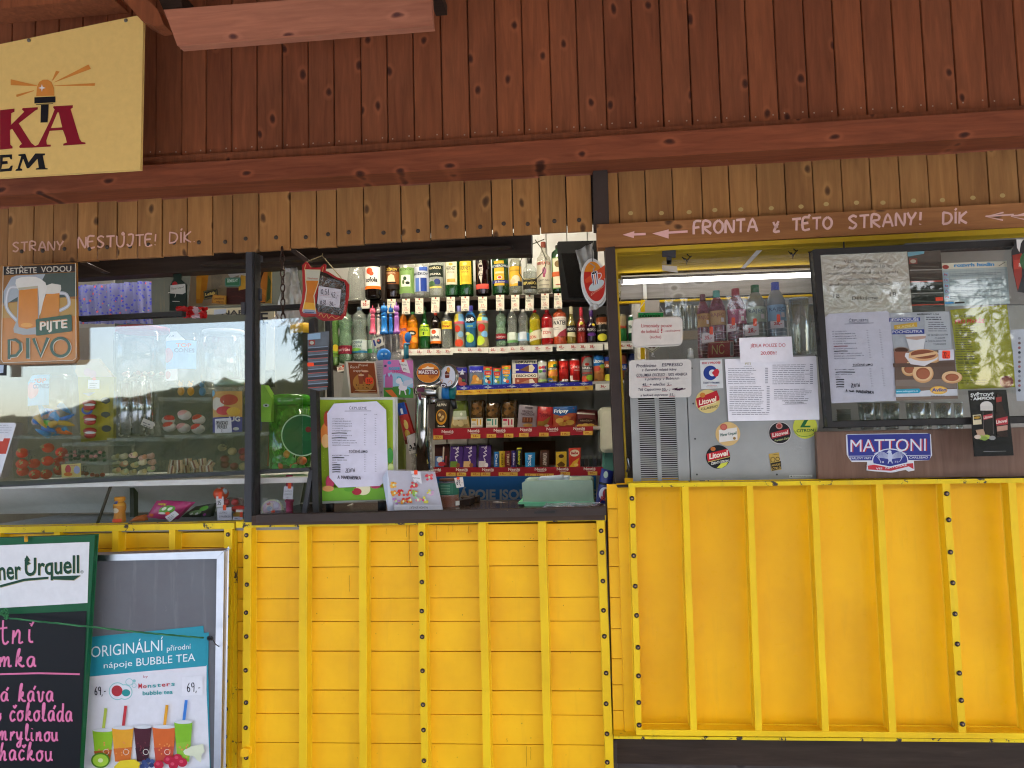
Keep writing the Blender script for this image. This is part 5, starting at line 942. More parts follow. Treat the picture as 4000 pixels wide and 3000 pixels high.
# black screen, cable and espresso sign
t = thing('hanging_screen', 'black screen hanging over the right end of the top shelf', 'screen', PV('A6', 1480, 775, 3.8))
MB().prism(quad('A6', [(1262, 775), (1560, 775), (1700, 775), (1700, 30), (1215, 42), (1200, 70)], 3.8), .05, pm('0b0b0c', .5)).build('casing', t, .003)
MB().prism(quad('A6', [(1345, 735), (1570, 735), (1570, 190), (1252, 190)], 3.797), .004, pm('070708', .25)).build('panel', t)
mb = MB(); mb.tube([PV('A6', x, y, 3.9) for x, y in [(925, 20), (1000, 120), (1060, 260), (1055, 340), (1020, 430), (950, 500), (850, 545), (770, 510), (728, 430), (740, 300), (790, 180), (880, 80), (1040, 15)]], .0025, pm('4a4638'), 6); mb.build('cable', None, label='thin looped cable hanging in front of the gin bottle', cat='cable')
def crumple(name, view, pts, Y, m, amp, label, cat, n=14, parent=None, depth=.0):
    bl, br, tr, tl = [PV(view, x, y, Y) for x, y in pts]; rg = random.Random(hash(name + label) % 99 if False else len(label)); vs = []
    for j in range(n + 1):
        for i in range(n + 1):
            u, v = i / n, j / n; p = (bl * (1 - u) + br * u) * (1 - v) + (tl * (1 - u) + tr * u) * v
            vs.append(p + Vector((rg.uniform(-1, 1) * amp * .35, math.sin(u * 13 + v * 4) * amp + rg.uniform(-1, 1) * amp - depth * math.sin(math.pi * u) * math.sin(math.pi * v), rg.uniform(-1, 1) * amp * .4)))
    fs = [(j * (n + 1) + i, j * (n + 1) + i + 1, (j + 1) * (n + 1) + i + 1, (j + 1) * (n + 1) + i) for j in range(n) for i in range(n)]
    mb = MB().add(vs, fs, m, True)
    return mb.build(name, parent, label=label, cat=cat) if parent is None else mb.build(name, parent)
t = thing('espresso_sign', 'oval red and orange espresso sign wrapped in a plastic bag hanging by the post', 'sign', PV('A6', 1660, 900, 3.02))
BAGC = plastic_film('pale_bag', .6, .2, (.55, .54, .5), 20)
crumple('bag', 'A6', [(1600, 830), (1740, 850), (1640, 60), (1425, 160)], 3.06, BAGC, .006, 'x', 'y', 12, t)
crumple('bag', 'A6', [(1590, 905), (1690, 890), (1740, 830), (1610, 810)], 3.0, BAGC, .004, 'xx', 'y', 6, t)
el = lambda k, n=40, cx=1665, cy=540, rx=150, ry=290, rot=-8: [(cx + k * rx * math.cos(2 * math.pi * i / n) * math.cos(R(rot)) - k * ry * math.sin(2 * math.pi * i / n) * math.sin(R(rot)), cy + k * rx * math.cos(2 * math.pi * i / n) * math.sin(R(rot)) + k * ry * math.sin(2 * math.pi * i / n) * math.cos(R(rot))) for i in range(n)]
MB().prism([PV('A6', *p, 3.0) for p in el(1)[::-1]], .04, pm('d8dad8', .25)).build('shell', t, .006)
a = Art(); red = el(.86); a.poly(red, 'c0281c'); a.poly(clip(clip(red, 1, 420, -1), 0, 1900, -1), 'e08a1a'); a.poly([(1540, 520), (1800, 330), (1800, 500), (1560, 560)], 'd8502a')
a.poly(clip(red, 1, 700, 1), '8a1f18') if False else None
a.ell(1690, 590, 108, 52, 'c8d6d8', -32); a.poly([(1622, 450), (1702, 412), (1718, 560), (1652, 590)], 'e8e8ec')
for k in range(3): a.poly([(1630 + k * 26, 448 - k * 12), (1642 + k * 26, 442 - k * 12), (1664 + k * 22, 585 - k * 9), (1654 + k * 22, 590 - k * 9)], ['23306a', 'd8782a', '23306a'][k])
a.ell(1662, 432, 42, 20, 'e8e8ec', -25); a.ell(1662, 432, 34, 14, '23232a', -25); a.line([(1710, 440), (1745, 440), (1748, 480), (1718, 520)], 9, 'e8e8ec', True); a.line([(1665, 430), (1650, 390), (1672, 360), (1640, 330), (1610, 315)], 10, '9aa4b0', True)
a.text('ESPRESSO', 1622, 722, 165, 34, 'e8b8a0', -.72, .0)
build_art(a, 'print', t, on('A6', 3.0), rough=.3)
MB().tube([PV('A6', 1640, 290, 2.99), PV('A6', 1636, 150, 2.99), PV('A6', 1655, 40, 2.99)], .0015, pm('3a3a34'), 5).build('wire', t)
# toys on the counter: light wands, owl wand
for x, w, yt, yb, c1, lb in [(660, 88, 835, 1200, 'd85a78', 'pink cat shaped light wand, leftmost of the bundle'), (732, 62, 820, 1225, 'c8b8b0', 'pale clear cat light wand behind the pink one'), (803, 110, 800, 1198, '1f7ac8', 'larger blue cat light wand in the middle of the bundle'), (885, 70, 818, 1195, '1c6ab8', 'smaller blue cat light wand'), (957, 90, 792, 1192, 'a868b8', 'purple cat light wand, rightmost of the bundle')]:
    c, h, rr = frame_at('A5', x, yb, yt, w, 3.62); t = thing('light_wand', lb, 'toy', c, 'cat light wands in a bundle'); m = pm(c1, .25)
    MB().lathe(c, [(rr, 0), (rr, h * .08), (rr * .75, h * .1), (rr * .62, h * .4), (rr * .72, h * .5), (rr * .55, h * .56)], m, 14).build('handle', t)
    hd = MB(); hd.ball((c.x, c.y, c.z + h * .62), rr * .66, m, 12, 8); hd.ball((c.x, c.y, c.z + h * .78), rr * .85, m, 12, 8); hd.lathe((c.x, c.y, c.z + h * .84), [(rr * .3, 0), (rr * .12, h * .1), (.0005, h * .16)], m, 8)
    for s in (-1, 1): hd.lathe((c.x + s * rr * .5, c.y, c.z + h * .82), [(rr * .3, 0), (.0005, h * .09)], m, 6)
    hd.build('head', t)
    MB().tube([c, c + Vector((.0, 0, -.09))], .003, pm('d8d4cc'), 6).build('cord', t)
c, h, rr = frame_at('A5', 1075, 1500, 1165, 88, 3.58); t = thing('owl_wand', 'blue owl bubble wand in a narrow sleeve right of the bundle', 'toy', c)
MB().lathe(c, [(rr * .7, 0), (rr * .75, h * .5)], tint('2a8aa8', .6), 12).build('tube', t)
MB().lathe((c.x + .004, c.y, c.z + h * .5), [(rr * .9, 0), (rr * .9, h * .06), (rr * .6, h * .07)], pm('2a86b8', .3), 12).build('collar', t)
MB().ball((c.x + .01, c.y, c.z + h * .78), rr * 1.0, pm('1f6ab8', .3), 14, 8, (1, .5, 1.5)).build('head', t)
crumple('toy_bag', 'A5', [(640, 1520), (1010, 1520), (1040, 1190), (640, 1240)], 3.64, plastic_film('toy_film', .3, .25, (.6, .6, .58), 22), .004, 'crumpled clear bags with white cords hanging under the light wands', 'plastic bag', 12)
t = thing('owl_toy', 'round blue owl face toy in a clear bag under the light wands', 'toy', PV('A5', 797, 1520, 3.6)); MB().ball(PV('A5', 797, 1465, 3.6), .036, pm('1f72c4', .3), 14, 8, (1, .3, 1)).build('face', t)
build_art(Art().ell(770, 1445, 14, 12, 'bcd8f0').ell(822, 1442, 14, 12, 'bcd8f0').ell(770, 1445, 6, 6, '1a3a6a').ell(822, 1442, 6, 6, '1a3a6a').poly([(785, 1462), (805, 1462), (795, 1485)], '123a7a'), 'print', t, on('A5', 3.585))
sheet('toy_card', 'A5', [(690, 1370), (800, 1330), (770, 1218), (652, 1260)], 3.6, pm('d0cec8'), .001, 'small white toy card with a round blue picture hanging in the bags', 'card', Art().ell(735, 1285, 30, 34, '3a4a6a').ell(728, 1278, 14, 14, 'c86a5a').line([(668, 1270), (690, 1345)], 22, '2a3a8a'))
# chrome beer tap with its round badges
t = thing('beer_tap', 'chrome beer tap with two round enamel badges and a blue taped handle', 'beer tap', PV('A7', 1190, 1150, 3.12)); CH = M['chrome']; Yp = 3.12
MB().tube([PV('A7', 1195, 1150, Yp), PV('A7', 1180, 700, Yp), PV('A7', 1185, 420, Yp), PV('A7', 1180, 330, Yp)], [.03, .029, .028, .027], CH, 20).build('column', t)
MB().tube([PV('A7', 1105, 350, Yp), PV('A7', 1150, 335, Yp), PV('A7', 1250, 335, Yp), PV('A7', 1375, 350, Yp)], [.014, .028, .032, .026], CH, 20).build('arm', t)
for k, (x0, x1, cc) in enumerate([(1365, 1395, 'b8b8a8'), (1390, 1470, '1f6aa8'), (1468, 1525, '1c6a6a')]):
    MB().tube([PV('A7', x0, 350, Yp - .01), PV('A7', x1, 352, Yp - .01)], .029 - k * .001, pm(cc, .35), 18).build('tape', t)
MB().tube([PV('A7', 1488, 405, Yp), PV('A7', 1500, 440, Yp), PV('A7', 1522, 520, Yp)], [.010, .014, .010], pm('101012', .3), 10).build('lever', t)
MB().tube([PV('A7', 1300, 390, Yp), PV('A7', 1302, 470, Yp)], .015, CH, 12).build('spout', t)
def badge(cx, cy, rx, ry, col, art, Yb_):
    pts = [(cx + rx * math.cos(2 * math.pi * k / 36), cy + ry * math.sin(2 * math.pi * k / 36)) for k in range(36)][::-1]
    MB().prism([PV('A7', *p, Yb_) for p in pts], .03, CH).build('badge_rim', t, .005)
    a_ = Art().ell(cx, cy, rx * .90, ry * .90, col, n=36); art(a_); build_art(a_, 'badge_face', t, on('A7', Yb_), rough=.25)
def m_art(a_):
    a_.ell(1245, 150, 118, 100, 'd8801a', n=36); a_.poly([(1180, 105), (1215, 95), (1240, 78), (1262, 92), (1300, 92), (1300, 112), (1185, 118)], 'f0e0c0')
    a_.rect(1138, 112, 1350, 168, '6a1820', .0); a_.text('MAESTRO', 1146, 160, 196, 40, 'f0e4d8', 0, .02); a_.line([(1245, 180), (1345, 178)], 6, '6a1820'); a_.line([(1255, 192), (1320, 190)], 6, '6a1820'); a_.line([(1270, 203), (1300, 201)], 5, '6a1820')
badge(1245, 150, 133, 113, 'ecdcc0', m_art, 3.04)
def k_art(a_):
    a_.ell(1440, 160, 24, 34, '6a2a20'); a_.poly([(1415, 175), (1465, 175), (1460, 200), (1420, 205)], '6a2a20'); a_.ell(1452, 118, 18, 28, 'd8963a'); a_.text('kofola', 1422, 172, 40, 16, 'e8d8d0'); a_.ell(1400, 275, 36, 26, '4a3a44'); a_.ell(1400, 278, 26, 18, 'd8d8e0'); a_.ell(1400, 281, 16, 11, '4a3a44')
    a_.line([(1370, 230), (1385, 215), (1395, 232), (1380, 245)], 5, 'd8963a', True); a_.line([(1450, 250), (1470, 230), (1490, 240), (1480, 265)], 5, 'd8963a', True)
badge(1447, 182, 86, 116, 'd4d8e4', k_art, 3.06)
# counter cards and boxes of the middle opening
a = Art(); a.poly([(420, 42), (690, 48), (722, 362), (452, 358)], '8a4520'); a.ell(580, 250, 110, 100, 'b8803a'); a.text('Pravé', 530, 82, 95, 26, 'e8d8c0', -.02); a.text('Řecké', 445, 102, 90, 26, 'e8d8c0', -.02); a.text('frappé', 475, 140, 95, 24, 'e8d8c0', -.06)
a.poly([(522, 170), (580, 170), (572, 262), (535, 262)], '9a4a2a'); a.poly([(555, 130), (632, 130), (620, 245), (582, 245)], '8a3e26'); a.ell(556, 172, 30, 10, 'd8b090'); a.ell(594, 132, 36, 10, 'd8b090')
for k in range(16): a.ell(500 + random.random() * 150, 262 + random.random() * 45, 6, 4, '4a2a14')
a.line([(490, 328), (705, 330)], 4, 'e8d0b0'); a.line([(470, 348), (715, 352)], 3, 'd8b890'); a.poly(rrect(598, 196, 678, 262, 14), 'f0502a'); a.text('55,-', 612, 246, 56, 32, '3a1a14', 0, .02)
t = sheet('frappe_card', 'A7', [(440, 402), (740, 402), (690, 36), (395, 30)], 3.05, pm('d8d0bc', .5), .012, 'small standing card with an iced coffee picture and orange price sticker', 'card', a)
MB().add([PV('A7', 395, 30, 3.06), PV('A7', 440, 402, 3.06), PV('A7', 350, 405, 3.2), PV('A7', 385, 30, 3.08)], [(0, 1, 2, 3)], pm('b8b0a0')).build('side', t)
sheet('paper_card', 'A7', [(740, 400), (785, 402), (780, 15), (685, 30)], 3.08, pm('c4c6cc'), .002, 'grey folded paper standing behind the frappé card', 'paper', Art().fine(720, 60, 775, 14, 18, '9a9aa8', 5).text('18', 750, 360, 18, 24, '3a3a44'))
a = Art(); a.poly([(785, 15), (1085, 22), (1090, 200), (785, 200)], 'c878b0'); a.poly([(785, 170), (900, 130), (1088, 210), (1090, 300), (785, 300)], '9ac0d8'); a.poly([(785, 300), (1000, 280), (1092, 310), (1095, 410), (787, 395)], '4a8a3a'); a.poly([(800, 330), (870, 320), (930, 395), (880, 400)], 'd8763a')
a.rect(800, 190, 880, 300, 'b868a0'); a.poly([(800, 190), (820, 140), (840, 190)], 'a85898'); a.poly([(845, 190), (862, 155), (880, 190)], 'a85898'); a.ell(845, 45, 20, 18, '4a8ac8'); a.ell(805, 78, 14, 12, '3a4a6a')
a.text('BIGGER', 838, 118, 120, 30, '3aa8c8', 0, .04); a.text('UNICORN', 872, 152, 150, 30, 'c83a78', 0, .04)
a.ell(985, 300, 46, 32, 'e4e0e8'); a.ell(945, 232, 34, 28, 'e4e0e8', -20); a.poly([(945, 205), (985, 240), (975, 300), (950, 280)], 'e4e0e8'); a.line([(955, 320), (950, 372)], 12, 'e4e0e8'); a.line([(1000, 320), (1015, 375)], 12, 'e4e0e8'); a.poly([(985, 280), (1000, 230), (1080, 215), (1090, 250), (1020, 290)], 'c4c8d8'); a.line([(1028, 300), (1055, 320), (1050, 370)], 16, '4ab0c8', True); a.line([(925, 205), (935, 190), (965, 200), (980, 240)], 10, '4ab0c8', True)
a.poly([(940, 15), (1020, 15), (1062, 155), (985, 135)], 'dcdad8'); a.text('BUBLINA', 948, 68, 76, 18, '2a2a34', .15); a.text('49,-', 985, 120, 42, 24, '2a2a34', .1); a.rect(970, 8, 1000, 38, 'f0502a')
sheet('toy_card', 'A7', [(787, 395), (1095, 412), (1085, 20), (782, 14)], 3.02, pm('b868a8', .3), .006, 'pink and green unicorn toy card with a handwritten white tag', 'toy card', a)
# big green menu frame
a = Art(); a.poly([(112, 425), (880, 425), (885, 1450), (112, 1470)], '9ab82c')
rg = random.Random(9)
for k in range(150): a.ell(rg.uniform(125, 870), rg.uniform(440, 1450), rg.uniform(2, 7), rg.uniform(2, 7), 'b8cf4a')
a.poly([(112, 1330), (885, 1330), (885, 1450), (112, 1470)], '6fa832'); a.ell(195, 790, 62, 130, 'd8803a'); a.ell(190, 850, 42, 70, 'e8b878'); a.ell(205, 620, 36, 80, 'b04a30'); a.ell(575, 1345, 75, 62, 'e4e0b8'); a.ell(510, 1370, 50, 36, 'a8283a'); a.ell(700, 1300, 60, 40, 'b03a5a'); a.ell(235, 1270, 45, 70, 'b83a5a'); a.ell(215, 1340, 60, 30, 'd8a060'); a.ell(850, 1000, 36, 80, '3f8a3a'); a.ell(860, 1120, 30, 40, 'c8d88a'); a.ell(430, 1350, 50, 20, '5a9a2a')
a.poly([(275, 465), (715, 440), (812, 530), (832, 1240), (745, 1312), (322, 1330), (228, 1225), (205, 565)], 'd6d4e4')
a.text('ČEPUJEME', 432, 522, 180, 26, '2a2a4a', 0); a.line([(430, 530), (614, 528)], 3, '2a2a4a'); a.line([(385, 542), (658, 540)], 5, '5a5a70'); a.text('0,5l', 585, 582, 26, 12, '4a4a60'); a.text('0,3l', 693, 582, 26, 12, '4a4a60')
rows = ['10° LITOVEL 4,2 %', '10° ČERNÉ NEBO ŘEZANÉ 3,8 %', '10° MAESTRO (nitrogen) 4,2 %', '11° KVASNICOVÉ žlutené 4,8 %', '12° LITOVEL 5 %', '12° PLZEŇSKÝ PRAZDROJ 4,4 %', '', '13° GUSTAV (polotmavé) 4,3 %', '', 'SVĚŽÍ POMELO nealko pivo ochucené', 'RODINA (pivo s limonádou) nealko 1%', 'NEALKO PIVO (s limonádou)']
for k, r_ in enumerate(rows):
    y = 627 + k * 24.6
    if r_: a.text(r_, 258, y, 8.0 * len(r_) * .9, 11, '4a4a58', .0, .01)
    else: a.line([(252, y - 4), (330, y - 8), (408, y - 5)], 9, '15151c')
    a.text('45,-', 585, y - 4, 22, 10, '5a5a68'); a.text('26,-', 694, y - 6, 22, 10, '5a5a68')
a.text('TOČENÉ LIMO', 428, 966, 192, 22, '22222e', 0, .015); a.line([(428, 972), (622, 970)], 3, '22222e')
for k, r_ in enumerate(['MULTIVITAMIN - nesycený', '', 'SIRUP - PERLIVÁ VODA', 'KOFOLA', '', '', '', '']):
    y = 1003 + k * 24.3
    if r_: a.text(r_, 258, y, 7.6 * len(r_), 11, '4a4a58', 0, .01)
    else: a.line([(258, y - 4), (300, y - 7), (342 + (40 if k == 1 else 0), y - 5)], 9, '15151c')
    a.text('37,-', 586, y - 6, 22, 10, '5a5a68'); a.text('25,-', 695, y - 8, 22, 10, '5a5a68')
a.hand("ZLUTA'", 395, 1172, 100, 34, '22222e', -.03, 4.5); a.hand('A MANDARINKA', 314, 1240, 240, 34, '22222e', .03, 4.5); a.line([(415, 1130), (422, 1137), (430, 1128)], 3, '22222e')
t = sheet('menu_board', 'A7', [(80, 1497), (912, 1455), (905, 402), (84, 404)], 2.86, pm('c6c8c4', .35), .025, 'green fruit patterned framed menu with a white ČEPUJEME sheet taped on', 'menu board', a, bevel=.003)
for x in (235, 770): MB().tube([PV('A7', x, 1470, 2.90), PV('A7', x, 1612, 2.93)], .017, M['black'], 12).build('foot', t)
MB().prism(quad('A7', [(935, 970), (1030, 970), (1030, 430), (905, 430)], 3.3), .02, pm('8a9440', .6)).build('sticker_panel', kiosk) if False else None
sheet('side_card', 'A7', [(905, 1140), (1000, 1140), (1000, 425), (905, 420)], 3.28, pm('75803a', .5), .03, 'olive green panel behind the hanging candy packet', 'panel')
for (x0, y0, x1, y1) in [(300, 1560, 400, 1520), (520, 1500, 620, 1590)]:
    pass
MB().tube([PV('A7', x, y, 3.1) for x, y in [(280, 1560), (340, 1570), (400, 1530), (470, 1500)]], .005, pm('a8a49a'), 6).build('cable', None, label='pale cable lying on the counter behind the menu frame feet', cat='cable')
# candy packet, pastry card, note
pouch('candy_packet', 'A7', [(1010, 885), (1120, 850), (1000, 450), (915, 470)], 3.15, 'b82420', 'red and blue twisted candy packet hanging beside the tap', 'candy', [('r', -1, .7, 1, 1, '1f4a9a'), ('r', -.2, .72, .3, .86, 'e0e4e8'), ('e', .2, .45, .4, .12, 'd8c06a'), ('e', 0, .22, .5, .1, 'd8b04a'), ('e', -.3, .55, .3, .08, 'c84a3a'), ('r', -.9, 0, .9, .1, '6a2a1a')], .02)
a = Art(); a.line([(1038, 792), (1150, 748), (1228, 958), (1072, 982), (1028, 800)], 3, '2a2a2a'); a.text('PEKAŘSKÉ', 1122, 872, 70, 14, '1a1a1a', -.2, .02); a.text('TVŮRKY', 1130, 892, 62, 14, '1a1a1a', -.2, .02); a.text('CYRILOVY', 1045, 955, 160, 28, '15151a', -.28, .04); a.ell(1148, 785, 20, 26, '2a2a2a'); a.ell(1148, 785, 13, 18, 'dcdad2'); a.line([(1060, 890), (1075, 920)], 14, '15151a'); a.line([(1100, 870), (1110, 905)], 14, '15151a')
sheet('pastry_card', 'A7', [(1052, 988), (1237, 935), (1170, 742), (1022, 800)], 3.12, pm('dddad2'), .001, 'white pastry card with black lettering hanging by the candy packet', 'card', a)
a = Art(); a.hand('29,-', 1145, 1078, 72, 52, '2a2a34', -.1, 4.5); a.rect(1128, 968, 1165, 1008, 'f0502a'); sheet('price_note', 'A7', [(1175, 1112), (1250, 1078), (1212, 975), (1115, 985)], 3.10, pm('d8d27a'), .001, 'yellow sticky note with a handwritten 29', 'price note', a)
pouch('pastry_bag', 'A7', [(1080, 1160), (1290, 1150), (1250, 700), (1060, 900)], 3.16, 'b0a890', 'clear pastry bag hanging below the candy packet', 'bag', None, .02, m=plastic_film('pastry_film', .35, .2, (.42, .38, .28), 18))
# jewellery display
a = Art(); rg = random.Random(4)
for x, y, c1, c2 in [(888, 1302, 'd8902a', 'e8b04a'), (900, 1385, 'd8a030', 'e0882a'), (970, 1382, 'c8302a', 'd8503a'), (915, 1470, 'a878b8', 'c8a03a'), (990, 1470, 'd8902a', 'c84a3a'), (1058, 1380, 'c8403a', 'd86a3a'), (1100, 1305, 'd05048', 'c83a4a'), (1118, 1385, 'd8902a', '8ab04a'), (1060, 1455, 'c83a30', 'd8a02a'), (1140, 1455, '8ac8a0', 'd88a9a'), (1215, 1455, 'c8c04a', 'd84a8a'), (1262, 1385, 'd8d050', 'c8a0c0'), (1255, 1222, 'd83a4a', 'e06a6a')]:
    for k in range(9): a.ell(x + rg.uniform(-34, 34) * .9, y + rg.uniform(-26, 26), 14, 12, rg.choice([c1, c2]))
    a.ell(x, y, 10, 13, 'c8e0b0')
a.rect(895, 1505, 1388, 1560, 'c4c4cc'); a.text('FASHION JEWELRY', 1240, 1522, -190, -24, '4a4a54', 0, .0); a.line([(892, 1530), (1035, 1528)], 2, '5a6a8a'); a.line([(1252, 1528), (1380, 1528)], 2, '5a6a8a')
a.poly([(1062, 1155), (1165, 1165), (1180, 1290), (1100, 1270)], 'd8d8dc'); a.text('DĚTSKÝ', 1075, 1200, 60, 14, '4a4a54', .1); a.text('PRSTÝNEK', 1085, 1235, 78, 14, '4a4a54', .1); a.text('25,-', 1120, 1278, 40, 20, '3a3a44', .05); a.rect(1100, 1150, 1135, 1195, 'f0502a')
t = sheet('ring_display', 'A7', [(885, 1570), (1398, 1565), (1312, 1165), (825, 1150)], 2.80, pm('b8b6c0'), .004, 'pale display card of small coloured toy rings on the counter', 'toy display', a)
MB().add([PV('A7', 825, 1150, 2.80), PV('A7', 892, 1575, 2.80), PV('A7', 835, 1612, 2.79), PV('A7', 772, 1225, 2.82)], [(0, 1, 2, 3)], pm('c4ccdc')).build('side_flap', t)
# jar of orange sweets, tray, pen, bread box, bags
bottle('sweet_jar', 'A8', 135, 1560, 1265, 195, 2.98, 'jar', tint('c8d0c8', .2), 'square jar of orange sweets with a green label and a 69 tag', 'jar', [('r', -.8, .48, .95, .86, '2a6a54'), ('r', -.5, .52, .4, .84, '3a7a62')] + [('r', -.45, .54 + k * .05, .2, .555 + k * .05, '8ab8a0') for k in range(6)] + [('r', .55, .14, .95, .28, 'dcdcd8')], pm('a8441a', .5), .46, '5a3a2a', (.92, 1.0), capr=.95)
sheet('price_tag', 'A8', [(205, 1358), (275, 1345), (262, 1252), (180, 1262)], 2.86, pm('dcd4cc'), .001, 'white 69 tag on the jar of orange sweets', 'price tag', Art().hand('69,-', 205, 1325, 62, 44, '22222a', .08, 5).rect(205, 1252, 232, 1278, 'f0502a'))
box('cash_tray', 'A8', [(222, 1530), (330, 1525), (330, 1462), (222, 1478)], 2.98, .12, '2a1d14', 'small brown tray with a pale rim lying on the counter', 'tray', bevel=.003)
box('cash_tray_insert', 'A8', [(300, 1500), (405, 1490), (405, 1440), (240, 1445)], 3.12, .06, '3a2a1c', 'dark ribbed tray insert behind the small brown tray', 'tray')
t = thing('ballpoint_pen', 'grey and blue ballpoint pen lying on the counter', 'pen', PV('A8', 645, 1515, 3.1)); MB().tube([PV('A8', 550, 1492, 3.15), PV('A8', 580, 1496, 3.14), PV('A8', 690, 1508, 3.12)], [.002, .005, .0055], pm('8a8a90', .3, .4), 10).build('barrel', t); MB().tube([PV('A8', 690, 1508, 3.12), PV('A8', 742, 1515, 3.11)], .0058, pm('1f2a5a', .3), 10).build('grip', t)
t = thing('bread_box', 'long mint green bread box with a frosted lid and white handle', 'bread box', PV('A8', 1160, 1540, 3.2)); LID = tint('b8d0bc', .75, .08)
lx = [PV('A8', *p, 2.95) for p in [(838, 1508), (1512, 1492), (1500, 1290), (1480, 1278), (860, 1290), (826, 1310)]]
MB().prism(lx, .2, LID).build('lid', t, .01)
MB().prism([PV('A8', *p, 2.93) for p in [(785, 1492), (790, 1512), (1520, 1505), (1515, 1488)]], .24, pm('7ad0a0', .35)).build('rim', t, .003)
MB().prism([PV('A8', *p, 2.94) for p in [(845, 1512), (855, 1538), (1490, 1535), (1500, 1506)]], .22, pm('8ad8ac', .35)).build('tray', t, .005)
MB().tube([PV('A8', x, y, 3.0) for x, y in [(985, 1292), (1010, 1275), (1150, 1265), (1225, 1262)]], [.008, .012, .012, .014], pm('b4c0cc', .25), 10).build('handle', t); MB().prism([PV('A8', *p, 2.99) for p in [(1215, 1288), (1272, 1285), (1268, 1250), (1232, 1250)]], .04, pm('b4c0cc', .25)).build('handle', t, .004)
crumple('plastic_wrap', 'A8', [(1010, 1560), (1560, 1550), (1570, 1490), (1060, 1500)], 2.86, plastic_film('pink_film', .35, .25, (.55, .42, .5), 20), .006, 'crumpled clear and pink plastic packaging in front of the bread box', 'plastic wrap', 10)
a = Art(); a.text('NÁPOJE JSOU', 140, 1462, 745, 92, '8c9494', 0, .035); a.text('E', 1490, 1455, 40, 86, '8c9494', 0, .03); a.rect(-60, 1252, 1530, 1258, '1f5a94')
sheet('blue_sign', 'A8', [(-60, 1470), (1532, 1468), (1532, 1240), (-60, 1250)], 3.225, pm('155a94', .45), .01, 'blue board with large grey letters standing along the back of the counter', 'sign', a)
t = thing('paper_dispenser', 'white rounded wall dispenser at the right end of the shelves', 'dispenser', PV('A8', 1640, 1020, 4.1)); MB().prism([PV('A8', *p, 4.1) for p in rrect(1575, 598, 1760, 1020, 40)], .14, pm('c8c8b4', .35)).build('case', t, .012); MB().prism([PV('A8', *p, 4.08) for p in rrect(1592, 625, 1750, 990, 30)], .03, pm('d4d2be', .35)).build('cover', t, .01)
MB().prism([PV('A8', *p, 4.12) for p in [(1610, 1190), (1700, 1190), (1690, 1010), (1615, 1015)]], .06, pm('4a7a70', .4)).build('bottle', t, .01)
pouch('candy_bag', 'A8', [(1530, 1500), (1680, 1510), (1700, 1200), (1585, 1172)], 2.95, '26307a', 'dark blue candy bag standing at the end of the counter', 'candy', [('e', -.2, .86, .35, .1, 'b8d0c0'), ('e', 0, .3, .8, .2, 'd8dce8'), ('t', 'JIMMY', .1, .1, 1.2, .12, 'c8302a', .04), ('e', .1, .32, .4, .14, 'b83a4a'), ('r', -1, .55, 1, .62, '15151c')], .02)
# ------------------------------------------------------------------ right booth: lamp, bottles, glasses, signs
lamp_c = PV('B1', 1200, 400, 3.36); t = thing('tube_lamp', 'lit fluorescent tube lamp under the yellow ceiling of the right booth', 'lamp', lamp_c)
tm = bpy.data.materials.new('lit_tube'); tm.use_nodes = True; e = tm.node_tree.nodes['Principled BSDF']; e.inputs['Emission Color'].default_value = (1, .95, .85, 1); e.inputs['Emission Strength'].default_value = 1.1
tm_fill = tm.copy(); tm_fill.node_tree.nodes['Principled BSDF'].inputs['Emission Strength'].default_value = 6; tm2 = tm.copy(); tm2.node_tree.nodes['Principled BSDF'].inputs['Emission Strength'].default_value = 30; tm2.node_tree.nodes['Principled BSDF'].inputs['Emission Color'].default_value = (1, .9, .7, 1)
MB().tube([PV('B1', 395, 447, 3.32), PV('B1', 2070, 382, 3.32)], .011, tm, 12).build('tube', t)
MB().prism(quad('B1', [(400, 440), (2075, 372), (2075, 345), (400, 388)], 3.34), .06, M['frame_black']).build('housing', t, .003)
MB().prism(quad('B1', [(390, 392), (400, 398), (2075, 335), (2075, 322), (1500, 340)], 3.33), .07, pm('9a948a')).build('housing_lid', t)
MB().prism(quad('B1', [(385, 425), (385, 460), (410, 458), (410, 422)], 3.30), .05, M['paper']).build('end_cap', t)
t2 = thing('tube_lamp', 'lit tube lamp inside the middle opening whose glints show on the bottle shoulders, plus an unseen tube added over the left display', 'lamp', (-.8, 3.5, 2.92)); MB().tube([(-1.6, 3.35, 2.92), (-.1, 3.35, 2.92)], .014, tm2, 12).tube([(-3.1, 3.17, 2.38), (-1.62, 3.17, 2.38)], .012, tm_fill, 10).build('tube', t2); MB().box((-1.62, 3.33, 2.94), (-.13, 3.37, 2.99), M['paper']).build('housing', t2)  # unseen tubes: middle one inferred from bottle glints, left one added to brighten display
t = thing('hinge_bracket', 'small dark steel hinge bracket under the yellow lintel', 'hinge', PV('B1', 805, 290, 2.84)); MB().prism(quad('B1', [(750, 222), (862, 230), (862, 170), (748, 168)], 2.835), .01, M['steel_dark']).build('plate', t, .001); MB().prism(quad('B1', [(785, 290), (825, 290), (828, 228), (783, 228)], 2.84), .01, M['steel_dark']).build('arm', t)
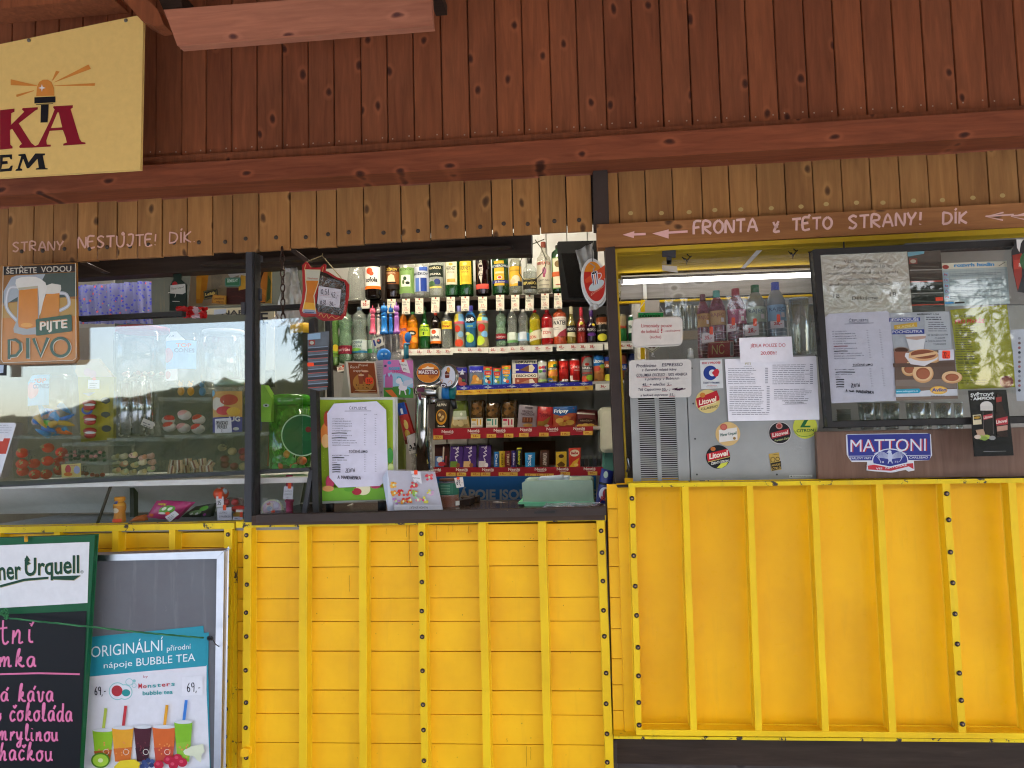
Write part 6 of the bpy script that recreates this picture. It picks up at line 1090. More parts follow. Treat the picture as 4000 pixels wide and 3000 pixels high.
for i, (x, y, lb) in enumerate([(958, 250, 'black wire hook with twisted ends, left one under the yellow ceiling'), (1875, 200, 'black wire hook hanging by the framed board under the yellow ceiling')]):
    t = MB().tube([PV('B1', x - 10, y - 75, 3.0), PV('B1', x + 5, y - 40, 3.0), PV('B1', x + 28, y - 20, 3.0), PV('B1', x + 15, y + 5, 3.0), PV('B1', x - 20, y + 5, 3.0), PV('B1', x - 40, y - 20, 3.0)], .002, M['black'], 6).tube([PV('B1', x - 20, y - 10, 2.99), PV('B1', x + 5, y + 15, 2.99), PV('B1', x, y + 50, 2.99), PV('B1', x - 8, y + 20, 2.99), PV('B1', x + 40, y - 30, 2.99)], .002, M['black'], 6).build('wire_hook', None, label=lb, cat='hook')
CB = 3.0
for x, w, yt, col, cap, lab, lb in [(1118, 118, 552, 'a8587c', '6a3a4a', 'b8905a', 'pink water bottle with dark cap, leftmost in the booth'), (1238, 150, 520, 'a8587c', '5aa8a0', 'c09a68', 'pink water bottle with teal cap'), (1405, 168, 502, 'a03a68', 'a83a48', 'b85a80', 'deep pink water bottle with red cap'), (1575, 178, 472, 'c4ccc8', '1f6a4a', 'a8b8a4', 'clear water bottle with green cap'), (1752, 172, 448, 'c0ccd8', '3a5ac0', '8ab0d0', 'clear water bottle with blue sports cap, rightmost in the booth')]:
    bottle('water_bottle', 'B1', x, 1130, yt, w, CB, 'pet', tint(col, .4, .10), lb, 'bottle', [('r', -.95, .50, .95, .70, lab), ('t', 'RAJEC', -.1, .62, 1.2, .05, '4a5a7a' if col[0] == 'c' else '8a4a5a', .0), ('r', .2, .54, .5, .6, 'e0d8d8')] + [('r', -.9 + .2 * (k % 2), .1 + k * .05, .7 - .1 * (k % 3), .105 + k * .05, 'd8d0d4') for k in range(7)], tint(col, .45, .05), .74, cap, (.90, 1.0), capr=.42)
for x0, x1, yt, yb, tx, lb, ox in [(1088, 1195, 892, 975, '35,-', 'white 35 price tag on the leftmost pink bottle', 1168), (1308, 1388, 812, 880, '35,-', 'white 35 price tag on the deep pink bottle', 1358), (1460, 1580, 820, 915, '28,-', 'white 28 price tag on the green capped bottle', 1545), (1682, 1800, 785, 850, '28,-', 'white 28 price tag on the blue capped bottle', 1748)]:
    w = x1 - x0; sheet('price_tag', 'B1', [(x0, yb), (x1, yb - 12), (x1 - 3, yt - 10), (x0 - 2, yt)], 2.88, pm('cfc8cc'), .001, lb, 'price tag', Art().text(tx, x0 + w * .22, yb - 32, w * .6, (yb - yt) * .4, 'b02a38', -.06, .03).poly(rrect(ox - 14, yt - 60, ox + 16, yt + 8, 8), 'f0502a', ))
box('red_crate_box', 'B1', [(1145, 1100), (1365, 1088), (1362, 950), (1148, 962)], 2.95, .15, '9a1f24', 'red box with cream letters in front of the pink bottles', 'box', [('t', 'NČ', -.25, .2, 1.0, .6, 'c8a86a', .0), ('r', .7, .05, .98, .95, 'b8b4b0'), ('r', .74, .1, .94, .9, '6a6a6a'), ('r', -1, .9, .65, .93, 'd8c8a0')])
CLG = tint('e4e8e4', .10, .16)
def glass_cup(view, x, yb, yt, w, Y, label, group='beer glasses in the booth', cat='glass', stem=False):
    c, h, rr = frame_at(view, x, yb, yt, w, Y); t = thing('drinking_glass', label, cat, c, group)
    pf = [(.72, 0), (.78, .03), (.8, .1), (.92, .5), (1, 1.0), (.96, 1.0), (.88, .5), (.74, .1)]
    MB().lathe(c, [(r * rr, z * h) for r, z in pf], CLG, 22).build('cup', t); MB().lathe(c, [(rr * .7, .001), (rr * .7, h * .03)], tint('c8d0d0', .3, .2), 16).build('base', t)
    MB().lathe(c, [(rr * 1.0, h * .99), (rr * 1.02, h), (rr * .97, h * 1.006)], pm('e0e4e4', .15), 22).build('rim', t)
for x, yt, w, Y, lb in [(1945, 590, 175, 2.95, 'tall glass with bright rim right of the blue capped bottle'), (2060, 640, 130, 3.02, 'tall glass half behind the black frame of the notice board'), (1900, 640, 110, 3.1, 'narrow glass behind the tall glass with bright rim')]: glass_cup('B1', x, 1090, yt, w, Y, lb)
for k in range(5): glass_cup('B1', 860 + k * 62, 860, 640 + k * 3, 52, 3.30, ['small glass at the left end of the back row in the booth', 'second small glass of the back row in the booth', 'middle small glass of the back row in the booth', 'fourth small glass of the back row in the booth', 'small glass at the right end of the back row in the booth'][k])
MB().prism(quad('B1', [(840, 945), (1140, 935), (1140, 862), (840, 870)], 3.28), .03, pm('c8b8a0', .5)).build('shelf_cloth', None, label='pale checked shelf cloth under the back row of glasses', cat='cloth')
a = Art()
a.text('Limonády pouze', 565, 838, 265, 32, 'b02a3a', -.01, .0); a.text('do kelímků', 562, 888, 155, 30, 'b02a3a', -.02, .0); a.line([(742, 848), (740, 872)], 9, 'b02a3a'); a.ell(740, 882, 5, 5, 'b02a3a'); a.text('- neúčtujeme', 758, 876, 142, 16, 'b02a3a', -.03, .0); a.text('(sucho)', 638, 932, 98, 26, 'b02a3a', 0, .0)
t = thing('lemonade_note', 'white paper tray with red handwriting about lemonade hung by the post', 'sign', PV('B1', 705, 1000, 2.8))
o_ = [(493 + 20, 1000), (895, 985), (916, 960), (905, 760), (885, 742), (515, 760), (493, 782), (497, 985)]
MB().prism([PV('B1', *p, 2.79) for p in rrect(495, 765, 912, 1000, 38, -.04)], .012, pm('d4cec4', .35)).build('tray', t, .005); build_art(a, 'handwriting', t, on('B1', 2.79))
t = thing('green_pennant', 'green and cream pennant sign hanging behind the lemonade note', 'pennant', PV('B1', 660, 1060, 2.86)); MB().prism(quad('B1', [(528, 960), (565, 1000), (660, 1058), (750, 990), (770, 940), (755, 705), (530, 705)], 2.86), .006, pm('cfc8b0')).build('board', t)
a = Art(); a.poly([(538, 760), (755, 752), (755, 710), (538, 712)], '2a8a4a'); a.text('DŮLNOSEK', 555, 752, 180, 24, '10301a', 0, .03); a.line([(566, 995), (660, 1048), (748, 985)], 4, '2a5a3a'); a.ell(640, 1005, 16, 14, '5a3a24'); a.ell(672, 1005, 16, 14, '5a3a24'); a.ell(656, 990, 14, 12, '5a3a24'); build_art(a, 'print', t, on('B1', 2.86))
MB().tube([PV('B1', 530, 705, 2.86), PV('B1', 590, 620, 2.87)], .0012, M['paper'], 4).tube([PV('B1', 755, 705, 2.86), PV('B1', 725, 655, 2.87)], .0012, M['paper'], 4).tube([PV('B1', 660, 1058, 2.85), PV('B1', 655, 1085, 2.85), PV('B1', 680, 1095, 2.85), PV('B1', 665, 1060, 2.85)], .002, M['paper'], 5).build('cord', t)
MB().prism(quad('B1', [(597, 712), (722, 700), (722, 600), (595, 605)], 2.855), .002, pm('b8b0a0')).build('tape', t)
# salt shaker
c, h, rr = frame_at('B2', 855, 130, 25, 68, 2.85); t = thing('salt_shaker', 'white porcelain salt shaker standing on the metal cabinet', 'shaker', c); MB().lathe(c, [(rr, 0), (rr * .95, h * .3), (rr * .78, h * .55), (rr * .85, h * .72), (rr * .8, h * .9), (rr * .4, h)], pm('d4d6d4', .2), 16).build('body', t); MB().lathe((c.x, c.y, c.z + h * .72), [(rr * .9, 0), (rr * .92, h * .03), (rr * .85, h * .05)], pm('c4c6c4', .2), 16).build('collar', t)
# metal cabinet
def hammered(name):
    m, n, b = new_mat(name); v = coords(n); f = noise(n, v, 240, 3, .6, 1.5); f2 = noise(n, v, 5, 4)
    n.links.new(ramp(n, f2, [(.3, (.25, .26, .25)), (.7, (.32, .325, .31))]), b.inputs['Base Color']); b.inputs['Metallic'].default_value = .35; b.inputs['Roughness'].default_value = .42; bump(n, b, f, .5, .001); return m
HM = hammered('embossed_metal'); Yc = 2.765
t = thing('cooling_cabinet', 'grey embossed metal cooling cabinet with two columns of vent slots and stickers', 'cabinet', PV('B2', 1180, 1290, 2.9))
zt = PV('B2', 1200, 112, Yc).z; xl = PV('B2', 282, 700, Yc).x; xr = PV('B2', 2080, 700, Yc).x; zbt = zr + .001
xs_ = PV('B2', 838, 900, Yc).x
MB().box((xl + .004, Yc + .02, zbt), (xr, 3.25, zt - .004), pm('0c0c0b', .7)).build('body', t)
MB().box((xs_ + .0015, Yc, zbt), (xr, Yc + .018, zt), HM).build('front_panel', t, .001)
# vent panel with real slots
v0, v1 = [PV('B2', x, 900, Yc).x for x in (365, 527)], [PV('B2', x, 900, Yc).x for x in (565, 725)]
zs = [PV('B2', 450, 512 + k * 20.2, Yc).z for k in range(39)]
mb = MB(); x_edges = [xl, v0[0], v0[1], v1[0], v1[1], xs_ - .0015]
for a0, a1 in ((0, 1), (2, 3), (4, 5)): mb.box((x_edges[a0], Yc, zbt), (x_edges[a1], Yc + .018, zt), HM)
for a0, a1 in ((1, 2), (3, 4)):
    mb.box((x_edges[a0], Yc, zs[0] + .004), (x_edges[a1], Yc + .018, zt), HM)
mb.build('vent_panel', t)
for a0, a1 in ((1, 2), (3, 4)):
    for k in range(len(zs)):
        z0 = zs[k] - .0055
        if z0 < zbt: break
        MB().box((x_edges[a0], Yc + .0005, z0), (x_edges[a1], Yc + .014, z0 + .0033), pm('aaaaa6', .35, .6)).build('vent_slat', t)
mb = MB()
for k in range(11): mb.box((xl - .001, Yc + .03 + k * .035, zbt + .05), (xl + .003, Yc + .048 + k * .035, zt - .03), pm('2a2a28'))
mb.build('side_grille', t)
MB().tube([PV('B2', 248, 1080, 2.80), PV('B2', 262, 1090, 2.79), PV('B2', 262, 1190, 2.79), PV('B2', 248, 1205, 2.80)], .006, pm('9aa0a4', .25, .9), 8).build('latch', t)
for x, y in [(865, 218), (880, 557), (897, 895), (915, 1237), (1682, 1237)]:
    p = PV('B2', x, y, Yc); MB().add([(p.x + .0035 * math.cos(a), Yc - .001, p.z + .0035 * math.sin(a)) for a in [k * math.pi / 4 for k in range(8)]], [list(range(8))], pm('4a4c4a', .3, .8)).build('screw', t)
def round_sticker(cx, cy, r, col, art, label, view='B2', Y=Yc, clipy=None):
    pts = [(cx + r * math.cos(2 * math.pi * k / 40), cy + r * .97 * math.sin(2 * math.pi * k / 40)) for k in range(40)][::-1]
    if clipy: pts = clip(pts, 1, clipy, 1)
    a = Art(); art(a); sheet('sticker', view, pts, Y - .0022, pm(col, .35), .001, label, 'sticker', a, 'stickers on the metal cabinet')
def s1(a):
    a.poly(clip(clip([(905, 510), (1105, 430), (1140, 520), (925, 600)], 0, 906, 1), 0, 1130, -1), 'b0202a'); a.text('Litovel', 935, 572, 165, 50, 'e8dcc8', -.24, .03); a.line([(945, 590), (1100, 545)], 5, 'e8dcc8'); a.ell(970, 475, 26, 24, 'c07a30'); a.text('CLASSIC', 955, 622, 160, 22, '2a2a24', -.2, .01)
round_sticker(1018, 535, 117, 'd0bc78', s1, 'round cream sticker with a red Litovel band and CLASSIC'.replace('Litovel ', ''))
def s2(a):
    a.poly([(1125, 810), (1300, 785), (1305, 905), (1130, 930)], 'd8d4cc'); a.text('Pilsner Urquell', 1138, 872, 158, 28, '2a5a4a', -.14, .03); a.ell(1172, 782, 34, 32, 'b05a50'); a.ell(1172, 782, 24, 22, 'c06a5a'); a.ell(1275, 890, 14, 14, '8a6a3a')
round_sticker(1212, 848, 118, 'd0b074', s2, 'round tan sticker with a white banner and red seal')
def s3(a):
    a.poly([(1008, 1040), (1210, 990), (1232, 1055), (1020, 1110)], 'b81f2a'); a.text('Litovel', 1035, 1090, 175, 52, 'e8dcd0', -.22, .03); a.line([(1020, 1118), (1232, 1065)], 6, 'd0b060'); a.ell(1070, 992, 24, 20, 'b06a30'); a.text('ČERNÝ CITRON', 1052, 1145, 165, 24, 'dcdcd4', -.18, .02); a.poly([(1105, 1175), (1150, 1130), (1215, 1118), (1195, 1150), (1150, 1178)], 'c8cc4a')
round_sticker(1118, 1068, 117, '16191c', s3, 'round black sticker with a red band reading ČERNÝ CITRON')
def s4(a):
    a.ell(1712, 838, 104, 100, '17181a'); a.poly([(1622, 840), (1795, 795), (1805, 850), (1635, 895)], 'a8303a'); a.text('Litovel', 1640, 878, 150, 36, 'd8ccc0', -.22, .03); a.ell(1705, 772, 32, 30, 'b88a80'); a.ell(1705, 772, 22, 20, '9a4038'); a.poly([(1688, 748), (1705, 730), (1722, 748)], 'b88a80'); a.text('Premium Dark', 1662, 922, 140, 20, 'a8b078', -.2, .02)
round_sticker(1712, 838, 110, 'b8b4b0', s4, 'round black sticker with a white rim and dark red band')
def s5(a):
    a.poly([(1905, 785), (1945, 715), (1985, 712), (1950, 770), (2005, 768), (2005, 785)], '1f6a3a'); a.text('CITRON', 1872, 832, 165, 28, '1f5a34', -.05, .02); a.line([(1850, 815), (1890, 860), (1955, 872), (2030, 850), (2060, 800)], 4, '2f8a3a', True)
round_sticker(1955, 780, 117, 'c4c84a', s5, 'yellow green sticker reading CITRON cut off by the menu paper', clipy=706)
a = Art(); a.rect(1622, 1140, 1722, 1145, '1c1a12', .0); a.poly([(1622, 1130), (1722, 1108), (1726, 1185), (1638, 1203)], '1c1a12'); a.text('HANÁCKÉ', 1634, 1160, 82, 20, 'b89a4a', -.15, .02); a.text('CYKLO', 1640, 1196, 80, 26, 'b89a4a', -.15, .02); a.ell(1645, 1095, 22, 26, '1c1a12'); a.ell(1645, 1095, 17, 21, 'b89a4a'); a.ell(1690, 1088, 20, 20, '1c1a12'); a.ell(1690, 1088, 15, 15, 'b89a4a'); a.line([(1640, 1050), (1670, 1045), (1700, 1050)], 3, '1c1a12')
sheet('sticker', 'B2', [(1632, 1205), (1728, 1190), (1702, 1025), (1605, 1040)], Yc - .002, pm('b89a4a', .35), .001, 'small rectangular gold and black cycling sticker', 'sticker', a, 'stickers on the metal cabinet')
sheet('sticker', 'B2', [(1803, 1268), (2023, 1264), (2023, 1240), (1803, 1243)], Yc - .002, pm('c8ccc8', .35), .001, 'thin white maker label at the bottom edge of the metal cabinet', 'label', Art().ell(1820, 1255, 7, 7, '4a4a4a').text('JTH Kühl-Geräte-Bau GmbH', 1835, 1260, 175, 10, '4a4a4a'))
a = Art(); a.text('ZDE V PRODEJI', 960, 178, 180, 20, 'b82a34', -.04, .03); a.ell(1045, 262, 68, 70, '1f3a84', n=36); a.ell(1065, 262, 34, 32, 'd4d8d8', n=30); a.poly([(1058, 262), (1090, 226), (1118, 225), (1130, 250), (1118, 290), (1092, 302)], 'b82a34'); a.text('ČESKÝ VÝROBEK', 975, 365, 162, 16, '1f3a64', -.01, .02); a.text('certifikace.cz', 1012, 385, 95, 10, 'b82a34'); a.text('www.ceskyvyrobek.eu', 1005, 400, 110, 9, '3a3a44')
sheet('sticker', 'B2', [(955, 418), (1168, 408), (1156, 132), (945, 142)], Yc - .002, pm('cfd3d2', .35), .001, 'white rectangular sticker with a blue ring and red heart', 'sticker', a, 'stickers on the metal cabinet')
INK = '2a2440'; a = Art()
for tx, x, y, w, h in [('Prodáváme', 333, 210, 190, 34), ('ESPRESSO', 578, 200, 198, 32), ('z čerstvě mleté kávy', 385, 246, 335, 26), ('COLUMBIA EXCELSO - 100% ARABICA', 333, 298, 490, 28), ('z pražírny v Babicích', 412, 332, 332, 24), ('45,- + mléčko', 388, 388, 220, 28), ('5,-', 630, 384, 40, 28), ('Též Cappuccino', 348, 434, 218, 26), ('55,- ;', 578, 434, 78, 28), ('a ledové espresso', 372, 488, 262, 24), ('55,-', 650, 484, 56, 26)]: a.text(tx, x, y, w, h, INK, -.025, .006, shear=.15)
for x0, x1, y in [(388, 462, 396), (618, 672, 388), (578, 630, 440), (648, 705, 490), (335, 650, 304)]: a.line([(x0, y), (x1, y - 3)], 3, 'b03a4a')
a.line([(680, 420), (730, 408), (700, 425), (780, 410), (720, 428), (805, 414), (740, 430)], 10, '3a1430')
sheet('espresso_note', 'B2', rrect(264, 140, 862, 505, 36, -.015)[:], Yc - .012, pm('cbc7c0', .4), .002, 'white rounded card with handwritten ESPRESSO offer above the vents', 'sign', a, 'handwriting')
a = Art(); rg = random.Random(8); a.text('PITÍ', 1378, 185, 55, 26, 'b0a050', 0, .0)
a.line([(1365, 200), (1445, 198)], 3, '9a9aa0')
a.fine(1215, 225, 1500, 9, 17.5, '85858f', 5, -.012, .35, [1570]); a.fine(1228, 400, 1560, 14, 17.5, '808089', 5, -.012, .12, [1585]); a.fine(1250, 648, 1610, 2, 17, '808089', 5, -.012, .05)
a.fine(1640, 190, 2010, 11, 18, '85858f', 5, -.012, .3, [2000]); a.fine(1655, 425, 2020, 6, 18, '85858f', 5, -.015, .3); a.text('O přílohy nabízíme vlastní pohostění!', 1735, 535, 245, 13, '3a3a44', -.01, .01); a.text('Děkujeme za návštěvu', 1765, 555, 175, 13, '3a3a44', -.01, .01); a.line([(1738, 565), (1970, 558)], 2, '3a3a44')
sheet('menu_paper', 'B2', [(1218, 727), (2093, 710), (2060, 100), (1183, 130)], Yc - .008, M['paper'], .001, 'large two column printed price list taped to the metal cabinet', 'paper', a)
sheet('notice_paper', 'S', [(2892, 1417), (3099, 1411), (3092, 1314), (2887, 1320)], Yc - .02, M['paper'], .001, 'white notice with red print reading JÍDLA POUZE DO 20,00h!', 'notice',
   Art().text('JÍDLA POUZE DO', 2931, 1357, 137, 14, 'c0303c', -.02, .0).text('20,00h!', 2971, 1386, 62, 14, 'c0303c', -.02, .0))
t = sheet('acrylic_sheet', 'B1', [(800, 1110), (2090, 1090), (2020, 200), (742, 262)], 2.84, M['acrylic'], .003, 'clear acrylic sheet standing in front of the bottles and glasses', 'acrylic sheet')
sheet('tape_piece', 'B1', [(745, 345), (880, 365), (870, 310), (745, 300)], 2.83, pm('b8b0a0', .4), .001, 'crumpled pale tape at the top left of the acrylic sheet', 'tape')
sheet('yellow_note', 'B1', [(358, 580), (385, 580), (382, 418), (356, 420)], 3.2, pm('cfc6a0'), .003, 'narrow upright white label strip right of the post', 'label strip', Art().text('Bi', 360, 455, 20, 14, '3a3a30').line([(362, 530), (380, 550), (364, 555)], 4, '3a3a30'))
# framed notice board on the right
Yf = 2.66; fr = thing('notice_board', 'black framed glass board covered with taped notices', 'notice board', PV('B4', 1100, 760, Yf))
def bar(view, pts, nm='frame_bar'): MB().prism(quad(view, pts, Yf), .035, M['frame_black']).build(nm, fr, .003)
bar('B3', [(62, 148), (215, 1945), (265, 1893), (142, 192)])
bar('B3', [(62, 148), (142, 192), (2135, 108), (2135, 38), (90, 138)])
bar('B4', [(212, 752), (2330, 698), (2330, 640), (262, 695)])
MB().prism(quad('B3', [(142, 190), (262, 1895), (2300, 1835), (2300, 105)], Yf + .004), .002, M['pane_r']).build('pane', fr)
def notice(view, pts, d, m, label, art=None, name='notice_paper', cat='notice'): return sheet(name, view, pts, Yf + .012 - d, m if not isinstance(m, str) else pm(m, .3), .001, label, cat, art)
LAM = pm('b4b2a4', .16)
a = Art()
for tx, x, y, w, h in [('Vážení zákazníci!', 380, 278, 380, 34), ('Není-li vám více jak 18 let,', 282, 338, 600, 34), ('nezdržujte zbytečně sebe ani nás', 228, 400, 705, 32), ('požadováním cigaret a', 340, 458, 488, 32), ('alkoholických nápojů včetně piva.', 232, 514, 735, 32), ('Děkujeme', 465, 655, 260, 40), ('18', 275, 635, 62, 44), ('18', 848, 622, 64, 50)]: a.text(tx, x, y, w, h, '3f3f3c', -.025, -.004)
notice('B3', [(182, 800), (1078, 775), (1025, 160), (142, 200)], .001, LAM, 'glossy laminated notice with large print about customers under 18', a)
a = Art(); a.poly([(1030, 215), (1195, 185), (1200, 160), (1028, 168)], '6aa0b0')
for k in range(4):
    y = 250 + k * 118; a.poly([(1045 + k * 8, y + 95), (1378 + k * 6, y + 85), (1372 + k * 6, y + 12), (1042 + k * 8, y + 22)], '2a2c28'); a.poly([(1050 + k * 8, y + 108), (1380 + k * 6, y + 100), (1380 + k * 6, y + 88), (1050 + k * 8, y + 98)], 'b0503f' if k % 2 else '8a8a84'); a.line([(1070, y + 60), (1350, y + 70)], 12, '4a4f48')
a.poly([(1045, 290), (1128, 288), (1126, 230), (1043, 234)], '7a3a34'); a.ell(1085, 262, 30, 20, 'a8a090'); a.poly([(1315, 665), (1390, 660), (1388, 624), (1313, 628)], 'e8503a')
notice('B3', [(1080, 780), (1410, 768), (1362, 148), (1025, 162)], .002, pm('3f403c', .2), 'dark photo strip with red lines between the laminated notice and timetable', a, 'photo_strip', 'photo')
a = Art(); a.poly([(1380, 345), (2040, 318), (2036, 260), (1378, 282)], 'd0ccb8'); a.text('rozvrh hodin', 1500, 318, 410, 34, '3a8ac0', -.03, .05); a.ell(1415, 320, 34, 22, '9a3a34'); a.line([(1955, 310), (2020, 270)], 6, '5a5a58')
for c_ in range(11):
    x = 1450 + c_ * 58.5; a.line([(x, 345 - c_ * 2.3), (x + 14, 650 - c_ * 2.3)], 2.5, '8a9a9e')
for r_ in range(6):
    y = 368 + r_ * 57; a.line([(1388 + r_ * 4, y), (2042 + r_ * 4, y - 26)], 2.5, '8a9a9e')
    if r_ < 5: a.poly([(1392 + r_ * 4, y + 48), (1442 + r_ * 4, y + 46), (1440 + r_ * 4, y + 8), (1390 + r_ * 4, y + 10)], '8ab0c8'); a.text(['Po', 'Út', 'St', 'Čt', 'Pá'][r_], 1398 + r_ * 4, y + 40, 36, 22, 'a8342f', 0, .03); a.fine(1460, y + 28, 2030, 2, 16, '7f8c90', 6, -.035, .25)
a.poly([(1410, 695), (1497, 690), (1497, 674), (1410, 678)], '3a8ac0'); a.poly([(1510, 692), (1608, 688), (1608, 672), (1510, 676)], '3a3a38')
notice('B3', [(1408, 722), (2068, 692), (2036, 255), (1376, 282)], .003, pm('a9b8b8', .25), 'pale blue school timetable sheet reading rozvrh hodin', a)
a = Art(); a.text('ČEPUJEME', 432, 876, 200, 26, '2a2a44', -.02); a.line([(430, 886), (634, 880)], 3, '2a2a44'); a.line([(388, 900), (684, 888)], 5, '5a5a70')
for k in range(12):
    y = 982 + k * 25; a.text(rows[k] or 'x', 262 + k * 2, y, 8.6 * len(rows[k]) if rows[k] else 5, 11, '4a4a58', -.03, .01)
    if not rows[k]: a.line([(275 + k, y - 4), (350, y - 8), (420, y - 8)], 8, '7a2a3a' if k == 6 else '15151c')
    a.text('45,-', 608 + k * 3, y - 14, 24, 10, '5a5a68'); a.text('26,-', 736 + k * 3, y - 18, 24, 10, '5a5a68')
notice('B3', [(225, 1420), (905, 1385), (860, 800), (820, 768), (230, 795), (190, 830)], .003, pm('c4c2d2', .3), 'ČEPUJEME price list on the lower left of the framed board, upper half', a)
a = Art(); a.text('TOČENÉ LIMO', 468, 128, 208, 20, '22222e', -.02, .01); a.line([(468, 134), (678, 128)], 3, '22222e')
for k, r_ in enumerate(['MULTIVITAMIN - nesycený', '', 'SIRUP - PERLIVÁ VODA', 'KOFOLA', '', '', '', '']):
    y = 172 + k * 25
    if r_: a.text(r_, 290 + k * 2, y, 8.6 * len(r_), 11, '4a4a58', -.02, .01)
    else: a.line([(296 + k, y - 4), (340, y - 7), (384 + (110 if k == 1 else 0), y - 5)], 9, '15151c')
    a.text('37,-', 640 + k * 3, y - 10, 24, 10, '5a5a68'); a.text('25,-', 762 + k * 3, y - 14, 24, 10, '5a5a68')
a.hand("ZLUTA'", 455, 345, 92, 34, '22222e', -.02, 5); a.hand('A', 402, 392, 16, 26, '22222e', 0, 5); a.line([(432, 380), (486, 392), (440, 392), (480, 378)], 10, '22222e'); a.hand('MANDARINKA', 508, 402, 180, 28, '22222e', .06, 5)
notice('B4', [(255, 508), (922, 482), (905, 205), (895, -5), (215, 10)], .0032, pm('c4c2d2', .3), 'ČEPUJEME price list on the framed board, lower half with handwriting', a)
a = Art(); a.poly([(842, 878), (1155, 870), (1155, 832), (842, 838)], '2a3a8c'); a.text('JEDNODUŠE', 850, 872, 292, 30, 'e4e4ec', -.02, .01); a.poly([(895, 955), (1128, 928), (1122, 880), (888, 912)], 'c8a03a'); a.text('SLADKÁ', 918, 946, 185, 28, 'e0d4a0', -.1, .01); a.poly([(868, 1005), (1198, 998), (1198, 952), (868, 958)], '2a3a8c'); a.text('POCHOUTKA', 875, 994, 305, 30, 'e4e4ec', -.02, .01)
a.poly([(1205, 1160), (1475, 1150), (1450, 775), (1200, 785)], 'b8bcc4'); a.text('ALERGENY 1,3,6', 1122, 808, 225, 16, '15151c', -.01, .03); a.fine(1215, 835, 1390, 2, 22, '4a4a54', 9, 0, .2); a.fine(1240, 885, 1440, 5, 22, '5a5a64', 7, 0, .25)
for k, tx in enumerate(['SE SKOŘICOVÝM', 'CUKREM', 'A ČOKOLÁDOVÝM', 'TOPINGEM']): a.text(tx, [1232, 1305, 1210, 1290][k], 1022 + k * 31, [205, 102, 205, 125][k], 19, '2a2a34', -.02, .0)
a.poly([(1005, 1010), (1215, 1000), (1190, 1160), (1050, 1165)], 'cfd0d4'); a.poly([(1005, 1030), (1215, 1020), (1210, 1045), (1120, 1062), (1020, 1050)], 'b89a8c')
a.ell(965, 1165, 82, 34, '8a7a70'); a.ell(965, 1165, 68, 26, '4a2f24'); a.poly([(888, 1180), (1045, 1180), (1020, 1300), (905, 1300)], '8a5a48')
a.poly([(880, 1300), (1500, 1290), (1508, 1330), (885, 1340)], '5f4a40')
t_ = notice('B3', [(905, 1330), (1500, 1315), (1452, 770), (845, 790)], .004, pm('a9adb6', .25), 'sweet snack poster with blue title bands, upper part', a, 'snack_poster', 'poster')
a = Art(); a.poly([(900, 330), (1530, 360), (1500, -8), (892, 0)], '6a564e'); a.poly([(905, 330), (1530, 358), (1520, 260), (905, 270)], '8a7a72')
for cx, cy, rx, ry in [(1045, 160, 78, 72), (1190, 40, 185, 78), (1185, 205, 108, 96), (1480, 245, 105, 62)]:
    a.ell(cx, cy, rx, ry, 'd2a070', n=30); a.ell(cx - 4, cy - 8, rx * .93, ry * .9, 'e2bd90', n=30); a.ell(cx, cy, rx * .66, ry * .62, '9a5a3c', n=30); a.ell(cx + 6, cy + 6, rx * .55, ry * .5, 'a86448', n=24)
a.poly([(1000, 30), (1060, 110), (1200, 130), (1330, 60), (1345, -5), (1010, -5)], 'd8d4d8'); a.ell(1190, 18, 150, 60, 'd8a878', n=30); a.ell(1190, 10, 128, 46, '8a4f38', n=30); a.line([(1040, 40), (1180, 20), (1330, -5)], 26, 'dfb88a')
a.poly([(912, 445), (1538, 430), (1533, 362), (1280, 372), (905, 405)], 'c8ccd4'); a.poly([(912, 412), (1145, 405), (1165, 382), (1145, 358), (908, 368)], '2a9ab8'); a.text('www.avikogastro.cz', 915, 395, 220, 18, 'd0e8f0', -.02, .01); a.ell(1345, 375, 88, 42, 'd0a03a'); a.ell(1345, 375, 80, 34, 'dcb45a'); a.text('Aviko', 1275, 390, 150, 36, '28408a', -.03, .03); a.fine(1265, 438, 1440, 1, 12, '5a5a64', 8)
a.poly([(1345, 75), (1502, 68), (1498, -40), (1342, -35)], 'c4c4cc'); a.poly(rrect(1380, -28, 1462, 55, 14), 'e8452a'); a.hand('72,-', 1392, 45, 62, 52, '3a1414', -.05, 6)
notice('B4', [(912, 480), (1540, 462), (1530, 300), (1500, -40), (890, -10)], .0042, pm('8a7468', .25), 'fried ring pastry poster with a small yellow oval logo, lower part', a, 'snack_poster', 'poster')
a = Art(); a.text('První pomoc', 1508, 828, 205, 22, '3a3a1a', -.02, .0); a.text('PRO PIVAŘE', 1510, 895, 300, 40, 'c0402f', -.03, .03); a.line([(1508, 920), (1770, 908)], 3, '3a3a1a'); a.fine(1515, 945, 1740, 16, 24, '5a5a24', 7, -.01, .4)
notice('B3', [(1540, 1330), (2105, 1300), (2040, 700), (1462, 755)], .002, pm('8f9026', .22), 'olive yellow beer joke sheet with red heading, upper part', a)
a = Art(); a.fine(1535, 40, 1740, 8, 28, '5a5a24', 7, -.01, .3); a.text('Doma je tam, kde sklo...', 1548, 282, 300, 18, '3a3a1a', -.01); a.text('když už moje opouš...', 1548, 308, 290, 16, '3a3a1a', -.02); a.ell(2035, 290, 70, 62, '7a4438'); a.ell(2035, 290, 46, 40, '8a5244')
notice('B4', [(1545, 368), (2122, 345), (2098, -40), (1508, -30)], .0024, pm('8f9026', .22), 'olive yellow beer joke sheet with a wax seal, lower part', a)
a = Art()
for k in range(12): a.ell(2165, 1045 + k * 48, 14, 14, ['9a9aa4', '7a5a5a', 'a8686a', '3a3a44'][k % 4])
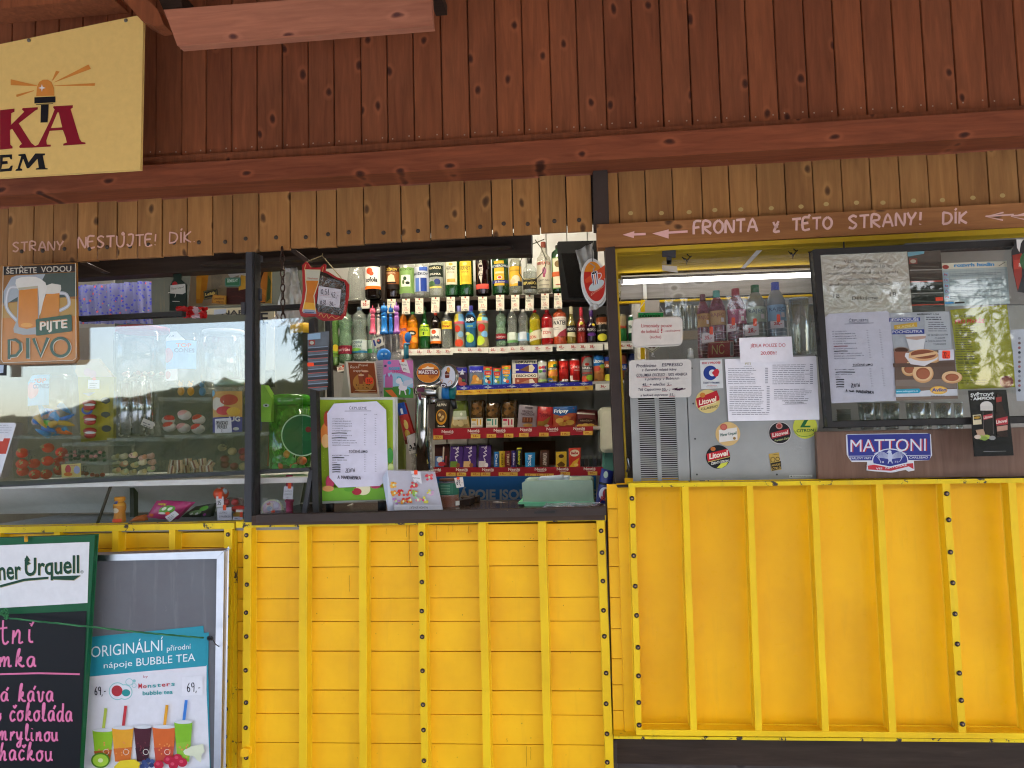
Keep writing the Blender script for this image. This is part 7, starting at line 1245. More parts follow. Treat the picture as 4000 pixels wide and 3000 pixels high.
notice('B3', [(2140, 1680), (2330, 1690), (2330, 940), (2080, 960)], .003, pm('bcc0cc', .3), 'pale sheet with a column of small round pictures at the right edge', a)
t = thing('bottle_poster', 'curled poster with a red labelled bottle at the upper right edge', 'poster', PV('B3', 2170, 560, Yf - .02))
MB().prism(quad('B3', [(2150, 570), (2320, 600), (2320, 30), (2120, 60), (2088, 160), (2090, 300)], Yf - .02), .002, pm('22262a', .25)).build('sheet', t); build_art(Art().poly([(2095, 200), (2190, 180), (2190, 420), (2150, 560), (2110, 400)], '8a2a20').poly([(2135, 40), (2205, 40), (2180, 80), (2165, 170), (2140, 120)], 'd0d0cc').poly([(2105, 250), (2200, 240), (2200, 330), (2110, 345)], 'a8382a').text('PIVO', 2160, 320, 60, 40, 'dcd0c8', 0, .03).ell(2230, 260, 60, 90, '2f5a34'), 'print', t, on('B3', Yf - .02), rough=.25)
MB().prism(quad('B3', [(375, 130), (390, 130), (388, 62), (376, 62)], Yf + .01), .004, M['black']).build('hanger', fr)
crumple('glossy_sleeve', 'B3', [(185, 790), (1070, 770), (1020, 165), (148, 200)], Yf + .0025, plastic_film('sleeve_film', 0, .10, (.8, .8, .8), 26), .0015, 'shiny wrinkled plastic sleeve over the large print customer notice', 'plastic sleeve', 12)
# beer mugs and cups behind the board
t = thing('cup_stack', 'stack of clear plastic cups behind the lower left of the framed board', 'cups', PV('B4', 388, 760, 2.95))
c, h, rr = frame_at('B4', 388, 770, 550, 150, 2.95)
for k in range(9): MB().lathe((c.x, c.y, c.z + h * .1 * k), [(rr * .8, 0), (rr * .98, h * .10), (rr * 1.02, h * .105), (rr * .98, h * .11)], tint('ccd0c8', .5, .15), 16).build('cup', t)
for i, (x, w) in enumerate([(620, 165), (735, 60), (870, 175), (1120, 190), (1250, 60), (1400, 170), (1560, 90)]):
    glass_cup('B4', x, 775, 500, w, 2.93 + .03 * (i % 3), ['wide beer mug right of the cup stack', 'narrow glass between the first two mugs', 'second wide beer mug under the price list', 'middle wide beer mug under the snack poster', 'narrow glass right of the middle mug', 'right wide beer mug under the snack poster', 'small glass beside the black champion poster'][i])
# brown board signs
a = Art()
BL, WH, RD = '1f2a84', 'd4d8e0', 'b4202c'
a.poly([(415, 828), (1255, 816), (1265, 1040), (1250, 1085), (455, 1090), (428, 1045)], BL)
a.line([(428, 1046), (680, 1043)], 5, WH); a.line([(1010, 1040), (1262, 1036)], 5, WH)
for dx, dy, cc in ((13, 3, RD), (0, 0, WH)): a.text('MATTONI', 448 + dx, 1002 + dy, 765, 132, cc, -.015, .0)
a.text('KARLOVY VARY', 444, 1078, 215, 22, WH, -.01, .01); a.text('CARLSBAD', 1045, 1070, 192, 22, WH, -.01, .01)
a.ell(852, 1090, 184, 122, WH, n=40); a.ell(852, 1090, 174, 112, BL, n=40)
for s in (-1, 1):
    for k in range(7): a.line([(852 + s * 18, 1035 + k * 6), (852 + s * (90 + k * 4), 1000 + k * 10), (852 + s * (165 - k * 12), 1020 + k * 14)], 5, 'b8c0d8', True)
    a.line([(852 + s * 12, 1090), (852 + s * 22, 1120)], 9, 'c0c8dc')
a.ell(850, 1050, 24, 52, 'b8c0d8'); a.ell(845, 1000, 20, 14, 'c8d0e0'); a.poly([(828, 1000), (812, 1010), (830, 1010)], 'c8d0e0')
a.text('18', 752, 1115, 36, 20, WH); a.text('73', 896, 1113, 38, 20, WH)
a.poly([(612, 1135), (690, 1120), (850, 1150), (1020, 1110), (1090, 1108), (1098, 1185), (1030, 1200), (1020, 1170), (860, 1205), (700, 1195), (620, 1190)], WH); a.poly([(622, 1142), (690, 1132), (850, 1162), (1020, 1122), (1085, 1116), (1090, 1178), (1040, 1150), (860, 1195), (700, 1186), (628, 1182)], RD)
a.text('VIS', 706, 1182, 66, 20, WH, -.04, .01); a.text('NATURAE', 805, 1178, 215, 22, WH, -.16, .01)
sheet('mineral_water_sign', 'B4', [(403, 830), (412, 1030), (428, 1060), (462, 1104), (620, 1104), (612, 1190), (700, 1200), (860, 1212), (1010, 1185), (1040, 1202), (1098, 1190), (1092, 1092), (1245, 1086), (1278, 1035), (1265, 825), (1225, 810), (420, 822)], 2.733, pm('dcdfe4', .3), .002, 'dark blue mineral water sign with an eagle and red ribbon on the brown board', 'sign', a, rough=.3)
a = Art(); a.text('SVĚTOVÝ', 1668, 440, 240, 32, 'd0d4d0', -.03, .03); a.text('ŠAMPIÓN', 1672, 478, 238, 30, 'd0d4d0', -.04, .03)
a.poly([(1790, 580), (1898, 578), (1905, 800), (1880, 850), (1820, 852), (1795, 800)], '1a1412'); a.line([(1795, 590), (1800, 820)], 6, '5a5450'); a.line([(1895, 590), (1902, 820)], 6, '5a5450'); a.ell(1830, 535, 64, 48, 'c8c4bc'); a.rect(1768, 535, 1896, 582, 'c0bcb4')
a.poly([(1795, 632), (1890, 612), (1895, 655), (1802, 678)], 'a8303a'); a.text('Litovel', 1802, 668, 88, 26, 'd8ccc0', -.2, .03); a.poly([(1925, 560), (1940, 400), (1970, 395), (2000, 560), (2040, 620), (2050, 850), (1940, 850), (1920, 700)], '2a1c18'); a.poly([(1925, 450), (1985, 440), (1985, 490), (1930, 500)], '8a2f2a'); a.poly([(1925, 668), (2045, 640), (2048, 720), (1930, 735)], 'a8303a'); a.text('Litovel', 1930, 715, 110, 34, 'd8ccc0', -.15, .03); a.poly([(1935, 745), (2045, 730), (2045, 780), (1940, 795)], 'b08a78')
a.poly([(1690, 628), (1775, 620), (1782, 720), (1695, 728)], 'c8bc9a'); a.poly([(1700, 636), (1770, 630), (1775, 672), (1703, 678)], '1a1a1a'); a.text('BEER', 1708, 664, 58, 20, 'c8a03a', -.05, .03); a.poly([(1720, 780), (1800, 770), (1820, 830), (1750, 860)], 'a88a70')
for x, y, c_ in [(1780, 855, '8aa04a'), (1835, 850, 'a0b04a'), (1810, 865, '7a9040'), (1740, 850, 'c0b0a0'), (1890, 860, '8a8a88')]: a.ell(x, y, 34, 22, c_)
a.poly([(1700, 905), (2095, 900), (2095, 925), (1702, 930)], '050505'); a.line([(1800, 998), (2030, 994)], 4, '8a8a88')
sheet('champion_poster', 'B4', [(1705, 1050), (2108, 1038), (2075, 720), (2032, 370), (1645, 378), (1670, 600)], 2.64, pm('0d0d0f', .22), .002, 'black glossy beer poster reading SVĚTOVÝ ŠAMPIÓN hung over the brown board', 'poster', a, rough=.22)
# ------------------------------------------------------------------ left display behind its panes
YGL = 2.78; M['clear_low'] = glass('low_pane', (.98, .98, .98), .05, .4)
MB().prism(quad('S', [(-140, 1905), (955, 1838), (955, 1255), (-140, 1300)], YGL), .004, M['pane']).build('window_pane', kiosk)
MB().prism(quad('S', [(996, 1835), (1180, 1828), (1182, 1240), (996, 1252)], YGL), .004, M['pane']).build('window_pane', kiosk)
MB().prism(quad('S', [(-140, 2070), (955, 2035), (955, 1845), (-140, 1912)], YGL + .01), .004, M['clear_low']).build('lower_pane', kiosk)
MB().prism(quad('S', [(996, 2025), (1172, 2022), (1212, 1835), (996, 1842)], YGL + .01), .004, M['clear_low']).build('lower_pane', kiosk)
zl = P(400, 1880, 2.84).z; xle, xre = P(-140, 1880, 2.8).x, P(1205, 1830, 2.8).x
MB().prism(quad('S', [(-140, 1908), (-140, 1890), (400, 1864), (1205, 1828), (1212, 1840), (400, 1882)], 2.80), .02, M['steel_dark']).build('ledge_edge', kiosk, .002)
MB().box((xle, 2.82, zl - .02), (xre, 3.7, zl), M['white_wall']).build('display_shelf', kiosk)
MB().prism([P(-140, 2010, 3.25), P(1165, 1990, 3.25), P(1190, 1850, 3.05), P(-140, 1900, 3.05)], .01, pm('eceae4', .6)).build('back_panel', kiosk)
MB().box((xle, 2.79, P(400, 2058, 2.8).z - .02), (xre - .01, 3.35, P(400, 2058, 2.8).z), painted('grey_shelf', (.30, .31, .34), dirt=.3)).build('display_floor', kiosk)
MB().box((xle, 3.75, 1.2), (P(1262, 1500, 3.75).x, 3.78, 2.6), painted('dark_back_panel', (.05, .055, .045), dirt=.2)).build('display_back', kiosk)
MB().tube([PV('A2', 1000, 1575, 2.83), PV('A2', 1150, 1150, 2.83)], .006, M['brown_metal'], 8).build('stay_rod', kiosk)
MB().prism(quad('A2', [(1335, 1500), (1378, 1500), (1378, 1130), (1335, 1130)], 3.1), .03, M['frame_black']).build('bracket', kiosk)
MB().prism(quad('A4', [(1380, 1510), (1430, 1510), (1510, 1020), (1465, 1020)], 2.80), .01, M['steel_dark']).build('end_frame', kiosk, .002)
YD = 2.95
def tub(view, x0, x1, yt, yb, label, price, fill=None, group='clear plastic boxes of sweets', Y=YD, tap=.92, dy=.16):
    p = [PV(view, x, y, Y) for x, y in [(x0 + (x1 - x0) * (1 - tap) * .5, yb), (x1 - (x1 - x0) * (1 - tap) * .5, yb), (x1 - 6, yt + 25), (x0 + 6, yt + 25)]]
    t = thing('plastic_box', label, 'plastic box', (p[0] + p[1]) / 2, group)
    MB().prism(p, dy, M['box_plastic']).build('box', t, .006)
    MB().prism([PV(view, x, y, Y - .004) for x, y in rrect(x0, yt, x1, yt + 34, 10)], dy + .008, tint('dce4e0', .2, .08)).build('lid', t, .003)
    if price: build_art(Art().hand(price[0], price[1], price[2], price[3], price[4], '2a2a30', -.02, 5), 'handwriting', t, on(view, Y - .002))
    if fill: fill(t, view, x0, x1, yt, yb, Y)
    return t
def scatter(kind, cols, rows_, size, hfrac=1.0, seed=1):
    def f(t, view, x0, x1, yt, yb, Y):
        rg = random.Random(seed); y = yb - size * .6; top = yb - (yb - yt) * hfrac
        while y > top:
            x = x0 + size * .9 + (x1 - x0) * .04
            while x < x1 - size * .8:
                if rg.random() < .9:
                    c = PV(view, x + rg.uniform(-.2, .2) * size, y + rg.uniform(-.3, .3) * size, Y + rg.uniform(.03, .1)); r = (PV(view, x + size * .55, y, Y) - PV(view, x, y, Y)).length; mb = MB(); col = pm(rg.choice(cols), .35)
                    if kind == 'ball': mb.ball(c, r, col, 12, 7, (1, 1, .85))
                    elif kind == 'tomato':
                        mb.ball(c, r, col, 16, 8, (1, .9, .85)); n = Vector((rg.uniform(-.5, .5), -.85, rg.uniform(-.2, .6))).normalized(); q0 = c + n * r * .92
                        for k in range(5):
                            a = k * 1.26 + rg.random(); d = Vector((math.cos(a), -.15, math.sin(a))) * r * .42; mb.add([q0 + Vector((0, -.004, 0)), q0 + d * .6 + Vector((.004, -.005, .004)), q0 + d, q0 + d * .6 - Vector((.004, .005, .004))], [(0, 1, 2, 3)], pm('c8c088'))
                    elif kind == 'cone':
                        d = Vector((rg.uniform(-1, 1), 0, rg.uniform(-.5, .5))).normalized() * r * 2.1; mb.tube([c - d, c - d * .3, c + d], [r * .2, r * .55, r * .95], col, 10); 
                        if rg.random() < .6: mb.ball(c + d, r * .9, pm('c8a0a0', .5), 10, 6)
                    elif kind == 'wafer':
                        a = rg.uniform(-.7, .7); u = Vector((math.cos(a), 0, math.sin(a))) * r; w_ = Vector((-math.sin(a), 0, math.cos(a))) * r * 1.3
                        for k, cc in enumerate(['c8a888', 'fff4e8', '9a5a48', 'f0cca8']): o = u * (k * .5 - 1); mb.prism([c + o - w_, c + o + u * .45 - w_, c + o + u * .45 + w_, c + o + w_], r * 1.2, pm(cc, .5))
                    elif kind == 'shell':
                        mb.ball(c, r, col, 9, 5, (1.2, .6, .7)); mb.ball(c + Vector((r * .6, -.004, r * .3)), r * .6, pm(rg.choice(cols), .4), 8, 5)
                    elif kind == 'egg':
                        mb.ball(c, r, pm('d8d0cc', .3), 14, 8, (1.1, .8, .8)); mb.ball(c + Vector((rg.uniform(-.3, .3) * r, -r * .1, r * .25)), r * .86, col, 14, 8, (1.1, .85, .75))
                    nm_ = {'ball': 'sweet', 'tomato': 'tomato_sweet', 'cone': 'cone_sweet', 'wafer': 'wafer_sweet', 'shell': 'shell_sweet', 'egg': 'egg_toy'}[kind]
                    mb.build(nm_, t)
                x += size * 1.25
            y -= size * 1.05
    return f
jw = .3
# lower row boxes
tub('A2', 112, 820, 662, 1100, 'wide clear box of red tomato shaped sweets marked 15', ('15,-', 282, 910, 92, 95), scatter('tomato', ['e03018', 'd83a20'], 3, 104, .8, 3))
tub('A2', 612, 1142, 930, 1086, 'flat clear box marked 12 with a sweet card stuck on it', ('12,-', 850, 1032, 92, 56), scatter('ball', ['b83a30', '9a3428'], 1, 44, .4, 4), Y=2.93, tap=.97)
sheet('sweet_card', 'A2', [(635, 1095), (835, 1085), (828, 948), (630, 960)], 2.92, pm('d8c47a', .4), .001, 'small yellow and pink sweet card on the flat box marked 12', 'card', Art().ell(700, 1010, 30, 45, 'c03a4a').ell(790, 1015, 32, 40, 'a8b0d8').ell(700, 1060, 45, 20, 'd8782a').text('SWEET', 690, 975, 110, 14, 'a83a78'))
tub('A2', 634, 1130, 735, 925, 'flat clear box marked 18 standing on another box', ('18,-', 780, 862, 92, 56), scatter('ball', ['1f4a3a', '2a5a44', 'f0a0a8'], 1, 34, .5, 5), Y=2.93, tap=.97)
tub('A2', 1100, 1650, 685, 1070, 'clear box of pastel shell sweets marked 9', ('9,-', 1322, 858, 75, 66), scatter('shell', ['f4e0a0', 'f4b088', 'e0e8b0', 'f8c8b8', 'fff0c8'], 3, 74, .6, 6))
tub('A4', -20, 500, 655, 1048, 'clear box of striped wafer sweets marked 10', ('10,-', 88, 880, 95, 72), scatter('wafer', ['c8a888'], 2, 60, .36, 7))
tub('A4', 490, 1062, 625, 1028, 'clear box of wrapped sweets marked 15 beside the post', ('15,-', 565, 780, 90, 56), scatter('ball', ['8a3038', '6a7a3a', 'a84040', 'c0b080'], 3, 82, .62, 8))
tub('A2', 1625, 2180, 268, 665, 'clear upper box of red and white egg toys marked 35', ('35,-', 1735, 418, 92, 66), scatter('egg', ['e03028', 'e8452a', 'f0b0b0'], 3, 112, .74, 9), Y=2.97)
def jar(view, x0, x1, yt, yb, Y, body, label, cat='jar', lid=None, ops=(), fill=None, prof='jar', name='sweet_jar', lidz=(.93, 1.0)):
    t = bottle(name, view, (x0 + x1) / 2, yb, yt, (x1 - x0), Y, prof, body, label, cat, ops, cap=lid, capz=lidz, capr=.96)
    if fill: fill(t, view, x0 + (x1 - x0) * .04, x1 - (x1 - x0) * .04, yt, yb, Y - .03)
    return t
JC = tint('f0f4f4', .02, .08)
jar('A2', 340, 780, 20, 652, 3.06, JC, 'clear jar of bright candy cones with a pale blue front label', lid=None, ops=[('r', -.85, .46, .3, .95, '7fb0dc'), ('e', -.3, .7, .3, .13, 'd08a98'), ('t', 'TOP', .0, .82, .42, .07, 'c84a3a', .04), ('t', 'CONES', .05, .73, .5, .07, '3a5a9a', .04)], fill=scatter('cone', ['1f6ad8', '2a80e0', '6ac83a', 'f0782a', '3a98e0', 'e0b02a'], 5, 66, .50, 11))
t = thing('lips_display', 'yellow card of red lip sweets with black shapes beside it', 'sweet display', PV('A2', 980, 728, 3.0))
MB().prism(quad('A2', [(832, 728), (1165, 700), (1168, 60), (800, 60)], 3.02), .02, pm('a89a24', .35)).build('card', t)
MB().prism(quad('A2', [(800, 60), (1160, 60), (1060, -60), (1010, -130), (800, -110), (770, 0)], 3.02), .02, pm('d0b890', .35)).build('header', t)
for k, (x, y) in enumerate([(918, 345), (925, 495), (925, 632)]):
    mb = MB(); p = PV('A2', x, y - 18, 2.995); mb.ball(p, .028, pm('a81420', .2), 16, 8, (1.1, .35, .5)); p = PV('A2', x, y + 24, 2.995); mb.ball(p, .027, pm('b01824', .2), 16, 8, (1, .4, .55)); mb.build('lips', t); build_art(Art().ell(x + 2, y, 58, 13, 'e0dcd8'), 'teeth', t, on('A2', 2.983))
build_art(Art().ell(895, 400, 58, 46, '3a5ac0', n=28).ell(895, 400, 36, 26, '9a8a3a', n=24).ell(1085, 300, 48, 32, '3a3c44').ell(1085, 445, 48, 28, '3a3c44').ell(1095, 590, 50, 34, '3a3c44').rect(1075, 300, 1100, 335, '3a3c44').rect(1078, 445, 1098, 480, '3a3c44').poly([(850, 225), (980, 215), (915, 260)], '8a8a94').ell(900, 10, 40, 40, 'd8a8a8').ell(950, 30, 40, 40, 'd8a8a8'), 'print', t, on('A2', 3.018))
sheet('price_tag', 'A2', [(905, 180), (1020, 180), (1022, 90), (905, 86)], 2.98, pm('dcdce4'), .001, 'white tag with a red pin on the lips display', 'price tag', Art().ell(968, 78, 20, 16, 'e8503a').fine(920, 130, 1010, 3, 20, '9a9aa4', 8))
t = jar('A2', 1165, 1640, 75, 672, 3.08, JC, 'tall clear jar of small football sweets with silver tubes in it', fill=scatter('ball', ['e0e0e0', '2a2a2c', 'd0d0d0', 'e8e4e0', '1a1a1c'], 3, 44, .36, 12))
for x, w in [(1290, 100), (1400, 70), (1450, 50), (1540, 70)]:
    MB().tube([PV('A2', x, 650, 3.03), PV('A2', x, 100 + (x % 7) * 10, 3.03)], (PV('A2', x + w / 2, 300, 3.03) - PV('A2', x, 300, 3.03)).length, pm('b8bcc0', .16, .9), 12).build('silver_tube', t)
sheet('price_tag', 'A2', [(1445, 550), (1565, 598), (1590, 530), (1475, 480)], 3.0, pm('c4c0b8'), .001, 'tilted white tag on the football sweets jar', 'price tag', Art().fine(1470, 530, 1560, 2, 26, '5a5a60', 10, .38))
jar('A1', 1450, 2060, 940, 1640, 3.10, JC, 'big round clear jar with red lid behind the window reflection', lid='b83a44', fill=scatter('shell', ['d8c0a0', 'c88a80', 'd8d0c0'], 3, 80, .3, 13), lidz=(.9, .99))
t = bottle('sweet_jar', 'A3', 225, 1700, 1000, 400, 3.06, 'jar', JC, 'tall clear jar with a blue candy cone card and a handwritten 15', 'jar', [('r', -.95, .3, .85, .80, '7fb4e0'), ('p', [(-.8, .8), (.4, .8), (.0, .96), (-.4, .96)], 'e4e8f0'), ('e', -.45, .55, .35, .13, 'c87888'), ('t', 'TOP', .32, .68, .6, .07, 'c84a3a', .04), ('t', 'CONES', .35, .59, .8, .07, '3a5a9a', .04), ('r', -.95, .1, .1, .3, 'e8e4e4'), ('e', -.4, .2, .2, .07, 'd08a90'), ('t', '15', -.2, .86, .25, .06, '4a4a60')])
jar('A3', 460, 960, 990, 1790, 3.2, tint('dfe2de', .2, .14), 'large empty looking clear jar left of the steel post', lid='d0d4d4', lidz=(.94, 1.0))
t = jar('A4', 498, 800, 95, 640, 3.0, JC, 'glass jar with a colourful printed sleeve and a PRASKACÍ PRÁŠEK note', lid='8aa090', ops=[('r', -.95, .02, .95, .78, 'c89a5a'), ('r', -.95, .02, .95, .3, '4a4a9a'), ('e', -.3, .55, .4, .12, 'd8d0c0'), ('e', .3, .62, .4, .1, 'b8483a'), ('e', .1, .42, .4, .08, 'c83a4a'), ('e', -.6, .75, .2, .06, '7ab0d0'), ('e', .5, .4, .3, .08, 'd8b04a'), ('t', 'UG', .55, .22, .5, .09, 'dcdce8', .04), ('e', .6, .08, .14, .03, 'c8ccd8')], lidz=(.9, 1.0))
sheet('powder_note', 'A4', [(500, 638), (672, 630), (665, 480), (498, 492)], 2.92, pm('d8d8e0'), .001, 'white handwritten note reading PRASKACÍ PRÁŠEK', 'note', Art().hand('PRASKACI', 512, 552, 125, 36, '2a2a34', -.03, 4.5).hand('PRASEK', 525, 592, 105, 34, '2a2a34', -.03, 4.5).hand('7,-', 565, 628, 28, 26, '2a2a34', 0, 4))
bottle('sweet_jar', 'A4', 890, 640, 165, 190, 3.08, 'jar', tint('8a9080', .5), 'dark olive printed jar behind the steel post', 'jar', [('r', -1, .05, 1, .92, '4a4a30'), ('e', -.3, .7, .2, .08, '8a8a3a'), ('e', .3, .5, .2, .08, '7a7a3a'), ('r', -1, .05, 1, .35, '3a4470')])
for k, (x, c1) in enumerate([(150, 'b88a3a'), (250, 'c8902a'), (370, '4a7a9a')]):
    c, h, rr = frame_at('A4', x, 268, 90 + k * 5, 80, 3.0); t = thing('bear_figure', ['small golden toy figure on the upper box, left one', 'small golden toy figure on the upper box, right one', 'small blue and pink toy figure on the upper box'][k], 'toy', c); m_ = pm(c1, .35)
    MB().ball((c.x, c.y, c.z + h * .35), rr * .85, m_, 12, 8, (1, .8, 1.3)).build('body', t); MB().ball((c.x, c.y - .005, c.z + h * .75), rr * .6, m_, 12, 8).ball((c.x - rr * .45, c.y, c.z + h * .93), rr * .2, m_).ball((c.x + rr * .45, c.y, c.z + h * .93), rr * .2, m_).build('head', t)
# green bucket and hanging green box
t = thing('green_bucket', 'tall clear green bucket of lollipops with a big round dark green label', 'bucket', PV('A4', 1270, 1005, 2.98)); GB = tint('5ab83a', .35, .08)
c, h, rr = frame_at('A4', 1272, 1010, 245, 400, 3.0)
MB().lathe(c, [(rr * .92, 0), (rr, h * .04), (rr, h * .86)], GB, 30).build('body', t); MB().lathe((c.x, c.y, c.z + h * .86), [(rr * 1.03, 0), (rr * 1.04, h * .09), (rr * .98, h * .13), (rr * .9, h * .14)], tint('4aa82a', .6, .08), 30).build('lid', t)
build_art(Art().ell(1395, 660, 215, 215, 'b8d8b0', n=48).ell(1395, 660, 203, 203, '14602a', n=48).ell(1440, 640, 60, 80, '1a6a30').ell(1460, 600, 30, 30, '7a2a1c'), 'label', t, on('A4', 2.885))
rg = random.Random(21)
for k in range(26):
    p = PV('A4', rg.uniform(1105, 1440), 985 - (k // 9) * 62 + rg.uniform(-12, 12), 2.92 + rg.uniform(0, .03)); MB().ball(p, .0165, pm(rg.choice(['2f8a34', '3aa03a', 'c8902a', 'b8602a']), .3), 12, 7).build('lollipop', t)
    if k % 2: d = Vector((rg.uniform(-.5, .5), 0, 1)).normalized() * .06; MB().tube([p, p + d], .0018, pm('c8dca0'), 5).build('lollipop_stick', t)
sheet('green_card_box', 'A4', [(975, 520), (1072, 522), (1085, 280), (1000, 140), (975, 140)], 2.90, pm('7ab02a', .4), .05, 'lime green box with a metal clasp left of the bucket', 'box', Art().ell(1025, 352, 32, 18, 'a8aca8').ell(1025, 352, 12, 8, '2a2a2a'))
sheet('orange_box', 'A4', [(1035, 975), (1085, 975), (1085, 520), (1060, 520)], 3.05, pm('a84a2a', .5), .05, 'narrow orange box behind the boxes beside the green bucket', 'box')
# lower floor of the display
t = bottle('spray_candy_bottle', 'A2', 1230, 1556, 1292, 118, 2.87, 'kids', pm('c8842a', .35), 'small orange spray candy bottle standing alone in the lower display', 'bottle', [('r', -1, .66, 1, .84, 'd8a03a'), ('r', -.9, .74, .1, .88, '2a4a9a'), ('e', -.1, .48, .4, .1, 'd8cab0'), ('r', -.7, .03, .6, .16, 'f0502a')], cap='d8922a', capz=(.84, 1), capr=.85)
pouch('candy_bag', 'A2', [(1322, 1550), (1490, 1540), (1480, 1475), (1400, 1490)], 2.92, 'c86a2a', 'flat orange candy bag lying behind the pink one', 'candy', None, .015)
pouch('candy_bag', 'A4', [(-205, 1500), (75, 1535), (260, 1352), (-100, 1330)], 2.88, 'a81f6a', 'magenta candy bag with a green creature and white tag', 'candy', [('e', .1, .55, .45, .25, '5a9a3a'), ('e', -.1, .6, .12, .1, 'dce4d0'), ('e', .25, .62, .12, .1, 'dce4d0'), ('t', '100%', -.45, .78, .5, .1, 'd8d03a', .04), ('e', .0, .35, .25, .06, 'e4e4dc'), ('r', -.8, .1, -.5, .25, 'c8602a')], .02)
sheet('price_tag', 'A4', [(35, 1553), (128, 1472), (85, 1435), (-15, 1500)], 2.85, pm('dcdce4'), .001, 'tilted white tag with an orange pin on the magenta candy bag', 'price tag', Art().ell(12, 1462, 24, 16, 'f0502a').fine(10, 1515, 80, 3, 16, '8a8a98', 6, -.6))
pouch('candy_bag', 'A4', [(150, 1500), (455, 1500), (495, 1355), (300, 1390)], 2.95, '2a2c2a', 'black candy bag with a green creature print', 'candy', [('e', .3, .7, .35, .2, '5aa83a'), ('e', -.2, .4, .5, .2, '7aa070'), ('e', -.4, .3, .12, .1, 'dce4dc'), ('e', 0, .3, .12, .1, 'dce4dc'), ('e', .6, .2, .1, .1, '8a3a8a')], .015)
t = thing('mushroom_lollipop', 'round red and white lollipop toy marked 35 in a clear stand', 'lollipop', PV('A4', 560, 1520, 2.95)); MB().ball(PV('A4', 562, 1260, 2.92), .030, pm('c8401c', .3), 18, 10, (1, 1, .9)).build('cap', t); MB().ball(PV('A4', 600, 1235, 2.905), .012, pm('9aa8b0', .3), 10, 6, (1, .4, 1)).ball(PV('A4', 545, 1215, 2.905), .008, pm('d0d0cc', .3), 10, 6, (1, .4, 1)).build('spot', t); MB().prism(quad('A4', [(500, 1520), (620, 1520), (600, 1330), (510, 1330)], 2.93), .04, JC).build('stand', t, .003)
sheet('price_tag', 'A4', [(515, 1395), (590, 1393), (586, 1290), (512, 1288)], 2.88, pm('d8d8e0'), .001, 'white 35 tag with an orange tab on the mushroom lollipop', 'price tag', Art().hand('35', 525, 1375, 42, 40, '2a2a30', 0, 5).rect(535, 1243, 570, 1312, 'f0502a'))
t = thing('glasses_toy', 'clear toy pack with two red balls beside the mushroom lollipop', 'toy', PV('A4', 668, 1400, 2.9)); MB().prism([PV('A4', *p, 2.92) for p in rrect(585, 1318, 752, 1402, 26)], .03, tint('d8c0c4', .3, .15)).build('pack', t, .005); MB().ball(PV('A4', 620, 1350, 2.91), .014, pm('b83a44', .3)).ball(PV('A4', 705, 1348, 2.91), .014, pm('b83a44', .3)).build('ball', t)
sheet('powder_note', 'A4', [(525, 1535), (672, 1528), (668, 1400), (520, 1405)], 2.87, pm('ccccd8'), .001, 'white note reading LÍZÁTKO S PRÁŠKEM', 'note', Art().text('LÍZÁTKO', 540, 1465, 85, 20, '5a5a68').text('S PRÁŠKEM', 540, 1505, 120, 20, '5a5a68').rect(582, 1375, 614, 1432, 'f0502a'))
t = thing('teeth_sweet', 'red toy lips with white teeth beside the steel post', 'toy', PV('A4', 740, 1505, 2.9)); MB().ball(PV('A4', 745, 1415, 2.9), .030, pm('b81820', .25), 16, 8, (1.05, .5, .45)).build('lips', t)
for k in range(5): MB().prism([PV('A4', *p, 2.88) for p in rrect(715 + k * 15, 1425, 729 + k * 15, 1450, 4)], .01, pm('e0dcd4', .3)).build('tooth', t)
MB().ball(PV('A4', 735, 1475, 2.9), .016, pm('b8902a', .3), 12, 6, (1.3, .6, .8)).build('base', t)
sheet('price_tag', 'A4', [(680, 1533), (788, 1528), (785, 1495), (690, 1498)], 2.87, pm('ccccd8'), .001, 'white tag under the toy teeth', 'price tag', Art().rect(755, 1450, 784, 1502, 'f0502a').fine(700, 1520, 750, 1, 12, '8a8a98', 8))
t = thing('disc_toy', 'round pink and yellow toy disc in a clear bag right of the post', 'toy', PV('A4', 1085, 1512, 2.93)); MB().prism([PV('A4', 1085 + 108 * math.cos(a), 1418 + 92 * math.sin(a), 2.95) for a in [-k * math.pi / 16 for k in range(32)]], .01, pm('c8c88a', .3)).build('disc', t, .002)
build_art(Art().ell(1085, 1412, 96, 80, 'c89ab8', n=30).ell(1065, 1400, 40, 50, 'd8c0b0').ell(1130, 1385, 35, 40, 'b088b8').ell(1060, 1415, 30, 26, '8a9ac0').poly([(1028, 1360), (1070, 1345), (1072, 1370), (1035, 1382)], 'b8283a'), 'print', t, on('A4', 2.95)); 
crumple('clear_bag', 'A4', [(960, 1520), (1230, 1505), (1230, 1330), (1000, 1300)], 2.92, M['film'], .004, 'x', 'y', 8, t)
sheet('price_tag', 'A4', [(1045, 1515), (1180, 1512), (1168, 1465), (1075, 1468)], 2.88, pm('ccccd8'), .001, 'white tag with orange tab on the toy disc', 'price tag', Art().text('BUBLINA', 1080, 1510, 90, 16, '4a4a54').poly([(1078, 1435), (1115, 1432), (1125, 1492), (1092, 1498)], 'f0502a'))
c, h, rr = frame_at('A4', 1268, 1505, 1068, 84, 2.9); t = thing('pink_whistle', 'tall pink whistle lollipop tube with a white tag', 'toy', c); PK = pm('b82a68', .3); MB().lathe(c, [(rr, 0), (rr, h * .08), (rr * .85, h * .1), (rr * .85, h * .35), (rr * 1.08, h * .38), (rr * 1.08, h * .42)], PK, 16).build('grip', t); MB().lathe((c.x, c.y, c.z + h * .42), [(rr * .8, 0), (rr * .78, h * .58)], tint('c03a78', .7), 16).build('tube', t)
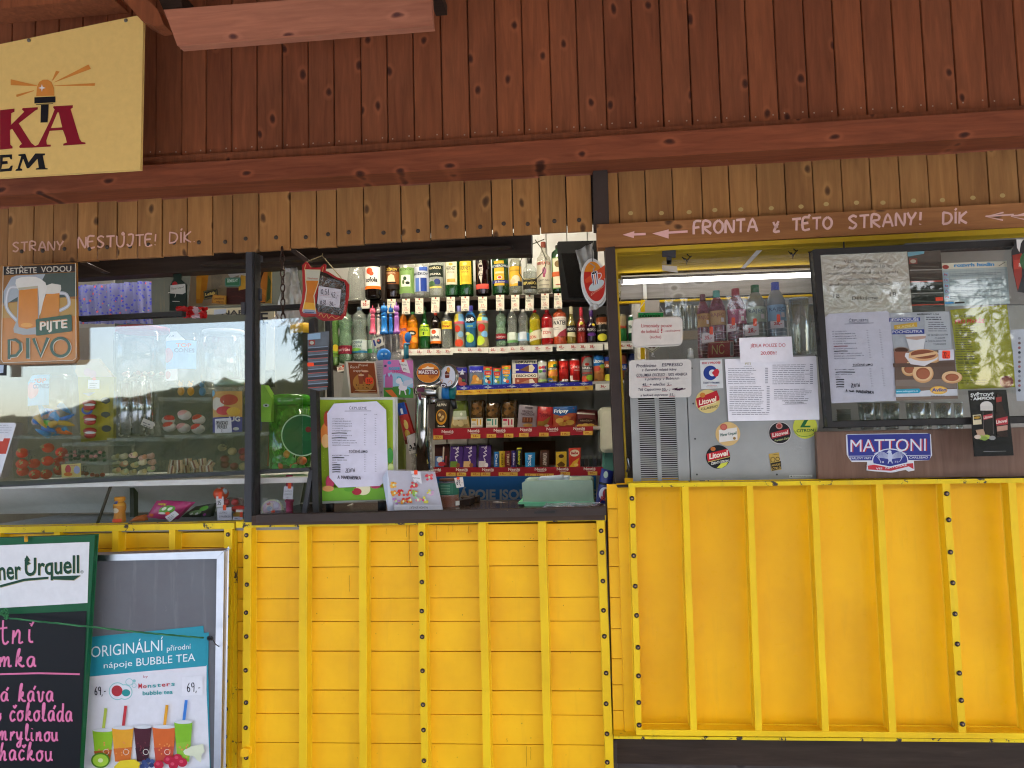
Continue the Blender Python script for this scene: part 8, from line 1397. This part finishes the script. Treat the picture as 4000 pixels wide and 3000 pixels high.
sheet('price_tag', 'A4', [(1200, 1315), (1300, 1318), (1305, 1188), (1210, 1185)], 2.86, pm('d0d0dc'), .001, 'white tag with orange tab on the pink whistle', 'price tag', Art().text('SVÍTÍCÍ', 1215, 1245, 75, 18, '5a5a68').text('LÍZÁTKO', 1215, 1275, 78, 18, '5a5a68').text('45,-', 1235, 1308, 32, 18, '4a4a58').rect(1250, 1135, 1283, 1208, 'f0502a'))
# upper inner left: curtain, posters, bags
m, n, b = new_mat('dotted_curtain'); v = coords(n); vo = N(n, 'ShaderNodeTexVoronoi', Scale=60.0); n.links.new(v, vo.inputs['Vector'])
dots = ramp(n, vo.outputs['Distance'], [(.30, (1, 1, 1)), (.34, (0, 0, 0))]); hue = ramp(n, vo.outputs['Color'], [(.3, (.03, .04, .35)), (.6, (.05, .05, .4)), (.75, (.55, .08, .08)), (.9, (.2, .3, .25))], 'CONSTANT')
n.links.new(mix(n, dots, (.12, .125, .26, 1), hue), b.inputs['Base Color']); b.inputs['Roughness'].default_value = .8
bl, br, tr, tl = [PV('A1', x, y, 3.35) for x, y in [(985, 900), (1870, 900), (1850, 372), (935, 430)]]; vs = []
for j in range(9):
    for i in range(61): u, v_ = i / 60, j / 8; p = (bl * (1 - u) + br * u) * (1 - v_) + (tl * (1 - u) + tr * u) * v_; vs.append(p + Vector((0, .009 * math.sin(u * 34 + .5 * math.sin(v_ * 3)) + .008 * math.sin(u * 71), 0)))
MB().add(vs, [(j * 61 + i, j * 61 + i + 1, (j + 1) * 61 + i + 1, (j + 1) * 61 + i) for j in range(8) for i in range(60)], m, True).build('curtain', None, label='short gathered lilac curtain with coloured dots at the upper left', cat='curtain')
a = Art(); a.ell(105, 420, 34, 38, '9a1a1c'); a.poly([(45, 530), (50, 430), (235, 410), (240, 520), (200, 540)], 'b8bab0'); a.text('Pilsner Urquell', 62, 485, 155, 30, '3a3c34', -.12, .0); a.line([(20, 525), (220, 460)], 7, 'c0c2b8'); a.line([(105, 580), (125, 510)], 6, 'c0c2b8'); a.line([(75, 628), (165, 630)], 8, 'b0b2a8')
t = sheet('bottle_sign', 'A3', [(38, 745), (245, 745), (250, 420), (180, 350), (185, 280), (85, 280), (88, 350), (40, 440)], 3.05, pm('0c241c', .35), .006, 'dark green bottle shaped sign with a pale label and red seal', 'sign', a)
a = Art(); a.poly([(372, 655), (445, 655), (500, 500), (530, 262), (378, 262), (370, 500)], 'b8781c'); a.poly([(372, 330), (440, 330), (420, 600), (375, 600)], 'c8902a'); a.ell(452, 262, 76, 16, 'd0c4a0'); a.text('LITOVEL', 565, 270, 170, 34, '2a241a', -.04, .03); a.fine(560, 310, 700, 16, 14, '6a6454', 6, -.03, .4)
a.poly([(555, 560), (700, 540), (740, 240), (560, 240)], 'b8b09a') if False else None
t = sheet('beer_poster', 'A3', [(268, 690), (985, 665), (990, 210), (310, 230)], 3.15, pm('8f7f64', .5), .01, 'tan beer poster with a tall wheat glass and printed list', 'poster', a)
sheet('white_flap', 'A3', [(905, 342), (985, 345), (985, 225), (730, 235), (800, 340), (900, 300)], 3.1, pm('b8b0a8'), .003, 'folded white paper hanging over the beer poster', 'paper')
sheet('tin_plate', 'A3', rrect(728, 335, 922, 442, 22, -.02), 3.08, pm('5a7a6a', .35), .008, 'small green tin plate with white lettering', 'plate', Art().poly(rrect(742, 348, 908, 430, 14, -.02), '2f6a44').text('ŘEMESLNÝ', 760, 392, 130, 36, 'b8c8b8', -.05, .03), bevel=.002)
sheet('tin_plate', 'A3', [(468, 605), (638, 572), (625, 472), (462, 500)], 3.08, pm('1a1814', .35), .008, 'small black tin plate with gold lettering', 'plate', Art().line([(474, 596), (628, 566), (618, 480), (470, 508), (474, 596)], 4, '9a8a4a').text('Ležák', 485, 562, 130, 36, 'c0a858', -.2, .03))
sheet('tin_plate', 'A3', [(562, 650), (735, 668), (738, 560), (580, 542)], 3.075, pm('b8862c', .35), .008, 'small orange tin plate with dark script', 'plate', Art().line([(570, 644), (728, 660), (730, 566), (586, 550), (570, 644)], 4, '8a3a1c').text('Limonádový', 590, 605, 130, 26, '5a2414', .0, .02).text('nápoj', 620, 640, 90, 22, '5a2414', .05, .02))
sheet('wood_picture', 'A3', [(748, 665), (985, 660), (985, 458), (750, 462)], 3.09, pm('3a1610', .5), .008, 'dark red brown wood picture right of the orange plate', 'picture', Art().line([(770, 520), (850, 500), (960, 530)], 6, '2a0e0a').line([(770, 580), (880, 560), (970, 590)], 6, '4e2218').line([(780, 620), (900, 610), (960, 630)], 6, '2a0e0a'))
sheet('gold_plaque', 'A3', [(900, 490), (985, 470), (985, 310), (930, 300), (905, 380)], 3.085, pm('b08428', .4), .006, 'golden shaped plaque half hidden by the steel post', 'plaque')
a = Art(); a.poly([(1110, 650), (1100, 470), (1130, 380), (1180, 300), (1190, 205), (1260, 205), (1250, 420), (1230, 650)], '2a1408'); a.poly([(1165, 640), (1160, 470), (1190, 330), (1235, 210), (1265, 210), (1255, 420), (1228, 640)], 'b0681c')
for k in range(5): a.line([(1130, 520 + k * 14), (1185, 470 + k * 14), (1240, 500 + k * 14)], 6, 'c8842a', True)
a.ell(1160, 250, 28, 26, '5a2a14'); a.poly([(1245, 640), (1290, 600), (1300, 380), (1270, 300)], '3a4a1c')
sheet('bottle_poster', 'A3', [(1090, 655), (1300, 650), (1308, 200), (1092, 210)], 3.12, pm('8a6a1c', .45), .01, 'golden beer bottle poster right of the steel post', 'poster', a)
t = thing('candy_packets', 'row of red wrapped candy packets lying on the dark rail', 'candy', PV('A3', 330, 740, 3.0))
for x0, x1, yt in [(140, 215, 680), (205, 285, 672), (270, 350, 682), (340, 420, 690), (410, 515, 690)]:
    rg = random.Random(x0); c0 = PV('A3', (x0 + x1) / 2, (yt + 850) / 2, 3.0); vs = [c0 + Vector((rg.uniform(-.013, .013) + (i - 2.5) * .0055, rg.uniform(-.008, .008), (j - 2.5) * .0095 + rg.uniform(-.003, .003))) for j in range(6) for i in range(6)]
    MB().add(vs, [(j * 6 + i, j * 6 + i + 1, j * 6 + i + 7, j * 6 + i + 6) for j in range(5) for i in range(5)], pm('b81c1c' if x0 != 340 else 'c8a8b0', .25)).build('packet', t)
sheet('label_strip', 'A3', [(590, 795), (735, 780), (748, 722), (595, 735)], 2.87, pm('a8b0b8'), .001, 'pale tape strip stuck on the dark rail', 'tape')
t = thing('lettered_panel', 'beige panel with large dark letter E and a black lower part', 'panel', PV('A3', 1270, 1660, 3.3)); MB().prism(quad('A3', [(1240, 1480), (1340, 1480), (1345, 700), (1060, 700), (500, 720), (500, 790), (1160, 780), (1245, 920)], 3.32), .01, pm('b0a890', .5)).build('board', t); MB().prism(quad('A3', [(1228, 1490), (1228, 1700), (1330, 1700), (1330, 1490)], 3.31), .02, pm('1c1e24')).build('lower_part', t)
build_art(Art().text('E', 1168, 905, 100, 142, '26262a', 0, .02).text('NAPOJ', 690, 800, 420, 60, '26262a', -.02, .02), 'lettering', t, on('A3', 3.319))
crumple('hanging_bag', 'A3', [(1300, 950), (1700, 900), (1640, 200), (1500, 190)], 3.05, M['bag'], .010, 'large milky plastic bag hanging behind the chain', 'plastic bag', 16)
# chain
t = thing('steel_chain', 'short rusty steel chain hanging in front of the window', 'chain', PV('A3', 1448, 865, 2.84))
for k in range(10):
    y = -40 + k * 92; c0 = PV('A3', 1443 + k * 1.2, y + 40, 2.84); L = .017; w_ = .008; pts = []
    for i in range(13):
        a_ = 2 * math.pi * i / 12; o = Vector((math.cos(a_) * w_, 0, math.sin(a_) * L)) if k % 2 else Vector((0, math.cos(a_) * w_, math.sin(a_) * L)); pts.append(c0 + o)
    MB().tube(pts, .0028, pm('3a2a22', .5, .5), 6).build('link', t)
MB().tube([PV('A3', x, y, 2.87) for x, y in [(1375, 750), (1365, 800), (1390, 830), (1370, 860)]], .0012, M['black'], 5).build('wire_loop', None, label='thin black wire loop hanging from the rail beside the chain', cat='wire')
# devil beer sign
t = thing('beer_glass_sign', 'red edged hanging sign with horns, a beer glass and a taped price card', 'sign', PV('A3', 1850, 860, 2.84)); Yd = 2.84
ol = [(1742, 130), (1690, 180), (1695, 330), (1700, 480), (1690, 600), (1655, 740), (1670, 800), (1720, 820), (1860, 812), (1900, 845), (1960, 868), (2060, 862), (2180, 850), (2228, 800), (2265, 560), (2270, 420), (2230, 365), (2120, 330), (2010, 260), (1975, 250), (1985, 175), (1958, 165), (1920, 205), (1800, 210)]
MB().prism(quad('A3', ol[::-1][::-1], Yd), .006, pm('9a1a1c', .25)).build('board', t, .002)
a = Art(); a.poly([(1880, 240), (2000, 280), (2110, 345), (2215, 385), (2240, 440), (2235, 560), (2205, 770), (2170, 810), (2060, 790), (1890, 760), (1860, 700), (1905, 400)], '15120f')
a.poly([(1725, 230), (1920, 235), (1900, 400), (1845, 560), (1858, 700), (1868, 770), (1690, 755), (1725, 600), (1740, 480), (1730, 350)], 'c8c09a'); a.poly([(1740, 370), (1895, 372), (1880, 430), (1832, 560), (1848, 690), (1855, 735), (1705, 725), (1738, 600), (1752, 480)], 'c0701c'); a.poly([(1725, 640), (1845, 650), (1855, 735), (1705, 725)], 'd8a02a'); a.poly([(1740, 240), (1915, 245), (1900, 372), (1745, 366)], 'b8b8a4'); a.text('ČERNÁ HORA', 1758, 352, 130, 20, '9a2a24', .04, .02)
a.poly([(1700, 775), (1870, 785), (1850, 740), (1710, 728)], '8a94a8'); a.line([(1725, 765), (1840, 770)], 9, '2a3a6a'); a.line([(1722, 240), (1728, 200), (1740, 165)], 7, 'd8a060'); a.line([(1950, 230), (1958, 200), (1945, 260)], 6, 'd8a060')
a.line([(1900, 810), (1930, 780), (1960, 830), (2000, 790), (2020, 840), (2060, 810), (2110, 845), (2160, 820)], 7, 'c8844a', True)
build_art(a, 'print', t, on('A3', Yd), rough=.18)
a = Art(); a.hand('0,5', 15, 698, 80, 62, '2a2430', .05, 6); a.hand('l', 98, 705, 22, 62, '2a2430', .05, 5); a.hand('42,-', 142, 735, 95, 66, '2a2430', .15, 6); a.hand('0,3l', 5, 825, 72, 50, '2a2430', .1, 6); a.hand('26,-', 118, 838, 85, 45, '2a2430', .1, 6); a.line([(5, 715), (120, 722)], 3, 'c88a8a')
MB().prism(quad('A5', [(-35, 820), (240, 868), (262, 640), (-15, 598)], Yd - .006), .001, pm('c8c4cc', .35)).build('price_card', t); build_art(a, 'handwriting', t, on('A5', Yd - .007))
MB().tube([PV('A3', 1745, 140, Yd), PV('A3', 1940, 60, Yd), PV('A3', 1948, 30, Yd)], .0018, pm('8a7a50'), 5).tube([PV('A3', 1940, 60, Yd), PV('A3', 2190, 350, Yd)], .0018, pm('8a7a50'), 5).build('cord', t)
crumple('film', 'A3', [(1880, 780), (2230, 800), (2230, 390), (1900, 300)], Yd - .011, plastic_film('shiny_film', .0, .13, (.8, .8, .8), 26), .003, 'x', 'y', 14, t)
# magazine strip on the post
a = Art(); a.poly([(1760, 1110), (1920, 1095), (1920, 1020), (1762, 1040)], '8aa8c0'); a.poly([(1775, 1180), (1852, 1175), (1852, 1108), (1775, 1112)], '8a3a34'); a.ell(1812, 1145, 26, 22, 'a8b0a0')
for k in range(6): y = 1190 + k * 90; a.poly([(1762, y + 60), (2015, y + 40), (2018, y - 10), (1762, y + 10)], '3a3c40'); a.line([(1765, y + 68), (2012, y + 50)], 8, 'b0564a'); a.line([(1765, y + 20), (2015, y)], 14, '7a8a9a')
a.poly(rrect(1757, 1392, 1838, 1438, 12), 'f0502a')
sheet('photo_strip', 'A3', [(1762, 1710), (1895, 1745), (2000, 1730), (2028, 1000), (1900, 1010), (1760, 1030)], 2.785, pm('5a6068', .2), .002, 'glossy strip of grey photos with orange tag on the black post', 'photo', a)
# yellow pot and items behind second pane
bottle('yellow_jar', 'A3', 1690, 1380, 900, 260, 3.35, 'jar', pm('2a2c24', .4), 'dark jar with a yellow lid behind the second pane', 'jar', [('fine',)][:0], cap='c8a02a', capz=(.72, .98), capr=1.05)
# ------------------------------------------------------------------ signs and boards in front
a = Art(); RB = '861428'
def poly_(pts, c=RB): a.poly([(x, y) for x, y in pts], c)
poly_([(0, 705), (92, 695), (92, 715), (72, 725), (70, 800), (155, 715), (140, 700), (145, 692), (242, 686), (242, 700), (225, 708), (120, 790), (200, 915), (225, 935), (245, 925), (322, 770), (350, 700), (340, 690), (342, 680), (466, 673), (466, 690), (452, 698), (510, 890), (522, 908), (546, 912), (548, 922), (405, 932), (405, 920), (428, 912), (420, 880), (402, 832), (318, 838), (296, 900), (300, 925), (326, 926), (324, 938), (205, 945), (128, 947), (122, 940), (128, 930), (140, 920), (78, 825), (64, 832), (66, 925), (80, 938), (80, 950), (0, 958)])
poly_([(326, 820), (398, 815), (376, 720), (368, 720)], 'e6c475')
INK2 = '16171d'
poly_([(0, 992), (78, 988), (76, 1020), (68, 1020), (60, 1006), (18, 1010), (16, 1032), (48, 1030), (50, 1048), (14, 1052), (8, 1082), (58, 1078), (70, 1060), (82, 1060), (74, 1094), (0, 1100)], INK2)
poly_([(118, 988), (162, 984), (182, 1040), (226, 982), (288, 982), (288, 994), (274, 996), (290, 1076), (306, 1078), (304, 1084), (228, 1086), (230, 1078), (248, 1074), (240, 1016), (186, 1076), (172, 1078), (148, 1016), (128, 1076), (142, 1082), (142, 1092), (98, 1094), (102, 1084), (112, 1080), (136, 1000), (118, 998)], INK2)
OR = 'd58a3c'; a.poly([(232, 615), (236, 560), (250, 525), (275, 510), (305, 510), (330, 525), (344, 560), (346, 612)], OR); a.poly([(268, 538), (273, 556), (292, 563), (273, 568), (268, 588), (263, 568), (246, 563), (263, 556)], 'e0dcd4')
a.poly([(68, 507), (238, 547), (236, 552), (68, 545)], OR); a.poly([(103, 606), (218, 577), (215, 583), (106, 622)], OR); a.poly([(333, 514), (358, 453), (382, 458), (338, 516)], OR); a.poly([(348, 525), (566, 413), (582, 441), (350, 527)], OR); a.poly([(348, 547), (610, 532), (606, 550), (348, 550)], OR)
a.poly([(220, 623), (354, 617), (354, 655), (220, 662)], INK2); a.poly([(230, 668), (340, 661), (340, 665), (230, 672)], INK2); a.poly([(262, 672), (312, 668), (304, 783), (259, 785)], INK2)
sheet('kiosk_sign', 'Z1', [(-140, 1145), (898, 1085), (917, 130), (876, 100), (-140, 312)], 2.60, pm('e6c475', .42), .012, 'cream yellow sign with dark red letters and an orange beacon lamp', 'sign', a, 'print', bevel=.001)
for x, y in [(184, 257), (805, 130)]:
    p = PV('Z1', x, y, 2.597); MB().ball(p, .0075, pm('7a7468', .35, .6), 10, 6, (1, .5, 1)).build('screw_head', None, label='small screw head at the top edge of the cream yellow sign, %s one' % ('left' if x < 500 else 'right'), cat='screw', group='screws of the cream yellow sign')
# PIVO sign
a = Art(); a.poly([(40, 1375), (940, 1345), (955, 1200), (950, 800), (20, 830), (15, 1340)], 'b8741f'); a.poly([(20, 830), (950, 800), (948, 600), (700, 560), (20, 660)], 'a8843c'); a.poly([(30, 640), (948, 560), (940, 262), (460, 285), (45, 500)], '3a4a44'); a.poly([(45, 300), (930, 255), (930, 160), (40, 195)], '0f1418')
a.poly([(45, 500), (60, 470), (140, 330), (200, 305), (560, 285), (500, 400), (100, 640), (45, 680)], '9aa4ac')
a.text('ŠETŘETE', 78, 282, 375, 74, 'b8b0a0', -.03, .01); a.text('VODOU', 505, 265, 375, 74, 'b8b0a0', -.03, .01)
def mug(x0, x1, yt, yb, hx, flip):
    a.line([(x0 if flip < 0 else x1, yt + 90), (hx, yt + 110), (hx + flip * 30, (yt + yb) / 2), (x0 if flip < 0 else x1, yb - 160)], 42, 'a8acb0', True); a.line([(x0 if flip < 0 else x1, yt + 90), (hx, yt + 110), (hx + flip * 30, (yt + yb) / 2), (x0 if flip < 0 else x1, yb - 160)], 16, 'c8ccd0', True)
mug(740, 730, 430, 900, 820, 1); a.poly([(500, 820), (520, 640), (580, 520), (735, 500), (730, 820), (700, 860), (510, 850)], 'c07a20')
a.poly([(560, 530), (560, 430), (640, 402), (750, 420), (755, 470), (735, 520), (650, 530)], 'cac8bc')
mug(215, 470, 360, 1030, 110, -1); a.poly([(175, 1010), (165, 960), (205, 860), (225, 470), (470, 450), (480, 820), (445, 1030), (290, 1036)], '9a9ea0'); a.poly([(222, 880), (235, 480), (465, 462), (470, 860), (440, 940), (330, 965), (230, 940)], 'c4791c'); a.ell(330, 915, 75, 26, 'd89a3a')
a.poly([(190, 400), (200, 350), (260, 325), (340, 318), (440, 320), (500, 345), (560, 390), (580, 450), (560, 540), (530, 640), (505, 760), (485, 800), (480, 620), (470, 450), (380, 470), (225, 485), (205, 440)], 'd0cfc6'); a.poly([(225, 455), (470, 430), (468, 462), (300, 475), (230, 488)], 'a8a48c')
a.poly([(445, 1045), (440, 850), (460, 840), (865, 785), (885, 800), (890, 985), (870, 995), (470, 1045)], '1f4a30')
for dx, dy, c_ in ((7, 7, 'd8d2c0'), (0, 0, 'd09060')): a.text('PIJTE', 490 + dx, 975 + dy, 335, 108, c_, -.1, .01)
a.text('PIJTE', 494, 977, 325, 100, 'dcd6c8', -.1, .0)
for dx, dy, c_ in ((10, 6, 'd8d2c0'), (0, 0, '17452c')):
    a.line([(110 + dx, 1335 + dy), (110 + dx, 1100 + dy), (190 + dx, 1095 + dy), (250 + dx, 1140 + dy), (255 + dx, 1220 + dy), (200 + dx, 1290 + dy), (120 + dx, 1300 + dy)], 34, c_); a.line([(342 + dx, 1328 + dy), (342 + dx, 1075 + dy)], 42, c_); a.line([(410 + dx, 1078 + dy), (500 + dx, 1300 + dy), (590 + dx, 1070 + dy)], 36, c_)
    a.line([(745 + dx + 112 * math.cos(k * math.pi / 12), 1188 + dy + 112 * math.sin(k * math.pi / 12)) for k in range(25)], 34, c_)
a.line([(40, 190), (15, 1340), (40, 1380), (900, 1350), (940, 1320), (930, 150)], 7, 'd0c8b0')
sheet('beer_sign', 'A1', [(60, 1405), (920, 1380), (962, 1330), (950, 800), (940, 145), (-40, 180), (-40, 1400)], 2.745, pm('8a5a20', .25), .008, 'enamel style sign with two beer mugs reading ŠETŘETE VODOU PIJTE PIVO', 'sign', a, rough=.22, bevel=.002)
sheet('hanging_paper', 'A2', [(-120, 1130), (0, 1090), (165, 545), (150, 530), (-120, 530)], 2.76, pm('c8ccd4', .4), .002, 'white rounded sheet with red band at the left edge', 'paper', Art().poly([(-120, 850), (60, 850), (105, 690), (-120, 690)], 'b04030').poly([(-60, 720), (30, 720), (52, 650), (-60, 640)], 'd0d0d4').fine(-60, 560, 130, 4, 24, '9a9ea8', 5))
sheet('hanging_tag', 'A1', [(-60, 1540), (72, 1538), (76, 1405), (-60, 1400)], 2.74, pm('18181c', .4), .004, 'small black and white tag below the beer mug sign', 'tag', Art().poly([(-60, 1510), (40, 1505), (45, 1410), (-60, 1410)], 'b8c8dc'))
# chalk menu board
a = Art(); a.poly([(-140, 680), (540, 640), (552, 264), (-140, 290)], 'd6d6d8')
for dx, dy, c_ in ((4, 3, 'a8a078'), (0, 0, '14402c')):
    a.text('ner', -8 + dx, 497 + dy, 140, 118, c_, -.05, .02, shear=-.05); a.text('Urquell', 152 + dx, 472 + dy, 336, 112, c_, -.06, .02)
    a.poly([(0 + dx, 530 + dy), (150 + dx, 490 + dy), (300 + dx, 478 + dy), (295 + dx, 492 + dy), (150 + dx, 505 + dy), (0 + dx, 545 + dy)], c_); a.poly([(320 + dx, 476 + dy), (498 + dx, 470 + dy), (455 + dx, 500 + dy), (318 + dx, 495 + dy)], c_); a.poly([(150 + dx, 380 + dy), (165 + dx, 345 + dy), (185 + dx, 375 + dy), (175 + dx, 385 + dy), (190 + dx, 395 + dy), (165 + dx, 410 + dy)], c_)
a.text('®', 496, 458, 20, 20, '14402c')
a.poly([(-140, 1700), (490, 1700), (535, 690), (-140, 718)], '0d0e12')
PK2 = 'cf6d93'
for tx, x, y, w, h in [('tni^'.replace('^', "`"), 8, 890, 220, 140), ('mka', 0, 1035, 240, 100), ('a`', 5, 1248, 60, 90), ('ka`va', 115, 1250, 228, 100), ('o', -25, 1370, 45, 75), ('c^okola`da', 62, 1368, 398, 100), ('mrylinou', -5, 1490, 378, 90), ('hac^kou', 0, 1612, 340, 100)]:
    for lw, c_ in ((13, 'a84a72'), (9, 'd878a0')): random.seed(hash(tx) % 5 if False else len(tx)); a.hand(tx, x, y, w, h, c_, .0, lw)
random.seed(3); a.line([(0, 1080), (240, 1074), (492, 1080)], 11, PK2)
t = sheet('chalk_menu_board', 'Z4', [(-140, 1720), (488, 1720), (586, 222), (-140, 245)], 2.62, pm('0f5230', .4), .02, 'green edged chalk menu board with white header and pink handwriting', 'menu board', a, bevel=.002)
MB().tube([PV('Z4', 160, 228, 2.61), PV('Z4', 162, 262, 2.605)], .006, pm('c8962a', .35), 8).build('hook', t)
# poster frame
Yo = 2.68; t = thing('poster_frame', 'grey poster frame with rounded metal border and a cyan bubble tea poster', 'poster frame', PV('Z4', 980, 1700, Yo))
MB().prism(quad('Z4', [(500, 1720), (1345, 1720), (1375, 345), (560, 365)], Yo + .012), .01, painted('grey_mesh_backing', (.145, .15, .165), dirt=.35, grime=(.3, .31, .33), rough=.5)).build('backing', t)
MB().prism(quad('Z4', [(560, 382), (1338, 368), (1382, 318), (560, 345)], Yo), .025, M['alu']).build('frame_bar', t, .006)
MB().prism(quad('Z4', [(1338, 368), (1318, 1720), (1362, 1720), (1384, 320)], Yo), .025, M['alu']).build('frame_bar', t, .006)
a = Art(); CY = '2a8fa2'
a.poly([(510, 1098), (1275, 1065), (1275, 1025), (1272, 1600), (500, 1600)], 'd4d4da'); a.poly([(520, 1095), (1268, 1030), (1298, 1720), (495, 1720)], 'd6d6dc'); a.poly([(555, 1095), (1275, 1025), (1272, 825), (560, 855)], CY)
a.text('ORIGINÁLNÍ', 562, 978, 445, 72, 'dfe6ea', -.10, .0); a.text('přírodní', 1030, 938, 148, 34, 'dfe6ea', -.10); a.text('nápoje', 640, 1044, 176, 38, 'dfe6ea', -.09); a.text('BUBBLE TEA', 842, 1030, 362, 50, 'dfe6ea', -.09); a.text('by', 885, 1102, 28, 16, 'a83a4a', -.05)
a.ell(725, 1185, 54, 55, '8ac0c0'); a.ell(770, 1190, 48, 48, '8ac0c0'); a.ell(725, 1185, 48, 49, 'd6d6dc'); a.ell(770, 1190, 42, 42, 'd6d6dc'); a.ell(722, 1183, 34, 34, 'a83038'); a.ell(778, 1195, 26, 22, '2a8a8a'); a.ell(798, 1128, 24, 22, '8ac0c0'); a.ell(798, 1128, 20, 18, 'd6d6dc'); a.ell(828, 1150, 14, 14, '8ac0c0'); a.ell(828, 1150, 11, 11, 'd6d6dc'); a.ell(828, 1122, 10, 10, '8ac0c0')
for i, ch in enumerate('Monsters'): a.text(ch, 854 + i * 29, 1168 - i * 2.4, 22, 26 if i else 32, ['b8323c', 'b8323c', '3a9a9a', '3a9a9a', '3a9a9a', 'b8323c', 'b8323c', '3a9a9a'][i], 0, .02)
a.text('bubble tea', 880, 1210, 186, 26, '3a9a9a', -.05, .02); a.hand('69,-', 585, 1208, 75, 50, '2a2a34', 0, 5); a.poly([(1120, 1215), (1252, 1205), (1250, 1090), (1125, 1100)], 'dcdce2'); a.hand('69,-', 1155, 1188, 90, 55, '2a2a34', 0, 5)
for x0, x1, yt, c1, c2, sc_ in [(570, 700, 1425, '8ab82a', 'b05a2a', 'a8b84a'), (690, 825, 1410, 'd89a2a', 'c86a2a', 'b8343c'), (825, 935, 1405, '4a1f2a', '3a1a24', None), (940, 1085, 1405, 'c8602a', 'b84a34', 'd89a2a'), (1075, 1188, 1375, '7ab02a', '8ab83a', '3a7ac8')]:
    if sc_: xc = (x0 + x1) / 2 + 10; a.line([(xc - 8, yt), (xc + 8, yt - 135)], 18, sc_)
    a.poly([(x0 + 20, 1620), (x1 - 20, 1620), (x1, yt), (x0, yt)], c1); a.poly([(x0 + 22, 1620), (x1 - 22, 1620), (x1 - 10, yt + 120), (x0 + 10, yt + 130)], c2); a.ell((x0 + x1) / 2, yt, (x1 - x0) / 2, 12, 'c8ccd0'); a.ell((x0 + x1) / 2 + 20, 1560, 18, 18, 'dfe0d8'); a.ell((x0 + x1) / 2 + 20, 1560, 15, 15, c2)
    for k in range(10): a.ell(random.uniform(x0 + 25, x1 - 25), random.uniform(1500, 1610), 5, 5, 'd88a4a' if c1 != '4a1f2a' else '6a2f3a')
a.ell(620, 1612, 58, 48, '4f7a1c'); a.ell(620, 1612, 48, 38, '9ac03a'); a.ell(620, 1612, 16, 13, 'd0d8a0'); a.poly([(705, 1650), (740, 1615), (830, 1605), (865, 1630), (840, 1720), (700, 1720)], 'd8c02a')
for x, y, c_, r_ in [(890, 1625, '3a4a78', 16), (915, 1612, '2f3f6a', 15), (940, 1618, '4a5a88', 14), (880, 1650, '2f3f6a', 16), (905, 1645, '3a4a78', 15), (935, 1642, '2a3560', 15)]: a.ell(x, y, r_, r_, c_)
for x, y in [(980, 1640), (1040, 1610), (1070, 1640), (1095, 1600), (1125, 1625)]: a.ell(x, y, 30, 28, 'b01f3a'); a.ell(x - 6, y - 6, 12, 10, 'c84a60')
a.poly([(1130, 1555), (1180, 1525), (1255, 1510), (1262, 1560), (1225, 1590), (1150, 1580)], 'd0d4b8'); a.poly([(1190, 1580), (1245, 1575), (1240, 1625), (1215, 1610)], 'd0d4b8')
a.poly([(1300, 1660), (1300, 1720), (600, 1720), (900, 1690)], CY)
PO = Yo + .008
MB().prism(quad('Z4', [(495, 1720), (1300, 1720), (1285, 1060), (1288, 822), (1258, 825), (1255, 782), (562, 850)], PO), .001, pm(CY, .4)).build('poster', t); build_art(a, 'poster_print', t, on('Z4', PO))
# rope
t = thing('green_rope', 'thin green twisted rope tied across the chalk board to a black wire', 'rope', PV('Z4', 600, 800, 2.6))
pts = [PV('Z4', x, y, 2.59) for x, y in [(-140, 690), (10, 712), (60, 735), (560, 788), (900, 825), (1285, 858)]]; fine = []
for i in range(len(pts) - 1):
    for k in range(14): fine.append(pts[i].lerp(pts[i + 1], k / 14))
for ph in (0, 2.1, 4.2): MB().tube([p + Vector((0, math.cos(i * .9 + ph), math.sin(i * .9 + ph))) * .0018 for i, p in enumerate(fine)], .0017, pm('2f6a44' if ph else '4a8a5a', .7), 5).build('strand', t)
rg = random.Random(2)
for k in range(6): p = PV('Z4', 15 + rg.uniform(-20, 25), 705 + rg.uniform(-25, 25), 2.585); MB().tube([p + Vector((.007 * math.cos(a_), rg.uniform(-.004, .004), .008 * math.sin(a_ + k))) for a_ in [j * .7 for j in range(9)]], .0019, pm('3a7a4a', .7), 5).build('knot', t)
MB().tube([PV('Z4', 1282 + 5 * math.cos(j * 1.4) + j * 1.2, 858 + 14 * math.sin(j * 1.4), 2.58) for j in range(24)] + [PV('Z4', 1330, 895, 2.62), PV('Z4', 1365, 918, 2.72), PV('Z4', 1397, 918, 2.745)], .0018, pm('15151a', .3), 6).build('wire', t)
